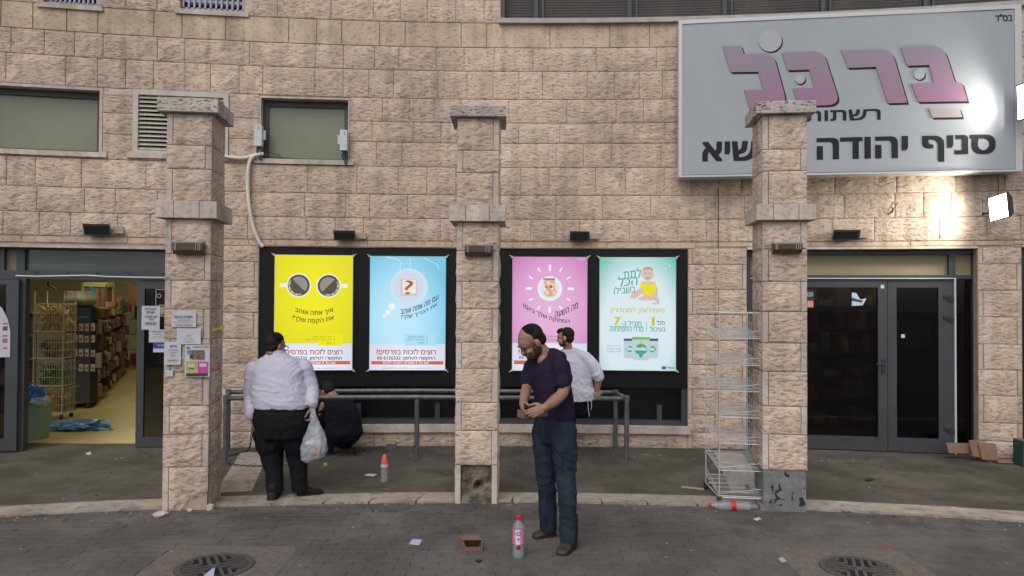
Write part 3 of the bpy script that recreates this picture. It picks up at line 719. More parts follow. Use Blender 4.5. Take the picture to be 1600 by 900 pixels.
mb = MB(); p = at(75, 440, 9.6); mb.tube([p, p+Vector((0, 0, -.05)), p+Vector((.06, 0, -.07)), p+Vector((.1, 0, -.1))], .012, 6); obj('ceiling_hook', mb, M_gold, None, 'small black hook hanging inside the shop door head', 'hook')
# storeroom content behind the right-hand door glass
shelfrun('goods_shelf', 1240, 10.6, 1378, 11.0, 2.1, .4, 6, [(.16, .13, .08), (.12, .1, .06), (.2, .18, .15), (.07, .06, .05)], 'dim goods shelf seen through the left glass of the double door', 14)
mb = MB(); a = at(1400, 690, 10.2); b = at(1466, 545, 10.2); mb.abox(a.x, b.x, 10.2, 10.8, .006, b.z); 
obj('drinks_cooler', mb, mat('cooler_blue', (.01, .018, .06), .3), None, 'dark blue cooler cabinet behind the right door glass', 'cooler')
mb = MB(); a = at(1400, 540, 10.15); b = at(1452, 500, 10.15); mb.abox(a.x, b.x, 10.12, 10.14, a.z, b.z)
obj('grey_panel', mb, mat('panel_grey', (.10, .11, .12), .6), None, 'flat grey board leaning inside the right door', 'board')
# ================================================================ GROUND
KR = 18.0; KY = 6.84-KR
def K(a, r, z): return Vector(((KR+r)*math.sin(a), KY+(KR+r)*math.cos(a), z))   # r > 0 is behind the kerb face
def pave_mat(name, c1, c2, dust, sc1, joints=None):
    m = bpy.data.materials.new(name); m.use_nodes = True; n = m.node_tree; b = n.nodes['Principled BSDF']; L = n.links.new; N = n.nodes.new
    b.inputs['Roughness'].default_value = .82; b.inputs['Specular IOR Level'].default_value = .3
    g = N('ShaderNodeNewGeometry')
    n1 = N('ShaderNodeTexNoise'); n1.inputs['Scale'].default_value = sc1; n1.inputs['Detail'].default_value = 7; n1.inputs['Roughness'].default_value = .65; L(g.outputs['Position'], n1.inputs['Vector'])
    cr = N('ShaderNodeValToRGB'); e = cr.color_ramp.elements; e[0].position = .42; e[1].position = .60; e[0].color = (*c1, 1); e[1].color = (*c2, 1); L(n1.outputs[0], cr.inputs[0])
    n2 = N('ShaderNodeTexNoise'); n2.inputs['Scale'].default_value = 60; n2.inputs['Detail'].default_value = 5; n2.inputs['Roughness'].default_value = .7; L(g.outputs['Position'], n2.inputs['Vector'])
    mr = N('ShaderNodeMapRange'); mr.inputs['From Min'].default_value = .3; mr.inputs['From Max'].default_value = .7; mr.inputs['To Min'].default_value = .72; mr.inputs['To Max'].default_value = 1.3; L(n2.outputs[0], mr.inputs[0])
    mx = N('ShaderNodeMix'); mx.data_type = 'RGBA'; mx.blend_type = 'MULTIPLY'; mx.inputs[0].default_value = 1; L(cr.outputs[0], mx.inputs[6]); L(mr.outputs[0], mx.inputs[7])
    rn = N('ShaderNodeMapRange'); rn.inputs['To Min'].default_value = .86; rn.inputs['To Max'].default_value = 1.12; L(g.outputs['Random Per Island'], rn.inputs[0])
    m4 = N('ShaderNodeMix'); m4.data_type = 'RGBA'; m4.blend_type = 'MULTIPLY'; m4.inputs[0].default_value = 1; L(mx.outputs[2], m4.inputs[6]); L(rn.outputs[0], m4.inputs[7])
    # blotches: gum and oil
    v = N('ShaderNodeTexVoronoi'); v.inputs['Scale'].default_value = 5; L(g.outputs['Position'], v.inputs['Vector'])
    vr = N('ShaderNodeMapRange'); vr.inputs['From Min'].default_value = .03; vr.inputs['From Max'].default_value = .09; vr.inputs['To Min'].default_value = .6; vr.inputs['To Max'].default_value = 1; L(v.outputs['Distance'], vr.inputs[0])
    m5 = N('ShaderNodeMix'); m5.data_type = 'RGBA'; m5.blend_type = 'MULTIPLY'; m5.inputs[0].default_value = 1; L(m4.outputs[2], m5.inputs[6]); L(vr.outputs[0], m5.inputs[7])
    ns = N('ShaderNodeTexNoise'); ns.inputs['Scale'].default_value = 3.1; ns.inputs['Detail'].default_value = 8; ns.inputs['Roughness'].default_value = .7; L(g.outputs['Position'], ns.inputs['Vector'])
    sr = N('ShaderNodeMapRange'); sr.inputs['From Min'].default_value = .56; sr.inputs['From Max'].default_value = .66; sr.inputs['To Min'].default_value = 1.03; sr.inputs['To Max'].default_value = .72; L(ns.outputs[0], sr.inputs[0])
    m7 = N('ShaderNodeMix'); m7.data_type = 'RGBA'; m7.blend_type = 'MULTIPLY'; m7.inputs[0].default_value = 1; L(m5.outputs[2], m7.inputs[6]); L(sr.outputs[0], m7.inputs[7])
    src = m7.outputs[2]; h = n2.outputs[0]
    if joints:
        br = N('ShaderNodeTexBrick'); br.inputs['Scale'].default_value = 1; br.inputs['Brick Width'].default_value = joints[0]; br.inputs['Row Height'].default_value = joints[1]; br.inputs['Mortar Size'].default_value = .004; br.inputs['Mortar Smooth'].default_value = .3
        br.inputs['Color1'].default_value = (1, 1, 1, 1); br.inputs['Color2'].default_value = (.86, .86, .86, 1); br.inputs['Mortar'].default_value = (.72, .7, .68, 1)
        L(g.outputs['Position'], br.inputs['Vector'])
        m6 = N('ShaderNodeMix'); m6.data_type = 'RGBA'; m6.blend_type = 'MULTIPLY'; m6.inputs[0].default_value = 1; L(src, m6.inputs[6]); L(br.outputs[0], m6.inputs[7]); src = m6.outputs[2]
        b0 = N('ShaderNodeBump'); b0.inputs['Strength'].default_value = .4; b0.inputs['Distance'].default_value = .003; b0.invert = True; L(br.outputs['Fac'], b0.inputs['Height'])
    L(src, b.inputs['Base Color'])
    bp = N('ShaderNodeBump'); bp.inputs['Strength'].default_value = .5; bp.inputs['Distance'].default_value = .003; L(h, bp.inputs['Height'])
    if joints: L(b0.outputs[0], bp.inputs['Normal'])
    L(bp.outputs[0], b.inputs['Normal'])
    return m
M_side = pave_mat('sidewalk_paving', (.070, .063, .052), (.108, .098, .083), 0, 1.6, (.2, .1))
M_road = pave_mat('street_paver', (.078, .070, .065), (.116, .105, .098), 0, 1.3)
M_road2 = pave_mat('street_surface', (.086, .078, .073), (.118, .108, .10), 0, 1.3, (.2, .1))
M_joint = mat('joint_dirt', (.062, .057, .054), .95, var=.3, scale=8)
M_kerb = stone_mat('kerb_stone', (.29, .25, .212), (.38, .33, .28), (.15, .13, .11), pits=.45, bump=.25, fine=.4, sx=9, sz=9, dist=.004)
M_conc = mat('concrete_patch', (.125, .108, .095), .9, var=.3, scale=30, bump=.5, bscale=90)
ZS = -.014
# street: one sheet far beyond view (behind the photographer too)
mb = MB(); G = 150
mb.poly([(-G, -G, ZS-.025), (G, -G, ZS-.025), (G, 200, ZS-.025), (-G, 200, ZS-.025)])
obj('street', mb, M_road2, kind='structure')
# sidewalk sheet between kerb and the facade
mb = MB(); na = 60
for i in range(na):
    a0 = -.75+1.5*i/na; a1 = -.75+1.5*(i+1)/na
    p, q = K(a0, .30, 0), K(a1, .30, 0)
    p2, q2 = Vector((p.x, 9.75, 0)), Vector((q.x, 9.75, 0))
    mb.poly([p, q, q2, p2])
obj('sidewalk', mb, M_side, kind='structure')
# kerb stones
ke = MB()
for i in range(na):
    a0 = -.75+1.5*i/na; a1 = -.75+1.5*(i+1)/na
    ke.hexa([K(a0, .31, ZS-.03), K(a1, .31, ZS-.03), K(a1, .31, -.006), K(a0, .31, -.006), K(a0, .012, ZS-.03), K(a1, .012, ZS-.03), K(a1, .012, -.006), K(a0, .012, -.006)])
kerb = obj('kerb', ke, M_joint, kind='structure')
a = -.66; i = 0
while a < .66:
    w_ = .4*rnd.uniform(.93, 1.1)/KR; g = .0018/KR
    dz0, dz1 = rnd.uniform(0, .004), rnd.uniform(0, .005); sk = .0045*max(-1, min(1, a/.12))
    mb = MB(); a0, a1 = a+g, a+w_-g
    mb.hexa([K(a0-sk, .30, -.05), K(a1-sk, .30, -.05), K(a1-sk, .30, dz1), K(a0-sk, .30, dz0), K(a0+sk, .0+rnd.uniform(0, .008), -.055), K(a1+sk, 0, -.055), K(a1+sk, 0, dz1), K(a0+sk, 0, dz0)])
    obj('kerb_stone', mb, M_kerb, kerb); a += w_
# radial light bands from the pillars back to the facade
for k, (xa, ya, xb, yb) in enumerate(((-2.62, 7.1, -3.05, 8.95), (2.26, 7.1, 2.62, 9.08))):
    A = Vector((xa, ya, 0)); B = Vector((xb, yb, 0)); ex = (B-A).normalized(); n_ = 5; L_ = (B-A).length
    par = MB(); fr = Frame(A, ex, ex.cross(Vector((0, 0, -1)))); 
    ey = fr.ey
    pm = MB(); pm.box(fr, -.0, L_, -.17, .17, -.03, .0012); band = obj('path_band' if k == 0 else 'path_band', pm, M_joint, kind='structure')
    for i in range(n_):
        mb = MB(); mb.box(fr, L_*i/n_+.004, L_*(i+1)/n_-.004, -.165, .165, -.02, .004); obj('band_stone', mb, M_kerb, band)
# pavers of the street
GR = [(gnd(336, 885, ZS), .25), (gnd(1343, 889, ZS), .25)]
def infront(x, y): 
    return math.hypot(x, y-KY) < KR-.004
cells = []
y = 3.9; r = 0
while y < 7.0:
    x = -6.4+(.1 if r % 2 else 0)
    while x < 6.4:
        cs = [(x, y), (x+.2, y), (x+.2, y+.1), (x, y+.1)]
        if all(infront(*c) for c in cs) and not any(abs(x+.1-g.x) < .38 and abs(y+.05-g.y) < .37 for g, _ in GR): cells.append((x, y))
        elif infront(x+.1, y) and not any(abs(x+.1-g.x) < .38 and abs(y+.05-g.y) < .37 for g, _ in GR):
            cells.append((x, y, 1))
        x += .2
    y += .1; r += 1
def paver(c):
    x, y = c[:2]; mb = MB(); g = .0022; y1 = y+.1-g
    if len(c) > 2:
        ylim = KY+math.sqrt((KR-.006)**2-max(abs(x), abs(x+.2))**2); y1 = min(y1, ylim)
        if y1-y < .012: return None
    t = [rnd.uniform(-.0015, .0015) for _ in range(2)]; z = ZS+t[0]; e = .003
    h = .0009; b = [(x+h, y+g), (x+.2-h, y+g), (x+.2-h, y1), (x+h, y1)]
    mb.v += [Vector((p[0], p[1], ZS-.02)) for p in b]+[Vector((p[0], p[1], z-.003)) for p in b]
    k = .001; mb.v += [Vector((b[0][0]+k, b[0][1]+e, z)), Vector((b[1][0]-k, b[1][1]+e, z)), Vector((b[2][0]-k, b[2][1]-e, z+t[1])), Vector((b[3][0]+k, b[3][1]-e, z+t[1]))]
    for i in range(2):
        for j in range(4): j2 = (j+1) % 4; mb.face(i*4+j, i*4+j2, i*4+4+j2, i*4+4+j)
    mb.face(8, 9, 10, 11); return mb
mb = MB(); mb.abox(-6.5, 6.5, 3.8, 5.9, ZS-.02, ZS-.0045)
# joint bed following the kerb
bed = MB()
for i in range(40):
    x0_, x1_ = -6.5+13*i/40, -6.5+13*(i+1)/40
    f = lambda x: KY+math.sqrt((KR-.003)**2-x*x)
    bed.poly([(x0_, 3.8, ZS-.0055), (x1_, 3.8, ZS-.0055), (x1_, f(x1_), ZS-.0055), (x0_, f(x0_), ZS-.0055)])
pv = obj('paved_strip', bed, M_joint, kind='structure')
inview = lambda c: abs(c[0]+.1) < (c[1]+.05)*.69 and c[1] > 4.9
cells.sort(key=lambda c: (not inview(c), c[1]))
rest = MB(); cnt = 0
for c in cells:
    q = paver(c)
    if q is None: continue
    if cnt < 300 and inview(c): obj('paver', q, M_road, pv); cnt += 1
    else:
        n = len(rest.v); rest.v += q.v; rest.f += [tuple(i+n for i in f) for f in q.f]; rest.m += q.m
obj('pavers', rest, M_road, pv, kind='stuff')
# drain covers
M_iron = mat('cast_iron', (.085, .077, .074), .6, metal=.2, var=.3, scale=25, bump=.3)
for k, (g, r) in enumerate(GR):
    mb = MB(); 
    ft = Frame((g.x, g.y, ZS-.004), (1, 0, 0), (0, 1, 0))
    n = 40; inner = r+.012
    for i in range(n):                      # concrete square with a round hole
        t0, t1 = 6.28318*i/n, 6.28318*(i+1)/n
        def sq(t):
            c, s = math.cos(t), math.sin(t); m_ = max(abs(c)/.46, abs(s)/.42); return (c/m_, s/m_)
        a0, a1 = sq(t0), sq(t1)
        mb.poly([ft.p(inner*math.cos(t0), inner*math.sin(t0), .006), ft.p(*a0, .006), ft.p(*a1, .006), ft.p(inner*math.cos(t1), inner*math.sin(t1), .006)])
    obj('street_patch', mb, M_conc, kind='structure')
    t = empty('drain_cover', (g.x, g.y, ZS), ['round cast iron drain grate with a white paper scrap on it', 'round cast iron drain grate nearest the right door'][k], 'drain cover', 'round drain grates in the street')
    mb = MB(); mb.disc(ft, 0, 0, r+.006, -.0012, -.0006, 32); obj('painted_shaft_shade', mb, mat('shaft_shade_black', (.004, .004, .004), .9), t)  # near-black disc right under the bars paints the shade of the shaft
    mb = MB(); mb.ring(ft, 0, 0, r-.03, r+.008, -.0008, .011, 40); obj('frame', mb, M_iron, t)
    mb = MB(); rot = R_(28 if k == 0 else -20)
    ca, sa = math.cos(rot), math.sin(rot); bf = Frame(ft.o, (ca, sa, 0), (-sa, ca, 0)); ri = r-.028
    for q_ in range(4):
        for i in range(1, 7):
            u = ri*i/6.6-.01; lim = math.sqrt(max(0, ri*ri-u*u))
            if q_ % 2 == 0: x0_, x1_ = (0.0, lim) ; sy = 1 if q_ == 0 else -1
            fr_ = Frame(ft.o, (math.cos(rot+q_*math.pi/2), math.sin(rot+q_*math.pi/2), 0), (-math.sin(rot+q_*math.pi/2), math.cos(rot+q_*math.pi/2), 0))
            # bars run along the quadrant's own axis, offset sideways
            uu = -ri*.707+ri*1.414*(i-.5)/6; 
            L1 = math.sqrt(ri*ri-uu*uu); mb.box(fr_, abs(uu)+.004, L1, uu-.0105, uu+.0105, -.0005, .010-.0007*q_)
    mb.disc(ft, 0, 0, .03, -.0004, .0108, 12); obj('bars', mb, M_iron, t)
# manhole ring on the sidewalk
g = gnd(1485, 733); mb = MB(); ft = Frame((g.x, g.y, 0), (1, 0, 0), (0, 1, 0)); mb.disc(ft, 0, 0, .29, .001, .004, 32); mb.mi = 1; mb.ring(ft, 0, 0, .29, .297, .0, .0045, 32)
obj('manhole_cover', mb, [M_side, M_joint], None, 'round flush manhole cover in the pavement before the double door', 'manhole cover')
# ================================================================ PILLARS
LINES = [
 dict(px=292, cx=-2.83, cy=6.53, yaw=-7, top=155, cap=177, rows=[177, 227, 264, 315], band=(315, 342), low=[342, 397, 438, 483, 530, 582, 634, 679, 730, 799], nm='leftmost stone pillar, with paper notices stuck on its front'),
 dict(px=746, cx=-.315, cy=6.80, yaw=0, top=167, cap=184, rows=[184, 235, 270, 321], band=(321, 347), low=[347, 392, 440, 483, 535, 576, 629, 673, 727], nm='middle stone pillar with broken bare concrete at its foot'),
 dict(px=1227, cx=2.405, cy=6.60, yaw=7, top=160, cap=179, rows=[179, 233, 267, 320], band=(320, 345), low=[345, 389, 440, 487, 536, 581, 635, 679, 735], nm='rightmost stone pillar in front of the large shop sign')]
M_hollow = mat('broken_concrete', (.22, .19, .165), .95, c2=(.045, .037, .03, 1), scale=9, bump=1, bscale=14, bdist=.03)
M_gconc = mat('grey_concrete', (.21, .21, .215), .9, c2=(.12, .12, .12, 1), scale=7, bump=.5, bscale=20, bdist=.01)
def pblock(mb, fr, x0, x1, z0, z1, y0, y1, rough, g=.003, sides=(1, 1)):
    # a facing block: front relief on the plane z=y1 of frame fr
    x0 += g; x1 -= g; z0 += g; z1 -= g; m = .012
    nx = max(3, int((x1-x0)/.045)); ny = max(3, int((z1-z0)/.055))
    if not rough: nx = ny = 1; m = .004
    xs = [x0, x0+m]+[x0+m+(x1-x0-2*m)*i/nx for i in range(1, nx)]+[x1-m, x1]
    ys = [z0, z0+m]+[z0+m+(z1-z0-2*m)*i/ny for i in range(1, ny)]+[z1-m, z1]
    n = len(xs)
    for j, y in enumerate(ys):
        for i, x in enumerate(xs):
            ed = i in (0, n-1) or j in (0, len(ys)-1); e2 = i in (1, n-2) or j in (1, len(ys)-2)
            h = (-.003 if ed else 0) if not rough else (0 if ed else .005 if e2 else .012+rnd.uniform(-.0055, .0065))
            mb.v.append(fr.p(x, y, y1+h-.003))
    base = len(mb.v)-n*len(ys)
    for j in range(len(ys)-1):
        for i in range(n-1): mb.face(base+j*n+i, base+j*n+i+1, base+(j+1)*n+i+1, base+(j+1)*n+i)
    b = len(mb.v); q = base+(len(ys)-1)*n
    mb.v += [fr.p(x0, z0, y0), fr.p(x1, z0, y0), fr.p(x1, z1, y0), fr.p(x0, z1, y0)]
    mb.face(*([b, b+1]+[base+i for i in range(n-1, -1, -1)])); mb.face(*([b+2, b+3]+[q+i for i in range(n)]))
    mb.face(*([b+1, b+2]+[base+j*n+n-1 for j in range(len(ys)-1, -1, -1)])); mb.face(*([b+3, b]+[base+j*n for j in range(len(ys))]))
PIL = []
PW, PD = .385, .44
for k, L_ in enumerate(LINES):
    yw = R_(L_['yaw']); ex = Vector((math.cos(-yw), math.sin(-yw), 0)); C = Vector((L_['cx'], L_['cy'], 0))
    fr = Frame(C, ex)                              # front plane at z=0, en towards the street
    PIL.append(fr)
    zz = lambda py: at(L_['px'], py, L_['cy']).z
    t = empty('stone_pillar', tuple(C), L_['nm'], 'pillar', 'stone pillars along the kerb')
    zt = zz(L_['cap']); zb = 0 if k == 0 else zz(L_['low'][-1])
    core = MB(); core.box(fr, -PW/2+.012, PW/2-.012, -.04, zt-.005, -PD+.012, -.012); 
    if k != 1: obj('core', core, M_mortar if k == 0 else M_gconc, t)
    else:
        mb = MB(); mb.box(fr, -PW/2+.012, PW/2-.012, zb, zt-.005, -PD+.012, -.012); mb.box(fr, -PW/2+.012, PW/2-.012, -.04, zb, -PD+.012, -.24); obj('core', mb, M_mortar, t)
    side = [Frame(fr.p(-PW/2, 0, -PD/2), -fr.en, None), Frame(fr.p(PW/2, 0, -PD/2), fr.en, None)]
    side = [Frame(fr.p(-PW/2, 0, -PD/2), fr.en), Frame(fr.p(PW/2, 0, -PD/2), -fr.en), Frame(fr.p(0, 0, -PD), -fr.ex)]
    cuts = [zz(y) for y in L_['rows']][::-1]
    cuts2 = [zz(y) for y in L_['low']][::-1]
    if k == 0: cuts2[0] = -.03
    for zs in (cuts, cuts2):
        for i in range(len(zs)-1):
            z0, z1 = zs[i], zs[i+1]; lf = (i+k) % 2 == 0; st = .055
            fx = (-PW/2+(st if lf else 0), PW/2-(0 if lf else st))
            mb = MB(); pblock(mb, fr, fx[0], fx[1], z0, z1, -.05, 0, True)
            if k == 0 and i == 0 and zs is cuts2:
                for v in mb.v:                     # the broken lower right corner
                    d = (v-fr.p(PW/2-.05, -.03, 0)).length
                    if d < .17: v -= fr.en*(.17-d)*.5; v -= fr.ex*(.17-d)*.35
            obj('stone', mb, M_rough, t)
            mb = MB(); pblock(mb, fr, *((-PW/2, -PW/2+st) if lf else (PW/2-st, PW/2)), z0, z1, -.05, 0, False); obj('edge_strip', mb, M_trim, t)
            for s_, sf in enumerate(side[:2]):
                mb = MB(); pblock(mb, sf, -PD/2+(.052 if s_ == 1 else .0), PD/2-(.052 if s_ == 0 else 0), z0, z1, -.04, 0, True); obj('stone', mb, M_rough, t)
            mb = MB(); pblock(mb, side[2], -PW/2+.05, PW/2-.05, z0, z1, -.03, 0, True); obj('stone', mb, M_rough, t)
    if k == 1:                                     # bare core with two thin dressed edges left standing
        zs0 = zb; mb = MB()
        for a, b in ((-PW/2, -PW/2+.055), (PW/2-.055, PW/2)): mb2 = MB(); pblock(mb2, fr, a, b, -.03, zb, -.09, 0, False); obj('edge_strip', mb2, M_trim, t)
        hb_ = MB(); nx, nz = 16, 16
        for j in range(nz+1):
            for i in range(nx+1):
                x = -PW/2+.055+(PW-.11)*i/nx; z = -.03+(zb+.03)*j/nz; p = Vector((x*9, z*9, 3))
                d = -.045+noise.noise(p)*.02+noise.noise(p*2.3)*.014
                r_ = math.hypot(x-.02, z-.13); d -= .13*max(0, 1-r_/.055)
                if z < .08: d += .03*(.08-z)/.08
                hb_.v.append(fr.p(x, z, d))
        for j in range(nz):
            for i in range(nx): a = j*(nx+1)+i; hb_.face(a, a+1, a+nx+2, a+nx+1)
        obj('broken_core', hb_, M_hollow, t)
        for s_, sf in enumerate(side[:2]): mb = MB(); pblock(mb, sf, -PD/2+.05*s_, PD/2-.05*(1-s_), -.03, zb, -.04, 0, True); obj('stone', mb, M_rough, t)
    if k == 2:
        mb = MB(); nx, nz = 44, 40
        for j in range(nz+1):
            for i in range(nx+1):
                x = -PW/2+.02+(PW-.04)*i/nx; z = -.03+(zb+.03)*j/nz; p = Vector((x*8, z*7, 9))
                crack = abs(noise.noise(Vector((x*7, z*5, 1.3)))); d = -.012+noise.noise(p*2)*.005-.10*max(0, 1-crack/.09)
                mb.v.append(fr.p(x, z, d))
        for j in range(nz):
            for i in range(nx): a = j*(nx+1)+i; mb.face(a, a+1, a+nx+2, a+nx+1)
        obj('bare_core', mb, mat('cracked_concrete', (.17, .165, .165), .9, c2=(.02, .018, .018, 1), ramp=(.53, .58), scale=7, stretch=(1.8, 1, .8), bump=.8, bscale=30, bdist=.008), t)
        mb = MB(); mb.box(fr, -PW/2-.02, PW/2-.01, -.03, .03, -PD, .01); obj('footing', mb, M_gconc, t)
    # projecting band of three blocks, side blocks and the cap slab
    z0, z1 = zz(L_['band'][1]), zz(L_['band'][0]); o_ = .062
    ws = [-PW/2-o_, -PW/2+.085, PW/2-.085, PW/2+o_]
    for a, b in zip(ws, ws[1:]):
        mb = MB(); pblock(mb, fr, a, b, z0, z1, -.06, o_, False, .002); obj('band_stone', mb, M_cap if 0 else M_trim, t)
    for s_, sf in enumerate(side[:2]): mb = MB(); pblock(mb, sf, -PD/2-o_+(.065 if 0 else 0)+(0.125 if s_ == 1 else 0), PD/2+o_-(.125 if s_ == 0 else 0), z0, z1, -.06, o_, False, .002); obj('band_stone', mb, M_trim, t)
    mb = MB(); mb.box(fr, -PW/2+.05, PW/2-.05, z0+.004, z1-.004, -PD-.05, -.065); obj('band_stone', mb, M_trim, t)
    z0, z1 = zt, zz(L_['top']); o_ = .062
    mb = MB(); pblock(mb, fr, -PW/2-o_, PW/2+o_, z0, z1, -.3, o_, False, .001); q = side[2]; pblock(mb, q, -PW/2-o_, PW/2+o_, z0, z1, -.3, o_, False, .001)
    for v in mb.v: v += Vector((noise.noise(v*9), noise.noise(v*9+X3), noise.noise(v*7)*.6))*.006
    obj('cap_stone', mb, M_cap, t)
    # bulkhead lamp under the band
    y = L_['low'][1]-2
    pc = fr.p(0, 0, .02); u0 = fr.uv(L_['px']+(0, 1, 1)[k]-24+(5 if k == 0 else 2), 388)[0]
    px0, px1 = ((273, 320), (727, 769), (1206, 1251))[k]; py0, py1 = ((380, 397), (384, 400), (381, 396))[k]
    a, zb_ = fr.uv(px0, py1, .02); b, zt_ = fr.uv(px1, py0, .02)
    lt = empty('wall_lamp', tuple(fr.p((a+b)/2, zb_, .03)), 'slatted bronze bulkhead lamp on the '+('leftmost', 'middle', 'rightmost')[k]+' pillar', 'wall lamp', 'bulkhead lamps on the pillars')
    mb = MB(); mb.prism(Frame(fr.p(a, 0, .02), -fr.en, (0, 0, 1)), [(0, zb_+.02), (0, zt_), (-.09, zt_), (-.10, zt_-.03), (-.07, zb_+.01), (-.03, zb_)], 0, 0.001)
    mb = MB(); sf = Frame(fr.p(a, 0, .005), fr.en)       # profile across, extruded sideways
    prof = [(0, zb_), (.05, zb_), (.085, zb_+.035), (.09, zt_-.012), (.09, zt_), (0, zt_)]
    mb.prism(Frame(fr.p(a, 0, .005), fr.en), prof, -(b-a), 0)
    if (mb.v[0]-fr.p(b, 0, 0)).dot(fr.ex) > .05: mb = MB(); mb.prism(Frame(fr.p(a, 0, .005), fr.en), prof, 0, b-a)
    sgn = 1 if (mb.v[0]-fr.p((a+b)/2, 0, 0)).dot(fr.ex)*1 > -9 else -1
    xs = [v.dot(fr.ex)-fr.o.dot(fr.ex) for v in mb.v]
    obj('body', mb, mat('bronze_lens', (.10, .078, .055), .35, metal=.2), lt)
    mb = MB(); mb.box(fr, a-.004, b+.004, zt_-.004, zt_+.008, .004, .10)
    for x in (a+.02, a+.03, b-.055, b-.035, b-.02): mb.box(fr, x-.003, x+.003, zb_+.03, zt_-.003, .09, .098)
    obj('guard', mb, mat('lamp_grey', (.27, .25, .24), .5), lt)
# ================================================================ SIGN
pA = P(*[W(1060, 277, .28)[0], .28, 0]); pB = P(*[W(1597, 268, .28)[0], .28, 0])
sf = Frame(pA, pB-pA); SWd = (pB-pA).length
zb_ = (sf.uv(1060, 277)[1]+sf.uv(1597, 268)[1])/2; zt_ = (sf.uv(1060, 31)[1]+sf.uv(1592, 9)[1])/2
t = empty('shop_sign', tuple(pA+Vector((0, 0, zb_))), 'large pale grey shop sign with mauve logo letters and black branch name', 'sign')
M_sign = mat('sign_face', (.295, .32, .35), .22, var=.05, scale=1.0)
M_alu = mat('sign_frame', (.47, .47, .48), .4, metal=.2)
mb = MB(); mb.box(sf, .03, SWd-.03, zb_+.03, zt_-.03, -.2, 0); obj('face_panel', mb, M_sign, t)
mb = MB(); e = .045
mb.box(sf, 0, SWd, zb_, zb_+e*.5, -.21, .012); mb.box(sf, 0, SWd, zt_-e, zt_, -.21, .012); mb.box(sf, 0, e*.9, zb_+e*.5, zt_-e, -.21, .012); mb.box(sf, SWd-e*1.6, SWd, zb_+e*.5, zt_-e, -.21, .012); obj('frame', mb, M_alu, t)
M_mauve = bpy.data.materials.new('mauve_print'); M_mauve.use_nodes = True
_n = M_mauve.node_tree; _b = _n.nodes['Principled BSDF']; _b.inputs['Roughness'].default_value = .3
_g = _n.nodes.new('ShaderNodeNewGeometry'); _s = _n.nodes.new('ShaderNodeSeparateXYZ'); _mr = _n.nodes.new('ShaderNodeMapRange'); _mr.inputs['From Min'].default_value = zb_+.85; _mr.inputs['From Max'].default_value = zb_+1.75
_c = _n.nodes.new('ShaderNodeValToRGB'); _c.color_ramp.elements[0].color = (.255, .135, .22, 1); _c.color_ramp.elements[1].color = (.225, .215, .26, 1); _c.color_ramp.elements[1].position = .95
_n.links.new(_g.outputs['Position'], _s.inputs[0]); _n.links.new(_s.outputs[2], _mr.inputs[0]); _n.links.new(_mr.outputs[0], _c.inputs[0]); _n.links.new(_c.outputs[0], _b.inputs['Base Color'])
M_sblack = mat('sign_black', (.010, .010, .014), .55, spec=.25)
def z5(pts): return [(1110+x/5.296, 30+y/5.296) for x, y in pts]
def z6(pts): return [(1300+x/4.2875, 50+y/4.2875) for x, y in pts]
def arc3(p0, pc, p1, n=5):
    return [((1-u)**2*p0[0]+2*u*(1-u)*pc[0]+u*u*p1[0], (1-u)**2*p0[1]+2*u*(1-u)*pc[1]+u*u*p1[1]) for u in [i/n for i in range(n+1)]]
lam = z5([(98, 222), (165, 440), (395, 437), (435, 583), (280, 590), (322, 740)]+arc3((540, 735), (640, 730), (610, 620))+arc3((535, 350), (510, 285), (440, 283))+[(275, 290), (252, 222)])
kaf = z5([(590, 277), (636, 425), (815, 418), (855, 568), (682, 575), (725, 718)]+arc3((960, 714), (1075, 710), (1045, 620))+arc3((955, 340), (935, 265), (850, 266)))
res = z6([(60, 122), (102, 242), (292, 235), (372, 478), (502, 475)]+arc3((418, 190), (395, 112), (320, 117)))
bet = z6([(458, 105), (500, 228), (648, 222), (680, 342), (530, 350), (575, 470), (905, 465), (870, 345), (822, 338)]+arc3((765, 160), (745, 97), (660, 98)))
bar_ = z6([(645, 512), (670, 575), (870, 572), (852, 512)])
for nm, pts in (('logo_letter', lam), ('logo_letter', kaf), ('logo_letter', res), ('logo_letter', bet), ('logo_mark', bar_)):
    uv = [sf.uv(*p) for p in pts]
    mb = MB(); mb.prism(sf, [(x+.022, y-.022) for x, y in uv], .0, .004); mb.mi = 1; mb.prism(sf, uv, .004, .012)
    obj(nm, mb, [M_sblack, M_mauve if nm == 'logo_letter' else mat('warm_grey_print', (.30, .26, .27), .4)], t)
for (cx, cy, r) in ((1110+495/5.296, 30+180/5.296, 17.3), (1110+740/5.296, 30+498/5.296, 7.4), (1300+583/4.2875, 50+286/4.2875, 7.8)):
    u, v = sf.uv(cx, cy); r_ = r/FPX*8.9; mb = MB(); mb.disc(sf, u+.014, v-.014, r_, 0, .004); mb.mi = 1; mb.disc(sf, u, v, r_, .004, .012); obj('logo_dot', mb, [M_sblack, mat('grey_print', (.34, .35, .37), .4)], t)
def stext(name, t_, a, b, yb, yt, slant=0, m=M_sblack, **k):
    mb = MB(); ptext(mb, t_, sf, a, b, yb, yt, .0035, **k); obj(name, mb, m, t)
def word(t_, a, b, yb0, yb1, yt0, yt1, bold=.045):      # baseline and top follow the photo at both ends
    stext('lettering', t_, a, b, (yb0+yb1)/2, (yt0+yt1)/2, bold=bold, shear=-.03)
stext('lettering', 'הנשיא', 1097, 1240, 250, 221, bold=.075)
stext('lettering', 'יהודה', 1276, 1419, 247, 215, bold=.075)
stext('lettering', 'סניף', 1441, 1556, 251, 212, bold=.065)
stext('lettering', 'רשתות', 1258, 1376, 188, 172, bold=.06)
stext('lettering', 'בס"ד', 1555, 1582, 33, 22, bold=.03)
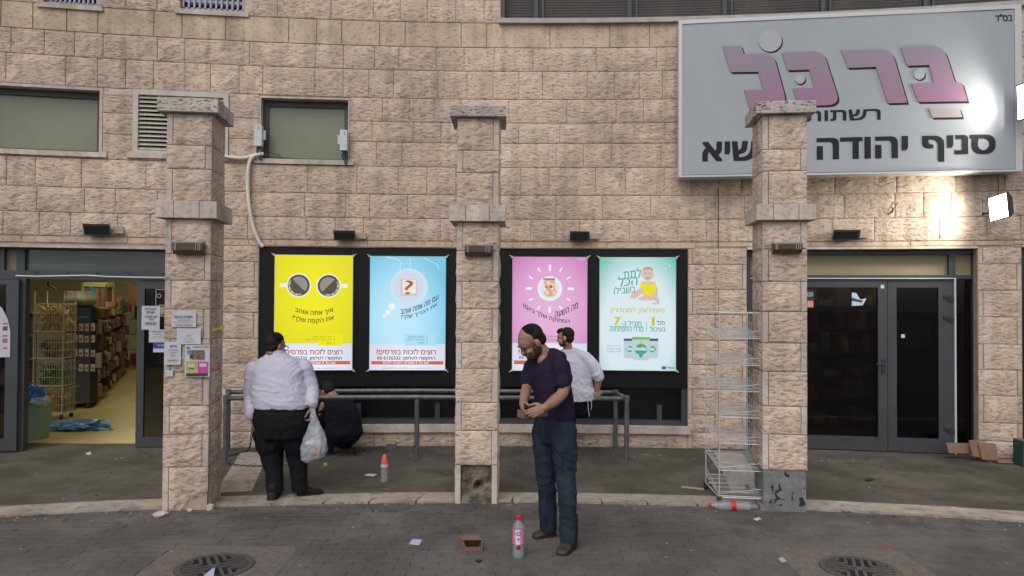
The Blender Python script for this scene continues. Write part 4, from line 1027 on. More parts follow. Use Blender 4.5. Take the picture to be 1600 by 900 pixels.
# ================================================================ LIT POSTERS
def grad_emit(name, c1, c2, ctr, rx, ry, strength=1.0, c3=None):
    m = bpy.data.materials.new(name); m.use_nodes = True; n = m.node_tree; b = n.nodes['Principled BSDF']; N = n.nodes.new; L = n.links.new
    b.inputs['Base Color'].default_value = (.01, .01, .01, 1); b.inputs['Roughness'].default_value = .35
    tc = N('ShaderNodeTexCoord'); mp = N('ShaderNodeMapping'); mp.inputs['Location'].default_value = (-ctr[0]/rx, 0, -ctr[1]/ry); mp.inputs['Scale'].default_value = (1/rx, 0, 1/ry); L(tc.outputs['Object'], mp.inputs[0])
    ln = N('ShaderNodeVectorMath'); ln.operation = 'LENGTH'; L(mp.outputs[0], ln.inputs[0])
    cr = N('ShaderNodeValToRGB'); e = cr.color_ramp.elements; e[0].color = (*c1, 1); e[1].color = (*c2, 1); e[0].position = .25; e[1].position = 1
    if c3: k = e.new(.62); k.color = (*c3, 1)
    L(ln.outputs['Value'], cr.inputs[0]); L(cr.outputs[0], b.inputs['Emission Color']); b.inputs['Emission Strength'].default_value = strength
    return m
def em(name, c, s=1.0): return mat(name, c, .5, emit=s)
E_white = grad_emit('lit_white', (.82, .85, .95), (.62, .66, .80), (0, .1), .55, .4)
E_red = em('lit_red_print', (.42, .07, .04)); E_blk = em('lit_dark_print', (.028, .026, .03)); E_grey = em('lit_grey_print', (.30, .31, .32)); E_redband = em('lit_band', (.55, .13, .09)); E_wp = em('lit_white_print', (.88, .9, .95))
M_clip = mat('clip_metal', (.5, .5, .5), .4)
def poster(px0, px1, pyt, pyb, label):
    s0, s1 = S(px0, .0), S(px1, .0); f = wframe((s0+s1)/2, 0, 0.0)
    w_ = (s1-s0)/2; z0, z1 = W((px0+px1)/2, pyb)[1], W((px0+px1)/2, pyt)[1]
    f = Frame(f.p(0, z0, .02), f.ex)
    t = empty('lit_poster', tuple(f.o), label, 'poster', 'backlit posters on the black display front')
    mb = MB(); mb.box(f, -w_-.006, w_+.006, -.006, z1-z0+.006, -.05, -.0015); obj('light_box', mb, mat('poster_edge', (.32, .32, .33), .5), t)
    for x, y in ((-w_, 0), (w_, 0), (-w_, z1-z0), (w_, z1-z0)):
        mb = MB(); mb.disc(f, x*1.02, y, .014, -.02, .006, 10); mb.tube([f.p(x, y, .003), f.p(x*1.09, y+(.022 if y else -.022), .002)], .005, 5); obj('clip', mb, M_clip, t)
    return t, f, w_, z1-z0
def sheet(t, f, name, m, x0, x1, y0, y1, z0=-.0015, z1=.0):
    mb = MB(); mb.box(f, x0, x1, y0, y1, z0, z1); return obj(name, mb, m, t, base=None)
def pt(t, f, m, s_, a, b, yb, yt, z=.003, bold=.02, name='lettering', **k):
    mb = MB(); ptext(mb, s_, f, a, b, yb, yt, z, bold=bold, **k); return obj(name, mb, m, t)
def lowerhalf(t, f, w_, h, a, b, ysplit, dx):
    yl = f.uv(a+20, ysplit)[1]
    sheet(t, f, 'lower_panel', E_white, -w_, w_, 0, yl, -.0014, .001)
    pt(t, f, E_red, 'רוצים לזכות בפרסים?', 588+dx, 681+dx, 554, 545, bold=.03)
    pt(t, f, E_blk, 'התקשרו לטלפון: 03-5135332', 589+dx, 680+dx, 563.5, 556.5, bold=.03)
    y0, y1 = f.uv(a, 569)[1], f.uv(a, 563.6)[1]
    sheet(t, f, 'print_band', E_redband, -w_+.02, w_-.02, y0-.004, y1-.004, .001, .0022)
    pt(t, f, E_wp, 'ענו על 5 שאלות ותוכלו לזכות', 598+dx, 670+dx, 568.6, 564.2)
    pt(t, f, E_blk, 'המבצע בהתאם לתקנון', 597+dx, 673+dx, 576.4, 574.2, bold=0)
    return yl
bend = lambda amp: (lambda u: amp*(4*(u-.5)**2-1))
# -- yellow
t, f, w_, h = poster(429.5, 551, 399, 578, 'backlit yellow poster with two coffee cups as eyes')
E_y = grad_emit('lit_yellow', (.86, .80, .002), (.72, .66, .001), (0, .9), .6, .9)
sheet(t, f, 'print', E_y, -w_, w_, 0, h)
lowerhalf(t, f, w_, h, 430, 551, 536.5, -146)
sheet(t, f, 'answer_panel', em('lit_yellow_tab', (.84, .78, .0)), f.uv(497, 540)[0], f.uv(535.5, 540)[0], f.uv(500, 540)[1], f.uv(500, 522)[1], .001, .0025)
for j, s_ in enumerate(('על בסיס חלב', 'חזק עם הרבה קפה', 'אחר')):
    pt(t, f, E_grey if 0 else em('lit_olive', (.25, .23, .01)), s_, (489, 476, 509)[j], 518, 528+j*4.9, 524.6+j*4.9, bold=.0)
    pt(t, f, em('lit_olive', (.25, .23, .01)), str(j+1), 521.5, 523 if j else 522.1, 528+j*4.9, 524.6+j*4.9, bold=0, rtl=False)
pt(t, f, E_blk, 'איך אתה אוהב', 461, 520.5, 489, 480.5, bold=.02, bend=bend(.045))
pt(t, f, E_blk, 'את הקפה שלך?', 457, 521.5, 501, 491.5, bold=.02, bend=bend(.045))
for cx, sg in ((467, -1), (513.5, 1)):
    u, v = f.uv(cx, 445.7 if sg < 0 else 446.5); r = .148
    o_ = MB(); o_.disc(f, u, v, r, .001, .004, 32); o_.box(f, min(u+sg*r*.9, u+sg*r*1.55), max(u+sg*r*.9, u+sg*r*1.55), v-.022, v+.022, .001, .0035)
    o_.mi = 1; o_.disc(f, u, v, r*.90, .004, .005, 32)
    o_.mi = 2; o_.prism(f, [(u+r*.8*math.cos(a), v+r*.8*math.sin(a)) for a in [math.pi/2+sg*(-.25+i*2.9/14)-math.pi/4*0+(0) for i in range(15)]] if 0 else [(u+r*.72*math.cos(R_(q)), v+r*.72*math.sin(R_(q))) for q in (range(-45, 136, 15) if sg < 0 else range(45, 226, 15))], .005, .006)
    o_.mi = 3
    for i in range(14):
        q = R_((150 if sg < 0 else -110)+i*10); o_.ring(f, u+r*.78*math.cos(q), v+r*.78*math.sin(q), .004, .0075+.003*(i % 3), .005, .0062, 8)
    obj('coffee_cup', o_, [em('lit_cup', (.85, .86, .78)), em('lit_coffee', (.075, .068, .045)), em('lit_coffee_sheen', (.27, .27, .23)), em('lit_foam', (.6, .58, .45))], t)
# -- blue
t, f, w_, h = poster(578.5, 696, 401, 578, 'backlit light blue poster with a thought bubble and question mark')
sheet(t, f, 'print', grad_emit('lit_blue', (.50, .78, .93), (.17, .54, .73), (-.1, .55), .65, 1.0, c3=(.36, .70, .90)), -w_, w_, 0, h)
lowerhalf(t, f, w_, h, 578, 696, 537, 0)
sheet(t, f, 'answer_panel', em('lit_blue_tab', (.42, .72, .90)), f.uv(632, 540)[0], f.uv(680.5, 540)[0], f.uv(632, 540)[1], f.uv(632, 521)[1], .001, .0025)
for j, s_ in enumerate(('חמאת בוטנים', 'ממרח ירקות', 'אחר')):
    pt(t, f, em('lit_slate', (.16, .25, .32)), s_, (638, 635, 653)[j], 663, 528+j*4.9, 524.6+j*4.9, bold=.0)
    pt(t, f, em('lit_slate', (.16, .25, .32)), str(j+1), 666.5, 668 if j else 667.1, 528+j*4.9, 524.6+j*4.9, bold=0, rtl=False)
u, v = f.uv(639, 449); mb = MB(); mb.disc(f, u, v, .235, .001, .003, 40); mb.mi = 1; mb.disc(f, u-.01, v+.02, .19, .003, .004, 36)
obj('thought_bubble', mb, [em('lit_bubble', (.60, .74, .86)), em('lit_bubble2', (.60, .68, .80))], t)
for x, y, r in ((612.5, 479, .042), (606, 488, .03), (600.5, 494, .018)): mb = MB(); mb.disc(f, *f.uv(x, y), r, .001, .003, 20); obj('bubble', mb, E_wp, t)
mb = MB(); mb.box(f, f.uv(626, 460)[0], f.uv(652, 460)[0], f.uv(626, 462)[1], f.uv(626, 436)[1], .004, .005); mb.mi = 1; mb.box(f, f.uv(629, 460)[0], f.uv(650, 460)[0], f.uv(626, 459)[1], f.uv(626, 437)[1], .005, .006); obj('bread_slice', mb, [em('lit_crust', (.58, .54, .50)), em('lit_bread', (.80, .78, .72))], t)
pt(t, f, em('lit_orange', (.45, .11, .03)), '?', 632, 646, 460, 438, z=.0075, rtl=False, bold=.01, name='question_mark')
pt(t, f, E_blk, 'עם מה אתה אוהב', 626, 685, 491, 483.5, bold=.025, bend=lambda u: .19*u**1.6)
pt(t, f, E_blk, 'את הכריך שלך?', 627, 683, 500, 492, bold=.02, bend=lambda u: .165*u**1.8)
for pts in ([(640, 403), (641, 412), (640, 421), (646, 427)], [(625, 430), (626, 410), (618, 404), (604, 402)], [(663, 403), (672, 408), (683, 413), (686, 421)]): mb = MB(); mb.tube([f.p(*f.uv(*p), .006) for p in pts], .004, 5); obj('string_print', mb, em('lit_pale', (.66, .80, .86)), t)
# -- pink
t, f, w_, h = poster(801, 917, 402, 579, 'backlit pink poster with a plate of pastry as a clock face')
sheet(t, f, 'print', grad_emit('lit_pink', (.74, .42, .66), (.52, .17, .44), (0, .75), .7, .9, c3=(.69, .33, .60)), -w_, w_, 0, h)
yl = f.uv(820, 536)[1]; sheet(t, f, 'lower_panel', E_white, -w_, w_, 0, yl, -.0014, .001)
sheet(t, f, 'print_band', E_redband, -w_+.02, w_-.02, f.uv(801, 569)[1], f.uv(801, 563)[1], .001, .0022)
pt(t, f, E_red, 'רוצים לזכות בפרסים?', 810, 904, 554, 545, bold=.03); pt(t, f, E_blk, 'התקשרו לטלפון: 03-5135332', 811, 903, 563, 556, bold=.03)
u, v = f.uv(859, 451)
mb = MB(); mb.disc(f, u, v, .155, .001, .003, 40); mb.mi = 1; mb.disc(f, u, v, .12, .003, .0038, 36)
mb.mi = 2; mb.prism(f, [(u-.08, v+.10), (u-.04, v-.02), (u-.08, v-.06), (u-.02, v-.10), (u+.05, v-.09), (u+.09, v-.04), (u+.06, v+.02), (u+.06, v+.12)][::-1], .0038, .005)
mb.mi = 3
for dx, dy, r in ((-.02, .07, .026), (.03, .05, .022), (-.03, -.05, .022), (.03, 0, .02), (.05, -.05, .018)): mb.disc(f, u+dx, v+dy, r, .005, .006, 14)
mb.mi = 4; mb.box(f, u-.085, u+.065, v+.11, v+.128, .005, .0062); mb.disc(f, u+.015, v+.025, .02, .0062, .007, 10); mb.disc(f, u-.045, v+.02, .014, .005, .007, 10)
obj('pastry_plate', mb, [em('lit_plate', (.80, .82, .86)), em('lit_plate2', (.70, .73, .78)), em('lit_pastry', (.72, .38, .24)), em('lit_cream', (.86, .66, .52)), em('lit_pastry_dark', (.35, .12, .05))], t)
for i in range(12):
    a = math.pi/2-i*math.pi/6; big = i % 3 == 0; r0, r1 = .225 if big else .245, .30; hw = .015 if big else .009
    cf = Frame(f.p(u, v, 0), f.ex*math.cos(a)+f.ey*math.sin(a), f.ey*math.cos(a)-f.ex*math.sin(a)); mb = MB(); mb.box(cf, r0, r1, -hw, hw, .001, .003); obj('clock_mark', mb, E_wp, t)
pt(t, f, E_blk, 'מה השעה', 867, 903, 496, 487, bold=.02, bend=lambda u: .12*u**1.3)
pt(t, f, E_blk, 'המתוקה שלך ביום?', 817, 890, 507, 498, bold=.02, bend=lambda u: .20*(1-u)**1.8)
for j, s_ in enumerate(('עם הקפה', 'אחרי הצהריים')): pt(t, f, em('lit_plum', (.35, .12, .28)), s_, (852, 850)[j], 880, 528+j*5, 524.5+j*5, bold=0)
pt(t, f, em('lit_pinkwhite', (.75, .5, .68)), 'טעים', 902, 914, 407, 403, bold=.02)
# -- teal / formula
t, f, w_, h = poster(937, 1055.5, 402.5, 578.5, 'backlit white and teal poster with a baby in yellow and three tins')
sheet(t, f, 'print', grad_emit('lit_teal', (.68, .79, .84), (.10, .50, .42), (0, .52), .70, 1.12, c3=(.66, .78, .84)), -w_, w_, 0, h)
E_teal = em('lit_teal_print', (.03, .32, .30)); E_yel = em('lit_yellow_print', (.62, .52, .01)); E_skin = em('lit_skin', (.66, .50, .42)); E_green = em('lit_green', (.20, .48, .10)); E_navy = em('lit_navy', (.02, .09, .28))
for s_, a, b, yb, yt in (('לתת', 974, 1002, 437, 421), ('הכל', 966, 996, 448, 432), ('בשבילו', 959, 993, 460, 448)): pt(t, f, em('lit_teal_hand', (.10, .40, .38)), s_, a, b, yb, yt, bold=.02, bend=lambda u: .025*u)
mb = MB(); mb.disc(f, *f.uv(978, 441), .011, .003, .004, 10); obj('dot', mb, E_yel, t)
mb = MB()                                                # baby: head, body, arms, legs
F = f.uv
mb.disc(f, *F(1012, 428.5), .072, .002, .003, 24, .082); mb.disc(f, F(1012, 428)[0]-.068, F(1012, 430)[1], .016, .002, .0028, 10); mb.disc(f, F(1012, 428)[0]+.068, F(1012, 430)[1], .016, .002, .0028, 10)
mb.prism(f, [F(*p) for p in ((1003, 440), (1000, 450), (985, 461), (984, 466), (992, 467), (1004, 458), (1006, 462), (996, 467), (1002, 470), (1022, 469), (1029, 474), (1031, 470), (1027, 463), (1028, 452), (1023, 440))], .0015, .0022)
mb.mi = 1; mb.prism(f, [F(*p) for p in ((1001, 440), (1000, 448), (1004, 452), (1007, 461), (1017, 462), (1022, 458), (1026, 450), (1023, 441), (1016, 444), (1008, 444))], .003, .004)
mb.mi = 2; 
for x, y in ((1008.8, 427), (1015.5, 427)): mb.disc(f, *F(x, y), .007, .003, .004, 8)
mb.prism(f, [F(*p) for p in ((1007.5, 433), (1012, 436), (1016.5, 433), (1012, 434.5))], .003, .004)
mb.mi = 3; mb.prism(f, [F(*p) for p in ((1003.6, 423), (1005, 419), (1010, 417), (1015, 417), (1019.5, 419.5), (1020.5, 424), (1016, 421), (1009, 420.5))], .003, .0038)
obj('baby_print', mb, [E_skin, em('lit_vest', (.80, .70, .02)), em('lit_brown', (.10, .06, .04)), em('lit_hair', (.40, .32, .26))], t)
pt(t, f, E_blk, 'מיכאל', 1019, 1030, 475.5, 472.5, bold=0)
pt(t, f, E_yel, 'סימילאק למהדרין', 953.5, 1038.5, 490.5, 480.5, bold=.02)
pt(t, f, E_teal, "מס'", 1026, 1038.5, 508, 500.5, bold=.02); pt(t, f, E_yel, '1', 1018.5, 1023, 508.5, 495.5, rtl=False, bold=.05)
pt(t, f, E_teal, 'בעיכול', 1015.5, 1040, 518, 509.8, bold=.02); pt(t, f, E_teal, 'מוביל ב-', 971, 1002.5, 508.5, 500.5, bold=.02); pt(t, f, E_yel, '7', 959, 969.5, 508.5, 495.5, rtl=False, bold=.05)
pt(t, f, E_teal, 'מדדי התפתחות', 953, 1005, 518, 509.8, bold=.02)
mb = MB(); a, b = F(1009.8, 517), F(1010.4, 502); mb.box(f, a[0], b[0]+.001, a[1], b[1], .002, .003); obj('divider', mb, E_grey, t)
for j, (x0_, x1_, yt_, yb_, z_, cc) in enumerate(((974.5, 990, 529, 560, .002, E_navy), (1013, 1028.5, 529, 560, .002, E_navy), (987.5, 1015, 526.5, 563, .006, E_green))):
    a, b = F(x0_, yb_), F(x1_, yt_); mb = MB(); hh = b[1]-a[1]; cx_ = (a[0]+b[0])/2; ww = (b[0]-a[0])/2
    mb.prism(f, [(cx_+ww*x, a[1]+hh*y) for x, y in ((-1, .06), (-.6, .01), (0, 0), (.6, .01), (1, .06), (1, .9), (-1, .9))], z_, z_+.001)
    mb.mi = 1; mb.box(f, a[0], b[0], b[1]-hh*.12, b[1], z_+.001, z_+.002)
    mb.mi = 2; mb.disc(f, cx_+(0 if j == 2 else (.012 if j == 0 else -.012)), a[1]+hh*.47, ww*.74, z_+.001, z_+.002, 24, ww*.62)
    if j == 2: mb.mi = 3; mb.disc(f, cx_, a[1]+hh*.76, ww*.17, z_+.002, z_+.003, 12); mb.mi = 2; mb.disc(f, cx_, a[1]+hh*.2, ww*.22, z_+.001, z_+.0022, 12)
    obj('tin_print', mb, [em('lit_tin', (.50, .60, .66)), cc, em('lit_tin_green', (.05, .36, .24)), em('lit_bear', (.6, .45, .22))], t)
    if j == 2: pt(t, f, E_wp, 'Similac', 991.5, 1011, 547.5, 541.5, z=z_+.004, rtl=False, bold=.03)
    if j == 0: pt(t, f, E_wp, 'Sim', 979, 987.3, 547.5, 542, z=z_+.003, rtl=False, bold=.03)
    if j == 1: pt(t, f, E_wp, 'lac', 1015.8, 1023.5, 547.5, 542, z=z_+.003, rtl=False, bold=.03)
for j, s_ in enumerate(('תחליף חלב אם', 'המוביל בישראל', 'לפי נתונים')): pt(t, f, em('lit_small', (.16, .22, .25)), s_, 948, 970, 542.5+j*4, 539.5+j*4, bold=0)
pt(t, f, E_yel, 'סימילאק', 940, 959, 408.5, 404.5, bold=.04); pt(t, f, E_teal, 'כשר למהדרין', 943, 956, 412, 409.6, bold=0)
pt(t, f, E_blk, 'Abbott', 1042, 1054, 576, 573, rtl=False, bold=.03)
mb = MB(); a, b = F(1034, 577), F(1040.5, 572.5); mb.box(f, a[0], b[0], a[1], b[1], .001, .003); obj('maker_mark', mb, E_navy, t)
pt(t, f, E_blk, 'חשוב לדעת הנקה היא המזון הטוב ביותר לתינוק', 975, 1008, 577.6, 576.2, bold=0)
for x, y, r in ((1041, 412, .006), (1046, 415, .009), (1039.5, 420, .007), (1047, 431, .005), (949, 447, .005), (946, 428, .004)): mb = MB(); mb.disc(f, *F(x, y), r, .001, .002, 8); obj('sparkle', mb, E_wp, t)
# ================================================================ LAMPS ON THE WALL
def wall_flood(px0, px1, py0, py1, box_right, label):
    cx, cy = (px0+px1)/2, (py0+py1)/2; s, z = W(cx, cy, .08); f = wframe(s, z, 0); hw = (px1-px0)/2/FPX*9.1; hh = (py1-py0)/2/FPX*9.1
    t = empty('floodlight', tuple(P(s, .05, z)), label, 'floodlight', 'small black floodlights over the shop front')
    mb = MB(); mb.hexa([f.p(-hw*.8, -hh*.8, .03), f.p(hw*.8, -hh*.8, .03), f.p(hw*.8, hh*.9, .03), f.p(-hw*.8, hh*.9, .03), f.p(-hw, -hh, .085), f.p(hw, -hh, .085), f.p(hw, hh, .15), f.p(-hw, hh, .15)])
    obj('housing', mb, mat('flood_housing', (.05, .052, .05), .5), t)
    mb = MB(); mb.hexa([f.p(-hw*.9, -hh*.8, .088), f.p(hw*.88, -hh*.8, .088), f.p(hw*.88, hh*.62, .141), f.p(-hw*.9, hh*.62, .141), f.p(-hw*.86, -hh*.76, .094), f.p(hw*.84, -hh*.76, .094), f.p(hw*.84, hh*.58, .145), f.p(-hw*.86, hh*.58, .145)])
    obj('glass', mb, mat('flood_glass', (.018, .028, .024), .25), t)
    mb = MB(); mb.box(f, -.03, .03, -.03, .03, 0, .035); obj('bracket', mb, M_gold, t)
    mb = MB(); mb.box(f, hw+.01, hw+.12, -hh*.5, hh*.75, .0, .045); obj('junction_box', mb, mat('beige_plastic', (.33, .29, .22), .6), t)
wall_flood(134, 172, 351, 368, 1, 'small dark floodlight above the open shop door')
wall_flood(522, 556, 361, 376, 1, 'small dark floodlight above the yellow poster')
wall_flood(890, 921, 362, 377, 1, 'small dark floodlight between the pink and teal posters')
wall_flood(1301, 1341, 360, 375, 1, 'small dark floodlight above the closed double door')
def bright_flood(px, py, d, hw, hh, aim, label, tilt, power):
    s, z = W(px, py, d); p = P(s, d, z); fw = aim.normalized(); ex = Vector((0, 0, 1)).cross(fw).normalized(); f = Frame(p, ex, fw.cross(ex))
    f = Frame(p, f.ex*math.cos(tilt)+f.ey*math.sin(tilt), f.ey*math.cos(tilt)-f.ex*math.sin(tilt))
    t = empty('bright_floodlight', tuple(p), label, 'floodlight')
    mb = MB(); mb.hexa([f.p(-hw*.7, -hh*.7, -.09), f.p(hw*.7, -hh*.7, -.09), f.p(hw*.7, hh*.7, -.09), f.p(-hw*.7, hh*.7, -.09), f.p(-hw*1.08, -hh*1.08, -.01), f.p(hw*1.08, -hh*1.08, -.01), f.p(hw*1.08, hh*1.08, -.01), f.p(-hw*1.08, hh*1.08, -.01)])
    mb.box(f, -hw*1.08, hw*1.08, hh, hh*1.08, -.01, .005); mb.box(f, -hw*1.08, hw*1.08, -hh*1.08, -hh, -.01, .005); mb.box(f, -hw*1.08, -hw, -hh, hh, -.01, .005); mb.box(f, hw, hw*1.08, -hh, hh, -.01, .005)
    obj('housing', mb, M_gold, t)
    mb = MB(); mb.box(f, -hw, hw, -hh, hh, -.0095, 0); obj('lens', mb, mat('flood_glow', (1, .98, .9), .5, emit=14), t)
    mb = MB(); q = P(s, 0, z-.02); mb.tube([p-fw*.08, (p-fw*.10+q)/2+Vector((0, 0, -.03)), q], .012, 6); mb.tube([p-fw*.09, P(s+.1, .12, z+.08), P(s+.15, .05, z+.3), P(s+.14, .02, z+.5)], .005, 5); obj('arm', mb, M_gold, t)
    L_ = bpy.data.lights.new('flood_lamp', 'SPOT'); L_.energy = power; L_.spot_size = R_(165); L_.spot_blend = .5; L_.color = (1, .93, .78); L_.shadow_soft_size = .06
    lo = bpy.data.objects.new('flood_lamp', L_); col.objects.link(lo); lo.parent = t; lo.location = fw*.02; lo.rotation_euler = (-fw).to_track_quat('Z', 'Y').to_euler()
    return t
bright_flood(1560, 324, .42, .17, .13, Vector((-1, .05, -.05)), 'glaring white floodlight on the wall below the shop sign', .06, 95)
bright_flood(1606, 156, .55, .13, .19, Vector((-.95, -.2, 0)), 'bright floodlight at the right edge beside the shop sign', .03, 70)
# ================================================================ RADIOS, CABLES
def radio(px0, px1, py0, py1, side, label):
    s, z = W((px0+px1)/2, (py0+py1)/2, .06); f = wframe(s, z, .0); hw = (px1-px0)/2/FPX*9.2; hh = (py1-py0)/2/FPX*9.2
    t = empty('outdoor_radio_unit', tuple(P(s, .03, z)), label, 'radio unit', 'white radio boxes beside the frosted window')
    mb = MB(); mb.box(f, -hw, hw, -hh, hh, .0, .11)
    obj('case', mb, M_white, t); mb = MB(); mb.box(f, side*hw if side > 0 else -hw-.035, side*hw+.035 if side > 0 else -hw, -hh*.35, hh*.55, .03, .06); obj('bracket', mb, M_white, t)
    mb = MB(); mb.box(f, hw*.1, hw*.35, hh*.72, hh*.82, .11, .112); mb.box(f, hw*.1, hw*.35, hh*.5, hh*.6, .11, .112); obj('logo_print', mb, M_gold, t)
    mb = MB(); mb.tube([f.p(0, -hh, .05), f.p(-.02, -hh-.06, .05), f.p(.03, -hh-.16, .06)], .012, 6); mb.tube([f.p(.02, -hh, .05), f.p(.05, -hh-.08, .05), f.p(.01, -hh-.16, .05)], .008, 6); obj('lead', mb, mat('green_lead', (.01, .06, .035), .5), t)
radio(398.5, 410, 196, 229, 1, 'white radio box at the left edge of the middle frosted window')
radio(532, 543, 204, 236, -1, 'white radio box at the right edge of the middle frosted window')
def wpt(px, py, d): s, z = W(px, py, d); return P(s, d, z)
def spline(pts, n=5):
    out = []; P_ = [pts[0]]+list(pts)+[pts[-1]]
    for i in range(1, len(P_)-2):
        for j in range(n):
            u = j/n; a, b, c, d = P_[i-1:i+3]
            out.append(.5*((2*b)+(c-a)*u+(2*a-5*b+4*c-d)*u*u+(3*b-a-3*c+d)*u**3))
    return out+[P_[-2]]
mb = MB()
for o_, pts in ((0, [(350, 244), (362, 246), (380, 247), (396, 243), (412, 240)]), (1, [(408, 241), (396, 244), (389, 256), (387, 285), (389, 320), (395, 352), (403, 374), (411, 386)]), (2, [(404, 243), (393, 248), (387, 262), (386, 295), (391, 335), (399, 365), (409, 386)])):
    mb.tube(spline([wpt(x, y, .05+.02*(o_ == 1)) for x, y in pts]), .022 if o_ != 2 else .017, 8)
obj('white_conduit', mb, mat('off_white_cable', (.58, .56, .51), .5, var=.1), None, 'thick off-white cable looping down the wall left of the yellow poster', 'cable', smooth=True)
mb = MB()
for pts in ([(410, 228), (414, 240), (424, 244), (440, 246), (470, 249)], [(415, 238), (425, 239), (436, 243), (443, 247)], [(470, 249), (500, 249), (525, 250), (538, 248), (540, 238)], [(412, 243), (418, 247), (413, 236)]): mb.tube(spline([wpt(x, y, -.03) for x, y in pts]), .006, 5)
obj('green_cable', mb, mat('green_cable_plastic', (.01, .10, .06), .5), None, 'thin green cable along the sill of the middle frosted window', 'cable')
mb = MB(); s = S(1122); mb.tube([P(s, .008, Z(283, 1122)), P(s, .008, Z(386, 1122))], .007, 5); obj('joint_wire', mb, mat('rusty_brown', (.10, .06, .04), .8), None, 'thin brown cable running down the wall below the sign', 'cable')
mb = MB(); f = wframe(*W(1390, 328), 0); mb.ring(f, 0, 0, .03, .045, 0, .006, 14); mb.tube([f.p(-.02, -.06, .01), f.p(.03, 0, .03), f.p(.09, .09, .02)], .006, 5); obj('anchor_bolt', mb, M_gold, None, 'small round wire anchor on the wall under the shop sign', 'wall anchor')
# ================================================================ RAIL
rz = .71
def railp(px, py, h): 
    g = ray(px, py); return CAM+g*((h-CAMH)/g.z)
fl = railp(352, 619, rz); frr = railp(981, 621, rz)
front = [gnd(354, 724), gnd(651, 719), gnd(979, 715)]
Yf = (8.42, 8.62, 8.66)
front = [Vector((at(352, 700, 8.42).x, 8.42, 0)), Vector((at(651, 700, 8.60).x, 8.60, 0)), Vector((at(979, 700, 8.55).x, 8.55, 0))]
back = [Vector((at(356, 700, 8.98).x, 8.98, 0)), Vector((at(660, 650, 9.2).x, 9.22, 0)), Vector((at(962, 650, 9.1).x, 9.12, 0))]
t = empty('trolley_rail', tuple(front[1]), 'grey tubular steel trolley rail along the black display front', 'rail')
U3 = Vector((0, 0, rz)); top = [p+U3 for p in front]; tb = [p+U3 for p in back]
mb = MB(); mb.tube(spline(top, 4), .028, 10); obj('front_tube', mb, M_steel, t, smooth=True)
mb = MB(); mb.tube(spline(tb, 4), .028, 10); obj('rear_tube', mb, M_steel, t, smooth=True)
for a, b in ((top[0], tb[0]), (top[2], tb[2])): mb = MB(); mb.tube([a, b], .027, 10); obj('end_tube', mb, M_steel, t, smooth=True)
for p in front+[back[0], back[2]]:
    mb = MB(); mb.tube([p, p+U3-Vector((0, 0, .02))], .028, 10); mb.disc(Frame(p, (1, 0, 0), (0, 1, 0)), 0, 0, .065, 0, .008, 16); obj('post', mb, M_steel, t)
for p in (top[0], top[2], tb[0], tb[2]): mb = MB(); fr_ = Frame(p, (1, 0, 0), (0, 1, 0)); mb.disc(fr_, 0, 0, .034, -.034, .034, 12); obj('elbow', mb, M_steel, t)
# chain lying along the foot of the rail
def chain(pts, label):
    P_ = spline(pts, 8); mb = MB(); d = 0; L_ = [P_[0]]
    for a in P_[1:]:
        while (a-L_[-1]).length > .034: L_.append(L_[-1]+(a-L_[-1]).normalized()*.034)
    for i in range(len(L_)-1):
        m_ = (L_[i]+L_[i+1])/2; e = (L_[i+1]-L_[i]).normalized(); u = e.cross(Vector((0, 0, 1)) if abs(e.z) < .8 else X3).normalized(); v = e.cross(u)
        w1 = u if i % 2 else v; pts2 = [m_+e*.022*math.cos(q)+w1*.011*math.sin(q) for q in [6.283*k/8 for k in range(9)]]; mb.tube(pts2, .0042, 4, False)
    obj('chain', mb, mat('rusty_chain', (.04, .028, .022), .7, metal=.3), None, label, 'chain', 'chains by the trolley rail')
chain([gnd(352, 722, .02), gnd(372, 727, .01), gnd(395, 728, .01), gnd(420, 728, .01)], 'rusty chain lying on the ground from the foot of the left rail post')
chain([gnd(354, 712, .02), gnd(370, 709, .01), gnd(388, 703, .01), at(392, 688, 8.95), at(394, 665, 8.95), at(394, 645, 8.95)], 'rusty chain hanging beside the wall pier behind the man in white')
# ================================================================ WIRE RACK
M_wire = mat('rack_wire', (.48, .49, .51), .45, metal=.2)
A = gnd(1131, 786); 
p_fl = Vector((at(1124, 700, 6.78).x, 6.78, 0)); p_fr = Vector((at(1194, 700, 6.72).x, 6.72, 0)); p_bl = Vector((at(1103, 700, 7.32).x, 7.32, 0)); p_br = Vector((at(1168, 700, 7.26).x, 7.26, 0))
zt_ = at(1155, 489, 6.75).z
t = empty('wire_rack', tuple((p_fl+p_br)/2), 'empty white wire display rack on casters leaning by the right pillar', 'wire rack')
def wz(a, b, u): return a+(b-a)*u
mb = MB()
for p in (p_fl, p_fr, p_bl, p_br): mb.tube([p+Vector((0, 0, .05)), p+Vector((0, 0, zt_))], .0055, 6)
for z in (zt_, .06):
    for a, b in ((p_fl, p_fr), (p_fr, p_br), (p_br, p_bl), (p_bl, p_fl)): mb.tube([a+Z3*z, b+Z3*z], .0055, 6)
obj('frame', mb, M_wire, t)
shz = [at(1155, y, 6.75).z for y in (529, 571, 612, 653, 694, 736, 776)]
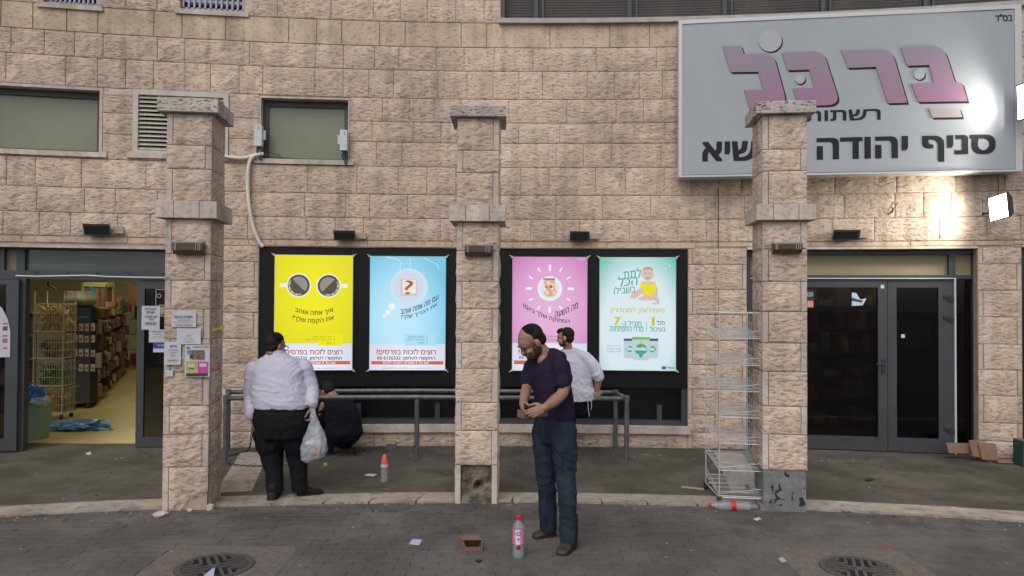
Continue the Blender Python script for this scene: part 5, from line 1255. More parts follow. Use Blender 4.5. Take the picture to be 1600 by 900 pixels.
for k, z in enumerate(shz):
    mb = MB(); zb2 = z+.03; zf = z
    lip = .075
    q = [p_fl+Z3*zf, p_fr+Z3*zf, p_br+Z3*(zf+.07), p_bl+Z3*(zf+.07)]
    for i in range(4): mb.tube([q[i], q[(i+1) % 4]], .004, 5)
    for i in range(1, 26): u = i/26; mb.tube([wz(q[0], q[1], u), wz(q[3], q[2], u)], .0023, 4, False)
    for i in range(1, 5): u = i/5; mb.tube([wz(q[0], q[3], u), wz(q[1], q[2], u)], .0025, 4, False)
    lp = [q[0]+Z3*.02, q[1]+Z3*lip, q[2]+Z3*lip, q[3]+Z3*.06]
    mb.tube([lp[0], lp[1]], .003, 4); mb.tube([lp[1], lp[2]], .003, 4); mb.tube([lp[3], lp[0]], .003, 4)
    for i in range(9): u = i/8; mb.tube([wz(q[1], q[2], u), wz(lp[1], lp[2], u)], .0020, 4, False)
    obj('shelf', mb, M_wire, t)
mb = MB()
for i in range(1, 9): u = i/9; mb.tube([wz(p_fr, p_br, u)+Z3*.1, wz(p_fr, p_br, u)+Z3*zt_], .0016, 4, False)
obj('side_grille', mb, M_wire, t)
for p in (p_fl, p_fr, p_bl, p_br):
    mb = MB(); mb.disc(Frame(p+Z3*.032, (0, 1, 0)), 0, 0, .032, -.014, .014, 14); mb.box(Frame(p, (1, 0, 0)), -.018, .018, .035, .065, -.018, .018); obj('caster', mb, M_gold, t)
# ================================================================ BOTTLES
M_pet = mat('clear_plastic', (.42, .46, .50), .10, alpha=.30)
M_water = mat('water', (.35, .38, .42), .05, alpha=.3)
def bottle(base, up, ex, prof, cap, label_band, label, capmat, bandmats, name='water_bottle'):
    f = Frame(base, ex, up); t = empty(name, tuple(base), label, 'bottle')
    mb = MB(); mb.lathe(f, prof, 24); obj('body', mb, M_pet, t, smooth=True)
    mb = MB(); mb.lathe(f, cap, 16); obj('cap', mb, capmat, t, smooth=False)
    if label_band:
        h0, h1, r = label_band; mb = MB(); n = 24
        for i in range(n):
            q0, q1 = 6.283*i/n, 6.283*(i+1)/n; mid = (q0+q1)/2
            mb.mi = 1 if abs(mid-math.pi*1.5+.05) < .42 and len(bandmats) > 1 else 0
            for a, b, mi in ((h0, h1, mb.mi),):
                mb.poly([f.p(r*math.cos(q0), a, -r*math.sin(q0)), f.p(r*math.cos(q1), a, -r*math.sin(q1)), f.p(r*math.cos(q1), b, -r*math.sin(q1)), f.p(r*math.cos(q0), b, -r*math.sin(q0))])
        obj('label_sleeve', mb, bandmats, t)
    return t, f
b0 = gnd(810, 872, ZS)
prof = [(r*1.13, h) for r, h in [(.03, 0), (.036, .006), (.0375, .03), (.0365, .05), (.0375, .07), (.0365, .09), (.0375, .11), (.0378, .215), (.034, .235), (.022, .258), (.014, .27), (.014, .28)]]
t, f = bottle(b0, Vector((0, 0, 1)), (1, 0, 0), prof, [(.0165, .272), (.0165, .298), (.015, .302)], (.108, .212, .0433), 'standing water bottle with pink label and red cap, on the street', mat('crimson_cap', (.55, .012, .05), .4), [mat('pink_label', (.62, .09, .22), .4, c2=(.55, .30, .40, 1), scale=18), mat('label_white', (.62, .60, .68), .4)])
mb = MB(); mb.ring(f, -.002, .185, .010, .015, .0434, .0445, 14); mb.disc(f, -.001, .145, .007, .0434, .0447, 10); obj('label_mark', mb, mat('label_navy', (.02, .03, .2), .4), t)
mb = MB(); mb.disc(f, -.004, .085, .013, .042, .044, 12); mb.disc(f, .006, .098, .007, .042, .0445, 10); mb.disc(f, .01, .082, .006, .042, .044, 10); obj('berry_print', mb, mat('berry_red', (.28, .012, .02), .4), t)
mb = MB(); mb.lathe(f, [(.029, .004), (.0345, .01), (.0355, .08), (.0355, .2)], 20); obj('water', mb, M_water, t, smooth=True)
b1 = gnd(600.5, 754)
prof = [(.032, 0), (.036, .008), (.037, .05), (.036, .1), (.0365, .14), (.034, .165), (.034, .185)]
t, f = bottle(b1, Vector((0, 0, 1)), (1, 0, 0), prof, [(.037, .184), (.037, .2), (.033, .205), (.029, .235), (.020, .265), (.012, .280)], None, 'clear bottle with an orange pointed cap standing on the pavement', mat('orange_cap', (.52, .13, .085), .5), None)
mb = MB(); mb.ring(f, 0, 0, .0, .001, 0, .001, 4)
mb = MB(); mb.lathe(f, [(.038, .158), (.038, .184)], 20); obj('collar', mb, mat('collar_white', (.55, .5, .48), .5), t)
bl = gnd(1107, 797, ZS)+Z3*.045; prof = [(.012, .02), (.013, .03), (.028, .065), (.041, .09), (.043, .13), (.040, .17), (.043, .2), (.043, .235), (.041, .30), (.044, .34), (.038, .36), (.02, .365)]
ax = Vector((1, -.02, -.02)).normalized()
t, f = bottle(bl, ax, Vector((0, .3, 1)), prof, [(.016, 0), (.016, .024)], (.195, .235, .0442), 'empty plastic bottle with red label lying at the foot of the wire rack', mat('crimson_cap', (.6, .02, .05), .4), [mat('red_label', (.5, .02, .02), .4)], 'lying_bottle')
# ================================================================ BOXES AND LITTER
M_card = mat('cardboard', (.175, .105, .068), .8, var=.1, scale=12); M_cardin = mat('cardboard_inside', (.10, .065, .04), .85)
g = gnd(738, 862, ZS); f = Frame((g.x, g.y, ZS+.002), Vector((1, .06, 0)), (0, 0, 1)); t = empty('cardboard_box', tuple(f.o), 'small brown cardboard box lying open on the street beside the pink bottle', 'box')
w_, hh, dd, th = .073, .085, .12, .004
mb = MB()
sk = lambda v, a=-.20: v
mb.box(f, -w_, w_, 0, th, -dd, 0); mb.box(f, -w_, -w_+th, th, hh-th, -dd, 0); mb.box(f, w_-th, w_, th, hh-th, -dd, 0); mb.box(f, -w_, w_, hh-th, hh, -dd, 0); mb.box(f, -w_+th, w_-th, th, hh-th, -dd, -dd+th)
for v in mb.v: d_ = -(v-f.o).dot(f.en); v -= f.ex*(-.0+d_*.28)
obj('shell', mb, [M_card], t)
mb = MB(); mb.hexa([f.p(-w_, .0, 0), f.p(w_, 0, 0), f.p(w_, .035, .004), f.p(-w_, .035, .004), f.p(-w_, .0, .005), f.p(w_, 0, .006), f.p(w_, .035, .010), f.p(-w_, .035, .009)]); obj('flap', mb, M_card, t)
mb = MB(); mb.poly([f.p(-w_, .03, .004), f.p(-w_+.03, .03, .01), f.p(-w_+.012, .075, .012), f.p(-w_, .078, .002)]); obj('flap', mb, M_card, t)
def scrap(name, pts, z, m, label, cat, th=.003, curl=.0, kind_=None):
    P_ = [gnd(x, y, z) for x, y in pts]; c = sum(P_, Vector())/len(P_); mb = MB(); n = len(P_)
    bot = [p.copy() for p in P_]; up = [p+Z3*(th+curl*((p-c).length)) for p in P_]
    for i, p in enumerate(bot): p.z += curl*((p-c).length)
    ar = sum(bot[i].x*bot[(i+1) % n].y-bot[(i+1) % n].x*bot[i].y for i in range(n))
    if ar < 0: bot.reverse(); up.reverse()
    mb.v = bot+up; mb.face(*range(n-1, -1, -1)); mb.face(*range(n, 2*n))
    for i in range(n): j = (i+1) % n; mb.face(i, j, n+j, n+i)
    return obj(name, mb, m, None, label, cat)
M_pap = mat('paper_white', (.50, .52, .56), .7); M_papb = mat('paper_pale_blue', (.38, .45, .62), .6)
scrap('paper_scrap', [(639, 850), (645, 843), (660, 844), (655, 852)], ZS, M_papb, 'white and blue paper square lying on the street left of the box', 'paper', .004)
scrap('paper_scrap', [(569, 743), (575, 740.5), (589, 741.5), (583, 744.5)], 0, M_pap, 'white paper lying on the pavement beside the orange-capped bottle', 'paper', .004)
scrap('paper_scrap', [(322, 897), (331, 890.5), (336, 888.5), (333, 905), (315, 905)], ZS+.008, M_papb, 'white pointed paper scrap lying on the left drain grate', 'paper', .003, .05)
scrap('paper_scrap', [(534, 708), (543, 707), (541, 710)], 0, M_pap, 'small white scrap near the crouching man', 'paper')
scrap('yellow_wrapper', [(505, 724), (511, 723), (511, 728), (506, 728)], 0, mat('yellow_wrap', (.4, .36, .03), .5), 'tiny yellow wrapper on the pavement below the carrier bag', 'wrapper')
scrap('green_strap', [(508, 716), (525, 713), (530, 709), (531, 711), (524, 715), (512, 718)], 0, mat('green_strap_plastic', (.02, .16, .10), .5), 'thin green plastic strap on the pavement near the crouching man', 'strap')
scrap('paper_scrap', [(134, 708), (142, 706), (142, 710), (137, 711)], 0, M_pap, 'white paper scrap on the pavement before the open shop door', 'paper')
scrap('cardboard_sheet', [(720, 0), (0, 0), (0, 0)][:0] or [(1512, 711), (1530, 709), (1572, 721), (1545, 723)], 0.002, M_card, 'flat torn cardboard sheet lying under the leaning cardboard by the double door', 'cardboard', .005, .02)
scrap('wooden_stick', [(1064, 762), (1066, 760.5), (1100, 764), (1100, 766)], 0, mat('pale_wood', (.3, .26, .2), .7), 'pale stick lying on the pavement left of the wire rack', 'stick', .008)
scrap('blue_wrapper', [(1314, 799), (1322, 796), (1330, 799), (1324, 803)], ZS, mat('blue_wrap', (.06, .2, .35), .4), 'light blue wrapper lying on the street right of the right pillar', 'wrapper', .006, .08)
scrap('blue_wrapper', [(1216, 876), (1222, 874), (1229, 879), (1222, 882)], ZS, mat('blue_wrap2', (.3, .4, .45), .4), 'crumpled white and blue wrapper left of the right drain grate', 'wrapper', .012, .1)
scrap('bottle_top', [(740+0, 0)][:0] or [(743, 877), (748, 875.5), (752, 877), (748, 880)], ZS, M_gold, 'small black plastic cap lying on the street below the box', 'cap', .012)
scrap('red_straw', [(1370, 856.5), (1390, 855), (1390, 856.5), (1371, 858)], ZS, mat('straw_red', (.3, .02, .02), .5), 'thin red straw lying on the street above the right drain grate', 'straw', .004)
scrap('paper_scrap', [(1177, 812), (1185, 810), (1190, 812), (1182, 815)], ZS, M_pap, 'small white crumpled scrap by the wire rack foot', 'paper', .006, .08)
scrap('black_wrapper', [(1352, 751), (1358, 749), (1366, 750), (1358, 753)], 0, M_gold, 'black and white wrapper on the pavement before the double door', 'wrapper', .008, .06)
mb = crumple(gnd(251, 806, ZS).x, gnd(251, 806, ZS).y, ZS+.015, .055, .05, .02, .35, None, 21); obj('stone_chip', mb, M_trim, None, 'pale broken stone chip lying on the street left of the first pillar', 'stone')
g = gnd(330, 795, ZS); mb = crumple(g.x, g.y-.02, .0, .028, .03, .035, .35, None, 24); obj('stone_chip', mb, M_trim, None, 'small stone lump at the broken corner of the first pillar', 'stone')
mb = crumple(gnd(300, 797, ZS).x, gnd(300, 799, ZS).y, ZS+.01, .02, .02, .014, .3, None, 23); obj('stone_chip', mb, M_trim, None, 'tiny stone crumb in front of the first pillar foot', 'stone')
s0 = gnd(614, 699); mb = MB(); mb.box(Frame((s0.x, 9.18, 0), (1, 0, 0)), -.06, .06, 0, .06, -.03, .03); obj('brick_lump', mb, M_conc, None, 'small grey block against the wall foot under the blue poster', 'block')
# crumbs of litter and grit
mb = MB(); rr = random.Random(9)
for i in range(520):
    x = rr.uniform(-4.5, 4.5); y = rr.choice((rr.uniform(4.9, 9.2), rr.gauss(8.9-x*x*.015, .12), KY+math.sqrt(KR*KR-x*x)-abs(rr.gauss(.03, .12))))
    kk = math.hypot(x, y-KY)-KR
    if -.0 < kk < .31: continue
    z = 0 if kk > 0 else ZS
    r = rr.uniform(.004, .013); n = len(mb.v); a = rr.uniform(0, 3)
    mb.mi = rr.choice((0, 0, 1, 1, 2)); mb.box(Frame((x, y, z), (math.cos(a), math.sin(a), 0), (-math.sin(a), math.cos(a), 0)), -r, r, -r*.5, r*.5, 0, r*.4)
obj('litter_crumbs', mb, [mat('crumb_pale', (.3, .28, .25), .8), mat('crumb_dark', (.03, .028, .025), .8), mat('crumb_mid', (.15, .12, .08), .8)], kind='stuff')
# cardboard heap at the right door jamb
def board(px0, px1, py0, py1, Y, lean, tw, label, m=M_card):
    a, b = at(px0, py1, Y), at(px1, py0, Y); ex = Vector((1, tw, 0)); f = Frame((a.x, Y, max(a.z, .002)), ex, (0, lean, 1)); w_ = b.x-a.x; h = b.z-max(a.z, .002)
    mb = MB(); mb.box(f, 0, w_, 0, h, 0, .006)
    for v in mb.v: v += Vector((0, noise.noise(v*4)*.02, 0))
    obj('cardboard_sheet', mb, m, None, label, 'cardboard', 'flattened cardboard by the double door')
board(1482, 1523, 692, 708, 8.75, .45, -.1, 'flattened cardboard leaning low against the right door frame')
board(1520, 1536, 688, 714, 8.62, .4, .15, 'narrow upright cardboard flap in the middle of the cardboard heap')
board(1534, 1558, 692, 718, 8.6, .35, -.2, 'square cardboard sheet leaning against the pier right of the double door')
board(1560, 1583, 716, 724, 8.5, 1.2, -.1, 'small cardboard flap lying in front of the teal carton')
a = at(1603, 722, 8.3); t = empty('teal_carton', (a.x+.25, 8.5, 0), 'teal striped carton standing at the right edge by the pier', 'carton')
f = Frame((a.x, 8.35, .003), (1, -.12, 0)); mb = MB(); mb.box(f, 0, .5, 0, .28, -.2, 0); obj('body', mb, mat('teal_card', (.012, .055, .042), .6), t)
mb = MB()
for i in range(8): mb.box(f, .05, .48, .015+i*.032, .033+i*.032, 0, .002)
obj('printed_stripe_band', mb, mat('pale_teal', (.12, .36, .36), .6), t)
mb = MB(); mb.box(f, 0, .5, .281, .287, -.19, .03); obj('flap', mb, M_card, t)
# ================================================================ NOTICES
M_note = mat('notice_paper', (.46, .47, .52), .7, var=.03, scale=5); M_ink = mat('ink', (.03, .03, .04), .7)
def notice(f, px0, px1, py0, py1, lines, label, z=.022, m=None, grp='paper notices'):
    a, y0 = f.uv(px0, py1, z); b, y1 = f.uv(px1, py0, z); o = f.p((a+b)/2, y0, z)
    t = empty('paper_notice', tuple(o), label, 'notice', grp)
    mb = MB(); nx, ny = 6, 6
    for s_ in (0, .0012):
        for j in range(ny+1):
            for i in range(nx+1):
                u, v = i/nx, j/ny; w2 = .004*noise.noise(Vector((u*2.5+px0, v*2.5, 1)))+(.006*max(0, u-.85)*6*max(0, .3-v)*3)
                mb.v.append(f.p(a+(b-a)*u, y0+(y1-y0)*v, z+w2+s_))
    n = (nx+1)*(ny+1)
    for j in range(ny):
        for i in range(nx): k = j*(nx+1)+i; mb.face(k+n, k+1+n, k+nx+2+n, k+nx+1+n); mb.face(k+nx+1, k+nx+2, k+1, k)
    obj('sheet', mb, m or M_note, t)
    mb = MB()
    for s_, u0, u1, v0, v1, bd in lines:
        text(mb, s_, f, a+(b-a)*u0, a+(b-a)*u1, y0+(y1-y0)*v0, y0+(y1-y0)*v1, z+.008, bold=bd)
    if mb.v: obj('lettering', mb, M_ink, t)
    return t, a, b, y0, y1
f = PIL[0]; g3 = 'paper notices stuck on the leftmost pillar'
notice(f, 268, 306.5, 486, 511, [('למכירה ברחוב', .1, .88, .58, .74, .03), ('דירה מרווחת ומוארת', .25, .8, .4, .47, 0), ('לפרטים נא להתקשר בשעות הערב', .08, .95, .27, .34, 0), ('טלפון בבית', .15, .85, .1, .19, .03)], 'wide white notice, topmost sheet on the leftmost pillar', grp=g3)
notice(f, 276, 314, 513, 538, [('מודעה', .42, .6, .5, .58, 0), ('לתושבים היקרים', .33, .7, .3, .37, 0), ('נא לשמור', .3, .75, .15, .22, 0)], 'blank-looking white notice below the topmost sheet on the leftmost pillar', grp=g3)
notice(f, 256.5, 283, 534, 570, [('דרוש', .35, .75, .76, .86, .03), ('עובד חרוץ', .25, .8, .6, .67, 0), ('לסניף', .35, .75, .5, .57, 0), ('מיידי', .38, .65, .36, .43, 0), ('נא לפנות למנהל', .2, .8, .17, .24, .02)], 'narrow white notice at the left edge of the leftmost pillar', z=.026, grp=g3)
t, a, b, y0, y1 = notice(f, 288.5, 328, 539, 589, [('מוצרים במבצע', .3, .95, .93, .97, .03)], 'colourful yellow and magenta flyer on the leftmost pillar', z=.028, grp=g3)
mb = MB(); R = lambda u0, u1, v0, v1, z0, z1: mb.box(f, a+(b-a)*u0, a+(b-a)*u1, y0+(y1-y0)*v0, y0+(y1-y0)*v1, z0, z1)
mb.mi = 0; R(.06, .48, .22, .50, .033, .0345); R(.06, .48, .12, .17, .033, .0345); mb.mi = 1; R(.52, .94, .12, .48, .033, .0345); mb.mi = 2; R(.06, .94, .03, .11, .033, .0345); mb.mi = 3; R(.26, .78, .55, .84, .033, .0345); mb.mi = 4; R(.10, .24, .72, .84, .033, .0345); R(.07, .2, .88, .95, .033, .0345); mb.mi = 2; R(.2, .34, .58, .7, .0345, .0355)
mb.mi = 5; R(.14, .4, .3, .4, .0345, .036); R(.6, .88, .32, .42, .0345, .036); mb.mi = 2; R(.16, .36, .26, .29, .0345, .036)
obj('print', mb, [mat('print_yellow', (.4, .36, .06), .6), mat('print_magenta', (.5, .05, .28), .6), M_ink, mat('print_photo', (.26, .2, .12), .6, c2=(.05, .04, .03, 1), scale=60), mat('print_blue', (.1, .22, .4), .6), M_note], t)
notice(f, 258, 270, 579, 588, [], 'torn white paper remnant below the narrow notice on the leftmost pillar', z=.024, grp=g3)
# yellow tape on the right side face
sf2 = Frame(f.p(PW/2, 0, 0), -f.en); 
a, y0 = sf2.uv(327.5, 518, .018); b, y1 = sf2.uv(350, 510, .018); a = max(a, .0); b = min(max(b, a+.2), PD)
t = empty('yellow_sticker', tuple(sf2.p((a+b)/2, y0, .02)), 'bright yellow paper strip on the side of the leftmost pillar', 'sticker')
mb = MB(); mb.prism(sf2, [(a+.005, y0), (b, y0+.005), (b, y1+.008), (a+(b-a)*.62, y1+.008), (a+(b-a)*.58, y1-.004), (a+.005, y1-.004)], .02, .022); obj('sheet', mb, mat('bright_yellow', (.72, .68, .02), .6), t)
mb = MB(); text(mb, 'אין חניה', sf2, a+.03, b-.03, y0+.012, y1-.012, .0235, bold=.02); obj('lettering', mb, mat('olive_ink', (.3, .28, .02), .6), t)
# notices on the inner door leaf (doors plane d=-.16)
def dframe(px, d): return wframe(S(px, d), 0, d)
f = dframe(238, -.158); g2 = 'paper notices on the inner shop door leaf'
notice(f, 221, 250, 478, 515, [('לקוחות', .2, .8, .82, .92, .02), ('יקרים', .28, .72, .66, .77, .02), ('יש לסדר', .15, .85, .5, .61, .02), ('דרך', .38, .66, .36, .46, .02), ('הכניסה', .2, .82, .2, .31, .02)], 'white notice with five bold lines on the shop door leaf', z=.006, grp=g2)
notice(f, 232.5, 260, 515, 535, [('הודעה חשובה', .1, .85, .82, .9, .03), ('שעות פתיחה', .3, .75, .6, .67, 0), ('ימים א עד ה', .25, .8, .4, .47, 0)], 'small white notice below the five-line notice on the shop door', z=.009, grp=g2)
t, a, b, y0, y1 = notice(f, 239, 262, 535, 551, [], 'small blue and white sticker on the shop door leaf', z=.005, m=mat('sticker_blue', (.02, .045, .25), .5), grp=g2)
mb = MB(); mb.box(f, a+.005, b-.005, y0+.005, y0+(y1-y0)*.4, .013, .014); text(mb, 'אשראי', f, a+.05, b-.02, y0+(y1-y0)*.62, y0+(y1-y0)*.8, .0135); obj('lettering', mb, M_white, t)
mb = MB(); a, y0 = f.uv(243, 475, .004); b, y1 = f.uv(262, 452, .004); t = empty('door_decal', tuple(f.p((a+b)/2, y0-.2, .004)), 'dark decal with white outline shapes at the top of the shop door leaf', 'decal')
mb.ring(f, (a+b)/2-.03, (y0+y1)/2+.01, .02, .028, .004, .006, 20); mb.box(f, a, a+.008, y0-.25, y1, .004, .006); mb.box(f, a, b, y1-.008, y1, .004, .006); mb.mi = 1; mb.ring(f, (a+b)/2, y0-.08, .06, .075, .004, .006, 24); mb.mi = 2; mb.disc(f, (a+b)/2, y0-.08, .05, .004, .006, 20)
obj('outline_print', mb, [mat('decal_white', (.3, .3, .28), .6), mat('decal_green', (.2, .25, .05), .6), mat('decal_grey', (.25, .24, .2), .6)], t)
# poster on the outer door leaf, far left
f = wframe(S(-10, .0), 0, -.07)
a, y0 = f.uv(-30, 559, .004); b, y1 = f.uv(17, 474, .004)
t = empty('product_poster', tuple(f.p((a+b)/2, y0, 0)), 'white and pink product poster on the open door leaf at the far left', 'poster')
mb = MB(); mb.prism(f, [(a, y0), (b, y0+.005), (b, y0+.30), (b-.03, y0+.45), (b-.09, y0+.58), (b-.16, y1), (a, y1)], .002, .004); obj('sheet', mb, M_note, t)
mb = MB(); rr = random.Random(2)
for i in range(5):
    for j in range(4): x = b-.05-j*.085; y = y0+.1+i*.072; mb.mi = rr.randrange(2); mb.box(f, x-.03, x+.02, y, y+.02+.03*(i % 2), .004, .005)
obj('print', mb, [mat('print_pink', (.35, .1, .14), .6), mat('print_plum', (.14, .05, .06), .6)], t)
# ================================================================ PEOPLE
import bmesh
class Body:
    """closed tapered pieces, later fused into one continuous skin"""
    def __init__(s): s.mb = MB()
    def ell(s, c, r, R=None, n=14):
        c = Vector(c); R = R or Matrix.Identity(3); b = len(s.mb.v); m = n//2+1
        s.mb.v.append(c+R@Vector((0, 0, -r[2])))
        for j in range(1, m):
            ph = -math.pi/2+math.pi*j/m
            for i in range(n):
                q = 6.28318*i/n; s.mb.v.append(c+R@Vector((r[0]*math.cos(ph)*math.cos(q), r[1]*math.cos(ph)*math.sin(q), r[2]*math.sin(ph))))
        s.mb.v.append(c+R@Vector((0, 0, r[2]))); top = len(s.mb.v)-1
        for i in range(n): i2 = (i+1) % n; s.mb.face(b, b+1+i2, b+1+i)
        for j in range(m-2):
            for i in range(n): i2 = (i+1) % n; p = b+1+j*n; s.mb.face(p+i, p+i2, p+n+i2, p+n+i)
        p = b+1+(m-2)*n
        for i in range(n): i2 = (i+1) % n; s.mb.face(top, p+i, p+i2)
        return s
    def limb(s, pts, rad, n=14, flat=None, wide=None):
        """rounded tapered limb; flat=(scale, axis) squashes along axis"""
        pts = [Vector(p) for p in pts]; P_, Rr = [], []
        K_ = len(pts)
        for i in range(K_-1):
            for j in range(4):
                u = j/4; a = pts[max(i-1, 0)]; b = pts[i]; c = pts[i+1]; d = pts[min(i+2, K_-1)]
                P_.append(.5*((2*b)+(c-a)*u+(2*a-5*b+4*c-d)*u*u+(3*b-a-3*c+d)*u**3)); us = u*u*(3-2*u); Rr.append(rad[i]*(1-us)+rad[i+1]*us)
        P_.append(pts[-1]); Rr.append(rad[-1])
        e0 = (P_[0]-P_[1]).normalized(); e1 = (P_[-1]-P_[-2]).normalized()
        P2 = [P_[0]+e0*Rr[0]*.95, P_[0]+e0*Rr[0]*.6]+P_+[P_[-1]+e1*Rr[-1]*.6, P_[-1]+e1*Rr[-1]*.95]
        R2 = [Rr[0]*.25, Rr[0]*.8]+Rr+[Rr[-1]*.8, Rr[-1]*.25]
        m = MB(); m.tube(P2, R2, n)
        if flat:
            k, ax = flat; ax = Vector(ax).normalized(); q = 0
            for i in range(len(P2)):
                for j in range(n): v = m.v[i*n+j]; d = (v-P2[i]).dot(ax); v -= ax*d*(1-k)
        b = len(s.mb.v); s.mb.v += m.v; s.mb.f += [tuple(i+b for i in f) for f in m.f]; s.mb.m += m.m; return s
    def loft(s, secs, n=28, sq=2.0):
        """secs: (centre, right vector, forward vector) – cross sections with half sizes given by the vectors' lengths"""
        b = len(s.mb.v)
        for c, u, v in secs:
            for i in range(n):
                q = 6.28318*i/n; cc, ss = math.cos(q), math.sin(q)
                cc = math.copysign(abs(cc)**(2/sq), cc); ss = math.copysign(abs(ss)**(2/sq), ss)
                s.mb.v.append(Vector(c)+Vector(u)*cc+Vector(v)*ss)
        for j in range(len(secs)-1):
            for i in range(n): i2 = (i+1) % n; p = b+j*n; s.mb.face(p+i, p+i2, p+n+i2, p+n+i)
        s.mb.face(*[b+n-1-i for i in range(n)]); s.mb.face(*[b+(len(secs)-1)*n+i for i in range(n)]); return s
def fuse(name, body, vox, m, parent, smooth=3, wr=None, keep=None, mats=None, matfn=None, label=None):
    base = org[parent]
    me = bpy.data.meshes.new('raw'); me.from_pydata([tuple(p-base) for p in body.mb.v], [], body.mb.f); me.update()
    bm = bmesh.new(); bm.from_mesh(me); 
    bmesh.ops.recalc_face_normals(bm, faces=bm.faces); bm.to_mesh(me); bm.free()
    o = bpy.data.objects.new('raw', me); col.objects.link(o)
    r = o.modifiers.new('r', 'REMESH'); r.mode = 'VOXEL'; r.voxel_size = vox
    if smooth: q = o.modifiers.new('s', 'SMOOTH'); q.factor = .5; q.iterations = smooth
    dg = bpy.context.evaluated_depsgraph_get(); me2 = bpy.data.meshes.new_from_object(o.evaluated_get(dg)); bpy.data.objects.remove(o); bpy.data.meshes.remove(me)
    if wr:
        ns = [v.normal.copy() for v in me2.vertices]
        for v, nn in zip(me2.vertices, ns): v.co += nn*wr(v.co+base, nn)
    if keep:
        bm = bmesh.new(); bm.from_mesh(me2); bmesh.ops.delete(bm, geom=[v for v in bm.verts if not keep(v.co+base)], context='VERTS'); bm.to_mesh(me2); bm.free()
    me2.materials.clear()
    for x in (mats or [m]): me2.materials.append(x)
    if matfn:
        for p in me2.polygons: p.material_index = matfn(p.center+base)
    me2.polygons.foreach_set('use_smooth', [True]*len(me2.polygons)); me2.update(); me2.name = name
    ob = bpy.data.objects.new(name, me2); col.objects.link(ob); ob.parent = parent; org[ob] = base
    if label: ob['label'] = label
    return ob
def folds(amp, f1=(9, 9, 5), seed=0, amp2=None):
    def w_(p, n):
        q = Vector((p.x*f1[0]+seed, p.y*f1[1], p.z*f1[2])); 
        q += Vector((noise.noise(p*3+X3*seed), 0, noise.noise(p*2.2)))*2.2
        a = 1-abs(noise.noise(q))*3.4; b = 1-abs(noise.noise(q*2.1+X3*5))*3.2
        return amp*(max(-.2, a)*.55+max(-.2, b)*.35-.25)
    return w_
def head(B, c, fw, up, k=1.0):
    fw = Vector(fw).normalized(); up = Vector(up); up = (up-fw*up.dot(fw)).normalized(); rt = fw.cross(up)
    R = Matrix((rt, fw, up)).transposed(); c = Vector(c); g = lambda x, y, z: c+R@Vector((x*k, y*k, z*k))
    e = lambda p, r: B.ell(g(*p), [q*k for q in r], R, 16)
    e((0, -.012, .032), (.073, .092, .082)); e((0, .03, .02), (.062, .062, .06)); e((0, .028, -.04), (.056, .058, .06)); e((0, .05, -.082), (.034, .034, .026))
    e((0, .02, -.07), (.05, .045, .035))
    e((0, .086, -.012), (.011, .014, .026)); e((0, .099, -.03), (.015, .014, .011)); e((0, .078, .014), (.05, .015, .01)); e((.036, .066, -.03), (.022, .02, .018)); e((-.036, .066, -.03), (.022, .02, .018))
    e((0, .086, -.058), (.024, .009, .005)); e((0, .083, -.068), (.021, .010, .006))
    for s_ in (-1, 1): e((s_*.074, -.008, -.012), (.009, .02, .031)); e((s_*.078, -.014, -.008), (.007, .012, .022))
    return g, R
def hand(B, wrist, direction, palm_n, curl=.4, side=1, k=1.0, spread=.1, thumb=.8, curls=None):
    """palm, four unequal bent fingers and a thumb from the side of the palm. side=+1: thumb towards dir x palm_n"""
    d = Vector(direction).normalized(); n = Vector(palm_n); n = (n-d*n.dot(d)).normalized(); s_ = d.cross(n).normalized()*side
    w_ = Vector(wrist); R = Matrix((s_, d, n)).transposed()
    B.ell(w_+d*.047*k, (.039*k, .052*k, .016*k), R, 14); B.ell(w_+d*.03*k+s_*.016*k+n*.006*k, (.018*k, .034*k, .016*k), R)
    B.limb([w_-d*.03, w_+d*.02*k], [.027*k, .027*k], flat=(.75, n))
    for i, (off, L_) in enumerate(((.028, .074), (.0095, .083), (-.0095, .077), (-.027, .062))):
        cu = (curls[i] if curls else curl)*(1+.08*i); p = w_+d*.088*k+s_*off*k-d*abs(off-.005)*.25*k; dr = (d+s_*off*spread*12).normalized(); pts = [p-dr*.014, p]; a = cu*.6
        for seg, l in enumerate((.45, .31, .24)):
            dd = dr*math.cos(a)+n*math.sin(a); p = p+dd*L_*l*k; pts.append(p); a += cu
        B.limb(pts, [.0098*k, .0096*k, .0088*k, .0082*k, .0066*k], 9)
    p = w_+d*.022*k+s_*.026*k+n*.006*k; d1 = (d*.62+s_*.62+n*.35*thumb).normalized(); d2 = (d*.85+s_*.15+n*.6*thumb).normalized()
    B.limb([p, p+d1*.034*k, p+d1*.034*k+d2*.03*k, p+d1*.034*k+d2*.054*k], [.0145*k, .0115*k, .0105*k, .0075*k], 9)
def shoe(B, heel, toe, k=1.0, h=.075):
    a, b = Vector(heel), Vector(toe); d = (b-a); d.z = 0; L_ = d.length; d.normalize(); s_ = Vector((d.y, -d.x, 0)); sec = []
    for u, w_, hh in ((-.04, .018, .03), (0, .034, .062), (.12, .04, h), (.3, .038, h*.98), (.5, .041, h*.78), (.7, .047, h*.58), (.86, .043, h*.5), (.96, .03, h*.38), (1.0, .012, h*.2)):
        c = a+d*L_*u; sec.append((Vector((c.x, c.y, a.z+hh/2)), s_*w_*k, Vector((0, 0, hh/2))))
    B.loft(sec, 20, 2.6)
    sole = [(Vector((x[0].x, x[0].y, a.z+.009)), x[1]*1.08, Vector((0, 0, .009))) for x in sec]
    return sole
M_skin = mat('skin', (.30, .17, .125), .5, c2=(.25, .13, .092, 1), scale=14, bump=.15, bscale=160, bdist=.001)
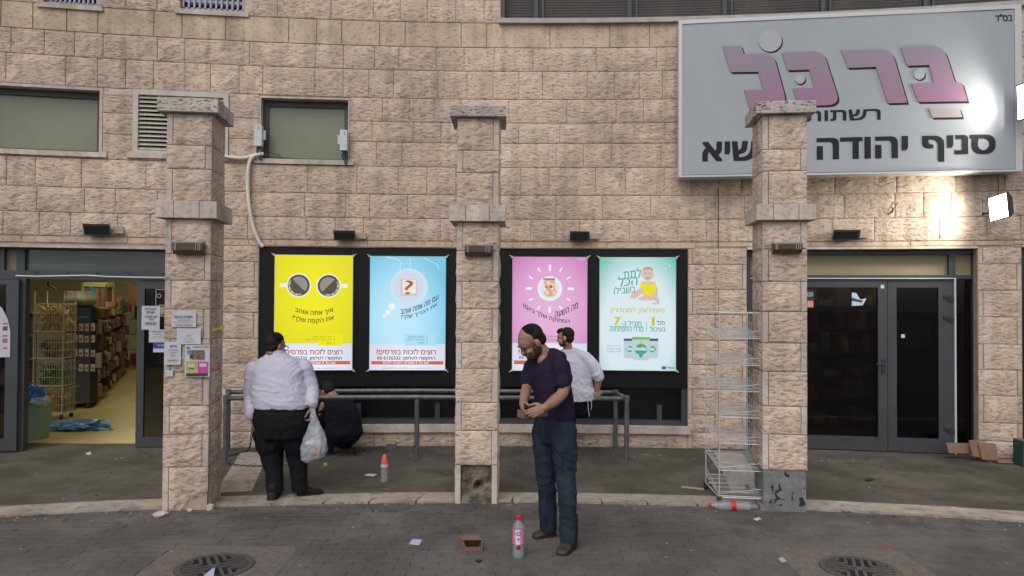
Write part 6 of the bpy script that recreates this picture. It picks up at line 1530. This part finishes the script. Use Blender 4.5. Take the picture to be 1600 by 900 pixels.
M_skin2 = mat('fair_skin', (.43, .25, .18), .5, c2=(.37, .19, .135, 1), scale=14)
M_hair = mat('dark_hair', (.012, .009, .008), .75, bump=.8, bscale=130, bdist=.004, spec=.25)
M_beardm = mat('brown_beard', (.045, .023, .014), .85, bump=1, bscale=170, bdist=.004, spec=.2, c2=(.075, .038, .023, 1), scale=60)
M_kip = mat('black_velvet', (.006, .006, .008), .9, spec=.2)
M_shirt = mat('white_shirt', (.47, .46, .57), .8, bump=.1, bscale=300, bdist=.0005, spec=.25)
M_shirt2 = mat('white_shirt_plain', (.50, .50, .59), .8, spec=.25)
M_tee = mat('purple_tshirt', (.020, .0125, .033), .9, var=.2, scale=10, spec=.15)
M_blackcl = mat('black_trousers', (.0065, .007, .010), .85, spec=.2)
M_jeans = mat('dark_denim', (.012, .018, .031), .85, c2=(.022, .032, .049, 1), scale=5, bump=.25, bscale=200, spec=.2)
M_navy = mat('charcoal_jacket', (.0075, .0085, .014), .9, spec=.2)
M_boot = mat('brown_leather', (.026, .018, .014), .6, c2=(.045, .031, .023, 1), scale=12, bump=.4, bscale=60)
M_bshoe = mat('black_leather', (.007, .007, .008), .7, spec=.3)
M_sole = mat('rubber_sole', (.015, .013, .012), .8)
def cap(t, g, R, c, r, m=M_kip, name='skullcap', th=.004):
    c = Vector(c); mb = MB(); f = Frame(g(*c), R@Vector((1, 0, 0)), R@Vector((0, r[3], r[4])).normalized()); n = 20; pr = []
    k_ = len(pr)
    for j in range(7):
        a = math.pi/2*j/6; pr.append((r[0]*math.cos(a)+.0001, r[1]*math.sin(a)))
    mb.lathe(f, pr, 24); obj(name, mb, m, t, smooth=True)
def eye_set(t, g, R, k=1):
    for s_ in (-1, 1):
        mb = MB(); f = Frame(g(s_*.031, .0735, -.002), R@Vector((1, 0, 0)), R@Vector((0, 0, 1))); mb.disc(f, 0, 0, .012, -.006, .004, 12, .006); obj('eye', mb, mat('closed_lid', (.12, .055, .04), .6), t)
        mb = MB(); mb.tube([g(s_*.014, .094, .017), g(s_*.032, .092, .022), g(s_*.05, .078, .016)], .003, 6); obj('eyebrow', mb, M_beardm, t)
# ---------------------------------------------------------------- the man in purple, opening a box
Yd = 5.78; base = gnd(868, 836, ZS)
t = empty('person', (at(868, 700, Yd).x, Yd, ZS), 'man in purple t-shirt and dark cargo trousers opening a small cardboard box', 'person')
fwd = Vector((-.80, -.60, 0)); lft = Vector((.60, -.80, 0))            # his left is towards the camera and right of the picture
pel = at(865, 655, Yd); chest = at(853, 585, Yd); shc = at(857, 561, Yd)
LS, LE, LW = at(878, 571, 5.62), at(880, 612, 5.56), at(851, 637, 5.42)
RS, RE, RW2 = at(829, 572, 5.95), at(823, 607, 5.84), at(817, 632, 5.58)
hc = at(830.5, 533.5, 5.74)
B = Body()
hf = Vector((-.88, -.36, -.70)); 
g, R = head(B, hc, hf, Vector((-.3, -.2, 1)), 1.13)
B.limb([at(857, 568, 5.79), at(849, 553, 5.77), hc+Vector((.018, .02, -.02))], [.085, .063, .058])
B.loft([(pel, lft*.11, fwd*.07), (chest, lft*.11, fwd*.06), (shc, lft*.13, fwd*.07)])
B.ell(at(849, 563, 5.74), (.05, .045, .06)); B.ell(at(845.5, 568, 5.735), (.026, .026, .05))
B.limb([LS, (LS+LE)/2+Vector((.01, 0, 0)), LE, (LE*.55+LW*.45)-Vector((0, 0, .012)), LW], [.052, .050, .043, .043, .029])
B.limb([RS, (RS+RE)/2, RE, RE*.6+RW2*.4, RW2], [.052, .046, .041, .040, .028])
bx = at(840, 646, 5.40)
hand(B, LW, (at(828, 647, 5.36)-LW), Vector((-.35, .75, -.25)), side=-1, curls=(.35, .5, .6, .7), k=1.02)
hand(B, RW2, (at(816, 651, 5.44)-RW2), Vector((.65, .45, .2)), side=1, curls=(.5, .6, .65, .7), k=1.02)
Y0 = None
fuse('body', B, .0048, M_skin, t, 2)
# hair, beard, kippah
Bh = Body(); Bh.ell(g(0, -.030, .036), (.0885, .088, .088), R, 18); Bh.ell(g(0, -.055, -.015), (.075, .056, .062), R, 16); fuse('hair', Bh, .006, M_hair, t, 1, keep=lambda p: True)
Bh = Body(); Bh.ell(g(0, .033, -.078), (.062, .065, .043), R, 16); Bh.ell(g(.052, .012, -.05), (.022, .038, .051), R); Bh.ell(g(-.052, .012, -.05), (.022, .038, .051), R); Bh.ell(g(0, .092, -.048), (.034, .009, .007), R)
fuse('beard', Bh, .005, M_beardm, t, 1, wr=lambda p, n: .004*noise.noise(p*120))
cap(t, g, R, (0, -.026, .062), (.079, .060, 0, -.22, 1))
eye_set(t, g, R)
# t-shirt
B = Body()
wst = at(866, 622, Yd); hem = at(867, 653, Yd)
B.loft([(hem-Z3*.0, lft*.175, fwd*.128), (at(866, 640, Yd), lft*.173, fwd*.130), (wst, lft*.168, fwd*.125), (at(861, 598, Yd), lft*.178, fwd*.122), (at(857, 575, Yd), lft*.185, fwd*.112), (at(857, 562, Yd), lft*.155, fwd*.09), (at(859, 553, Yd+.02), lft*.09, fwd*.062)], 32, 2.3)
B.limb([LS+Vector((-.012, .0, -.005)), LS+Vector((.008, -.01, -.08)), at(879.5, 598, 5.58)], [.070, .067, .063]); B.limb([RS+Vector((.01, -.02, .0)), RS*.5+RE*.5+Z3*.02, at(825, 597, 5.87)], [.064, .061, .055])
B.limb([at(873, 562, 5.68), at(862, 556, 5.78), at(838, 564, 5.9)], [.07, .06, .07])
ncut = g(0, .0, -.13)
fuse('tshirt', B, .0075, M_tee, t, 3, wr=folds(.012, (10, 10, 3.2), 2))
# trousers
B = Body()
K1, A1 = at(852, 738, 5.78), at(858, 808, 5.86); K2, A2 = at(884, 742, 5.66), at(889, 812, 5.56)
H1, H2 = at(851, 672, 5.85), at(880, 672, 5.70)
B.loft([(at(866, 690, Yd), lft*.15, fwd*.11), (at(866, 672, Yd), lft*.168, fwd*.128), (at(866, 655, Yd), lft*.166, fwd*.122), (at(866, 645, Yd), lft*.158, fwd*.115)], 30, 2.3)
B.limb([H1, (H1+K1)/2, K1, (K1+A1)/2, A1-Z3*.15], [.098, .092, .076, .068, .066]); B.limb([H2, (H2+K2)/2, K2, (K2+A2)/2, A2-Z3*.17], [.102, .095, .078, .070, .068])
B.box = None
pk = at(899, 722, 5.60); 
fuse('trousers', B, .0085, M_jeans, t, 3, wr=folds(.014, (8, 8, 6), 5), keep=lambda p: p.z > ZS+.045+.012*math.sin(p.x*25))
pf = Frame(pk+Vector((-.012, -.02, 0)), Vector((.5, -.85, 0)) if 0 else Vector((.80, .6, 0))*-1, (0, 0, 1))
pf = Frame(at(894, 741, 5.585), Vector((.94, .34, 0)), (0, 0, 1)); mb = MB(); pf.o += Vector((-.012, .018, 0)); mb.box(pf, -.07, .05, .01, .15, -.05, .0); mb.box(pf, -.075, .055, .135, .175, -.05, .007)
for v in mb.v: v += Vector((noise.noise(v*8), noise.noise(v*9), noise.noise(v*7)))*.012
obj('cargo_pocket', mb, M_jeans, t)
for i, (h_, t_) in enumerate(((Vector((at(866, 820, 5.92).x, 5.90, ZS)), Vector((at(833, 826, 5.80).x, 5.82, ZS))), (Vector((at(895, 830, 5.58).x, 5.60, ZS)), Vector((at(875, 842, 5.36).x, 5.42, ZS))))):
    B = Body(); sole = shoe(B, h_, t_, 1.05, .085); B.limb([h_+(t_-h_)*.16+Z3*.06, h_+(t_-h_)*.16+Z3*.12], [.045, .047]); s_ = fuse('boot', B, .006, M_boot, t, 2, wr=lambda p, n: .003*noise.noise(p*40))
    Bs = MB(); bb = Body(); bb.loft(sole, 20, 2.6); obj('sole', bb.mb, M_sole, s_)
# the box he holds
tb = empty('small_carton', tuple(bx-Z3*.03), 'small open brown carton held in the hands of the man in purple', 'carton')
a, b = at(819, 654, 5.40), at(857, 643, 5.52); f = Frame(a, (b-a)*Vector((1, 1, 0)) if 0 else Vector(((b-a).x, (b-a).y, 0))); w_ = (b-a).length-.01; hh = .055
mb = MB(); th = .003; f.o.z = a.z
mb.box(f, 0, w_, 0, th, -.09, 0); mb.box(f, 0, w_, th, hh, -th, 0); mb.box(f, 0, w_, th, hh, -.09, -.087); mb.box(f, w_-th, w_, th, hh, -.087, -th); mb.box(f, 0, th, th, hh*.9, -.087, -th); obj('shell', mb, M_card, tb)
mb = MB(); mb.hexa([f.p(.04, hh, -.09), f.p(w_-.01, hh, -.09), f.p(w_-.01, hh+.002, -.088), f.p(.04, hh+.002, -.088), f.p(.04, hh+.02, -.03), f.p(w_-.01, hh+.006, -.0), f.p(w_-.01, hh+.009, 0), f.p(.04, hh+.023, -.03)]); obj('flap', mb, M_card, tb)
# ---------------------------------------------------------------- the stout man in white, seen from behind
Ym = 6.95; cx = lambda px, py, Y=Ym: at(px, py, Y)
t = empty('person', (cx(440, 700).x, Ym, 0), 'stout man in white shirt and black trousers seen from behind, holding a carrier bag', 'person')
fwd = Vector((.18, .98, 0)); lft = Vector((-.98, .18, 0)); hc = cx(430.5, 540)
B = Body(); hf = Vector((.55, .80, -.22)); g, R = head(B, hc, hf, Z3, 1.0)
B.limb([cx(434, 562), cx(432, 552), hc-Z3*.02], [.085, .072, .066]); B.ell(g(0, -.04, -.075), (.05, .035, .03), R)
B.loft([(cx(441, 650), lft*.2, fwd*.15), (cx(437, 600), lft*.2, fwd*.14), (cx(434, 565), lft*.14, fwd*.09)])
LSm, LEm, LWm = cx(396, 576), cx(391, 618, 6.98), cx(393, 650, 6.9)
RSm, REm, RWm = cx(476, 574), cx(486, 606, 6.95), cx(489, 636, 6.82)
B.limb([LSm, LEm, LWm], [.06, .05, .035]); B.limb([RSm, REm, RWm], [.06, .05, .033])
hand(B, LWm, Vector((.15, -.1, -1)), Vector((.9, .3, 0)), side=1, curl=.35)
hand(B, RWm, Vector((-.02, -.05, -1)), Vector((-.9, .25, 0)), side=-1, curl=.75)
fuse('body', B, .0055, M_skin, t, 2)
Bh = Body(); Bh.ell(g(0, -.03, .03), (.0785, .085, .082), R, 18); Bh.ell(g(0, -.045, -.025), (.071, .055, .05), R, 16); fuse('hair', Bh, .006, M_hair, t, 1)
Bh = Body(); Bh.ell(g(0, .045, -.07), (.056, .052, .05), R, 16); fuse('beard', Bh, .006, M_hair, t, 1, wr=lambda p, n: .004*noise.noise(p*120))
cap(t, g, R, (0, -.02, .052), (.083, .072, 0, -.22, 1))
mb = MB(); mb.tube([g(.078, -.005, .0), g(.076, .06, .004), g(.07, .095, .002)], .0022, 5); mb.tube([g(-.078, -.005, .0), g(-.076, .06, .004), g(-.07, .095, .002)], .0022, 5)
for s_ in (-1, 1): mb.tube([g(s_*.036+.03*math.cos(q), .099, -.004+.021*math.sin(q)) for q in [6.283*i/12 for i in range(13)]], .0022, 5, False)
mb.tube([g(-.008, .102, 0), g(.008, .102, 0)], .0022, 5); obj('glasses', mb, M_gold, t)
B = Body()
B.loft([(cx(443, 637), lft*.272, fwd*.212), (cx(442, 628), lft*.285, fwd*.22), (cx(439, 610), lft*.275, fwd*.205), (cx(437, 592), lft*.255, fwd*.18), (cx(436, 576), lft*.255, fwd*.16), (cx(435, 564), lft*.215, fwd*.125), (cx(433, 556), lft*.13, fwd*.09), (cx(432, 551), lft*.082, fwd*.078)], 36, 2.3)
B.limb([LSm, LEm+Vector((.012, 0, 0)), LEm*.3+LWm*.7], [.076, .074, .060], flat=(.9, (0, 1, 0))); B.limb([RSm, REm, REm*.25+RWm*.75+Z3*.0], [.076, .068, .054])
B.limb([LWm+Z3*.06, LWm+Z3*.02], [.060, .058]); B.limb([RWm+Z3*.05, RWm+Z3*.03], [.045, .045])
fuse('shirt', B, .009, M_shirt, t, 3, wr=folds(.010, (4, 4, 7), 8))
mb = Body(); mb.loft([(cx(431.5, 553), lft*.080, fwd*.078), (cx(431, 546.5), lft*.074, fwd*.074)], 26); mb.mb.f = mb.mb.f; fuse('collar', mb, .005, M_shirt, t, 1)
B = Body()
K1, A1 = cx(425, 712, 6.95), cx(432, 772, 6.90); K2, A2 = cx(464, 708, 6.98), cx(469, 764, 6.99)
B.loft([(cx(443, 682), lft*.25, fwd*.19), (cx(443, 662), lft*.29, fwd*.22), (cx(443, 645), lft*.288, fwd*.222), (cx(443, 634), lft*.27, fwd*.21), (cx(443, 631), lft*.262, fwd*.20)], 36, 2.2)
B.limb([cx(421, 675), cx(423, 695), K1, (K1+A1)/2, A1-Z3*.06], [.15, .135, .102, .082, .075]); B.limb([cx(464, 672), cx(463, 692), K2, (K2+A2)/2, A2-Z3*.07], [.145, .13, .10, .08, .073])
fuse('trousers', B, .01, M_blackcl, t, 3, wr=folds(.010, (7, 7, 7), 3), keep=lambda p: p.z > .05+.008*math.sin(p.x*20))
mb = Body(); mb.loft([(cx(443, 637), lft*.278, fwd*.217), (cx(443, 632.5), lft*.274, fwd*.213)], 36, 2.25); obj('belt', mb.mb, M_gold, t, smooth=True)
for h_, t_ in (((432, 785), (431, 771)), ((461, 779), (489, 768))):
    a = gnd(*h_); b = gnd(*t_); L_ = (b-a); L_.z = 0; b = a+L_.normalized()*.27 if L_.length > .1 else a+Vector((0, .27, 0))
    if h_[0] == 461: a = Vector((cx(464, 775).x, 6.98, 0)); b = a+Vector((.21, .10, 0))
    else: a = Vector((cx(432, 780).x, 6.80, 0)); b = a+Vector((-.03, .27, 0))
    B = Body(); sole = shoe(B, a, b, 1.15, .09); B.limb([a+(b-a)*.2+Z3*.06, a+(b-a)*.2+Z3*.11], [.046, .05]); s_ = fuse('shoe', B, .007, M_bshoe, t, 2)
    bb = Body(); bb.loft(sole, 20, 2.6); obj('sole', bb.mb, M_sole, s_)
# carrier bag
Yb = 6.78; tb = empty('carrier_bag', (at(492, 700, Yb).x, Yb, .45), 'full translucent white carrier bag hanging from the hand of the stout man', 'bag')
B = Body(); sc2 = [(at(490, 650, Yb), .018, .02), (at(490, 662, Yb), .045, .035), (at(491, 678, Yb), .085, .06), (at(491, 692, Yb), .115, .08), (at(491, 706, Yb), .122, .085), (at(489.5, 716, Yb), .10, .075), (at(489, 719, Yb), .06, .05)]
B.loft([(c, X3*a+Z3*(.02), Y3*b) for c, a, b in sc2], 28)
for dx in (-.018, .018): B.limb([at(490, 640, Yb)+X3*dx*.6, at(490, 652, Yb)+X3*dx], [.010, .014])
M_bag = mat('thin_white_plastic', (.50, .52, .58), .35, alpha=.45, spec=.5)
fuse('film', B, .0075, M_bag, tb, 2, wr=lambda p, n: .010*(1-abs(noise.noise(Vector((p.x*22, p.y*22, p.z*7))))*3)*.5+.006*noise.noise(p*40))
for i, (px, py, rx, rz, c, lab) in enumerate(((480, 702, .05, .04, (.06, .22, .36), 'blue packet inside the bag'), (493, 704, .055, .05, (.33, .16, .10), 'brown bread inside the bag'), (499, 696, .045, .03, (.5, .42, .36), 'pale wrapper inside the bag'), (486, 692, .045, .025, (.6, .6, .62), 'white packet inside the bag'))):
    c_ = at(px, py, Yb); mb = crumple(c_.x, c_.y, c_.z, rx, .045, rz, .3, None, i+31); obj('groceries', mb, mat('grocery%d' % i, c, .5), tb, lab if 0 else None, smooth=True)
# ---------------------------------------------------------------- the young man sitting on the rail
Yr = 8.55; q = lambda px, py, Y=Yr: at(px, py, Y)
t = empty('person', (q(898, 700).x, Yr+.1, 0), 'young dark-haired man in white shirt sitting on the rail with his back turned', 'person')
fwd = Vector((-.35, .93, 0)); lft = Vector((-.93, -.35, 0)); hc = q(883.5, 527, 8.5)
B = Body(); hf = Vector((-.93, .30, -.12)); g, R = head(B, hc, hf, Vector((-.05, 0, 1)), .98)
B.limb([q(889, 552), q(887, 543), hc+Vector((.02, 0, -.02))], [.068, .054, .05])
B.loft([(q(905, 620), lft*.14, fwd*.1), (q(900, 580), lft*.15, fwd*.1), (q(895, 556), lft*.12, fwd*.07)])
S1, E1, W1 = q(922, 562, 8.56), q(936, 584, 8.50), q(933.5, 608, 8.55)
B.limb([S1, E1, (E1+W1)/2, W1], [.055, .044, .042, .03])
hand(B, W1, Vector((-.05, .1, -1)), Vector((0, 1, .2)), side=1, curls=(1.0, 1.0, 1.0, 1.0))
S2 = q(866, 562, 8.62); B.limb([S2, q(862, 585, 8.7), q(868, 605, 8.72)], [.055, .045, .035]); hand(B, q(868, 605, 8.72), Vector((.2, .1, -1)), Vector((.3, 1, 0)), side=-1, curl=.5)
fuse('body', B, .006, M_skin2, t, 2)
Bh = Body(); Bh.ell(g(0, -.028, .035), (.079, .083, .080), R, 18); Bh.ell(g(0, -.05, -.02), (.069, .048, .05), R, 16); Bh.ell(g(0, .035, .078), (.062, .056, .034), R, 14); Bh.ell(g(0, .068, .07), (.05, .026, .02), R, 14); fuse('hair', Bh, .006, M_hair, t, 1, wr=lambda p, n: .005*noise.noise(p*60))
Bh = Body(); Bh.ell(g(0, .03, -.078), (.05, .05, .03), R, 16); Bh.ell(g(.05, .012, -.045), (.012, .02, .045), R); Bh.ell(g(-.05, .012, -.045), (.012, .02, .045), R); fuse('beard', Bh, .006, M_beardm, t, 1)
eye_set(t, g, R)
B = Body()
B.loft([(q(906, 626), lft*.165, fwd*.12), (q(905, 612), lft*.18, fwd*.135), (q(901, 595), lft*.19, fwd*.13), (q(898, 575), lft*.2, fwd*.12), (q(895, 562), lft*.2, fwd*.105), (q(892, 553), lft*.14, fwd*.08), (q(888, 546), lft*.07, fwd*.068)], 32, 2.3)
B.limb([q(917, 562), q(927, 572, 8.52), E1+Vector((-.01, 0, -.01))], [.075, .072, .066]); B.limb([E1+Vector((-.02, 0, -.0)), E1+Vector((0, 0, -.04))], [.07, .064]); B.limb([S2, q(862, 585, 8.68)], [.075, .065])
B.limb([q(915, 560), q(893, 552), q(872, 560, 8.6)], [.075, .065, .07])
fuse('shirt', B, .009, M_shirt2, t, 3, wr=folds(.012, (7, 7, 7), 14))
B = Body()
B.loft([(q(905, 640, 8.62), lft*.15, fwd*.12), (q(905, 625, 8.6), lft*.168, fwd*.128), (q(905, 617, 8.58), lft*.16, fwd*.12)], 30)
hp = q(896, 634, 8.66); kn = q(876, 640, 8.95); an = q(872, 695, 8.92); hp2 = q(912, 636, 8.68); kn2 = q(893, 640, 9.0); an2 = q(887, 690, 9.0)
B.limb([hp, kn], [.095, .075]); B.limb([kn, (kn+an)/2, an], [.075, .068, .055]); B.limb([hp2, kn2], [.095, .075]); B.limb([kn2, (kn2+an2)/2, an2], [.075, .066, .055])
B.ell(q(908, 640, 8.62), (.12, .11, .10))
fuse('trousers', B, .01, M_blackcl, t, 3, wr=folds(.008, (7, 7, 7), 3))
for a in (an, an2):
    a0 = Vector((a.x+.03, a.y, .0)); B = Body(); sole = shoe(B, a0, a0+Vector((-.22, .1, 0)), 1, .08); s_ = fuse('shoe', B, .008, M_bshoe, t, 2); bb = Body(); bb.loft(sole, 20, 2.6); obj('sole', bb.mb, M_sole, s_)
for (x0_, x1_, y1_) in ((918.5, 921, 651), (924, 923.5, 640)):
    mb = MB(); mb.tube([q(x0_, 624, 8.47), q(x0_+.5, 636, 8.46), q(x1_, y1_, 8.47)], .0035, 5); obj('tassel_string', mb, M_white, t)
# ---------------------------------------------------------------- the crouching man in dark clothes
Yc = 8.86; q = lambda px, py, Y=Yc: at(px, py, Y)
t = empty('person', (q(532, 700).x, Yc, 0), 'man in dark clothes crouching behind the rail with his head bent down', 'person')
fwd = Vector((-.72, .69, 0)); lft = Vector((-.69, -.72, 0)); hc = q(511, 611, 8.92)
B = Body(); hf = Vector((-.55, .40, -.72)); g, R = head(B, hc, hf, Vector((-.6, .4, .8)), .98)
B.limb([q(522, 622, 8.88), hc+Vector((.02, 0, -.01))], [.065, .058])
B.loft([(q(536, 680), lft*.14, fwd*.1), (q(530, 640), lft*.15, fwd*.1), (q(525, 622), lft*.1, fwd*.07)])
S1, E1, W1 = q(507, 632, 8.78), q(500, 658, 8.85), q(505, 672, 9.0); B.limb([S1, E1, W1], [.05, .045, .03]); hand(B, W1, Vector((.1, .5, -.8)), Vector((1, 0, 0)), side=1, curl=.5)
S2, E2, W2 = q(545, 630, 9.0), q(528, 655, 9.14), q(512, 668, 9.1); B.limb([S2, E2, W2], [.05, .045, .03]); hand(B, W2, Vector((-.3, .2, -.9)), Vector((-1, 0, 0)), side=-1, curl=.5)
fuse('body', B, .007, M_skin, t, 2)
Bh = Body(); Bh.ell(g(0, -.025, .032), (.079, .085, .082), R, 18); Bh.ell(g(0, -.045, -.02), (.07, .05, .045), R, 16); fuse('hair', Bh, .007, M_hair, t, 1)
cap(t, g, R, (0, -.02, .055), (.08, .07, 0, -.15, 1))
B = Body()
B.loft([(q(538, 688), lft*.16, fwd*.16), (q(538, 676), lft*.215, fwd*.2), (q(536, 655), lft*.21, fwd*.18), (q(533, 638), lft*.205, fwd*.15), (q(529, 625), lft*.16, fwd*.11), (q(524, 618), lft*.075, fwd*.075)], 32, 2.3)
B.limb([q(512, 630, 8.8), E1, W1-Vector((0, .02, 0))], [.075, .06, .045]); B.limb([q(545, 630, 9.0), E2, W2], [.075, .06, .045])
fuse('jacket', B, .01, M_navy, t, 3, wr=folds(.012, (7, 7, 6), 21))
B = Body(); hp = q(536, 684, 8.86)
for kx, ky, kY, ax, ay, aY in ((505, 668, 8.95, 516, 700, 8.85), (530, 672, 9.12, 545, 695, 8.98)):
    k_ = q(kx, ky, kY); a_ = q(ax, ay, aY); B.limb([hp+Vector((0, 0, -.02)), k_], [.115, .08]); B.limb([k_, (k_+a_)/2+Vector((.01, 0, 0)), a_], [.075, .075, .05])
B.ell(q(540, 684), (.15, .14, .10)); fuse('trousers', B, .011, M_blackcl, t, 3, wr=folds(.008, (7, 7, 7), 30))
for px in (541, 510):
    a = Vector((q(px+14, 700, 8.8).x, 8.78, 0)) if px == 541 else Vector((q(px+6, 700, 8.82).x, 8.80, 0)); B = Body(); sole = shoe(B, a, a+Vector((-.22, .12, 0)), 1.05, .09); s_ = fuse('shoe', B, .008, M_bshoe, t, 2); bb = Body(); bb.loft(sole, 20, 2.6); obj('sole', bb.mb, mat('grey_sole', (.05, .05, .05), .8), s_)
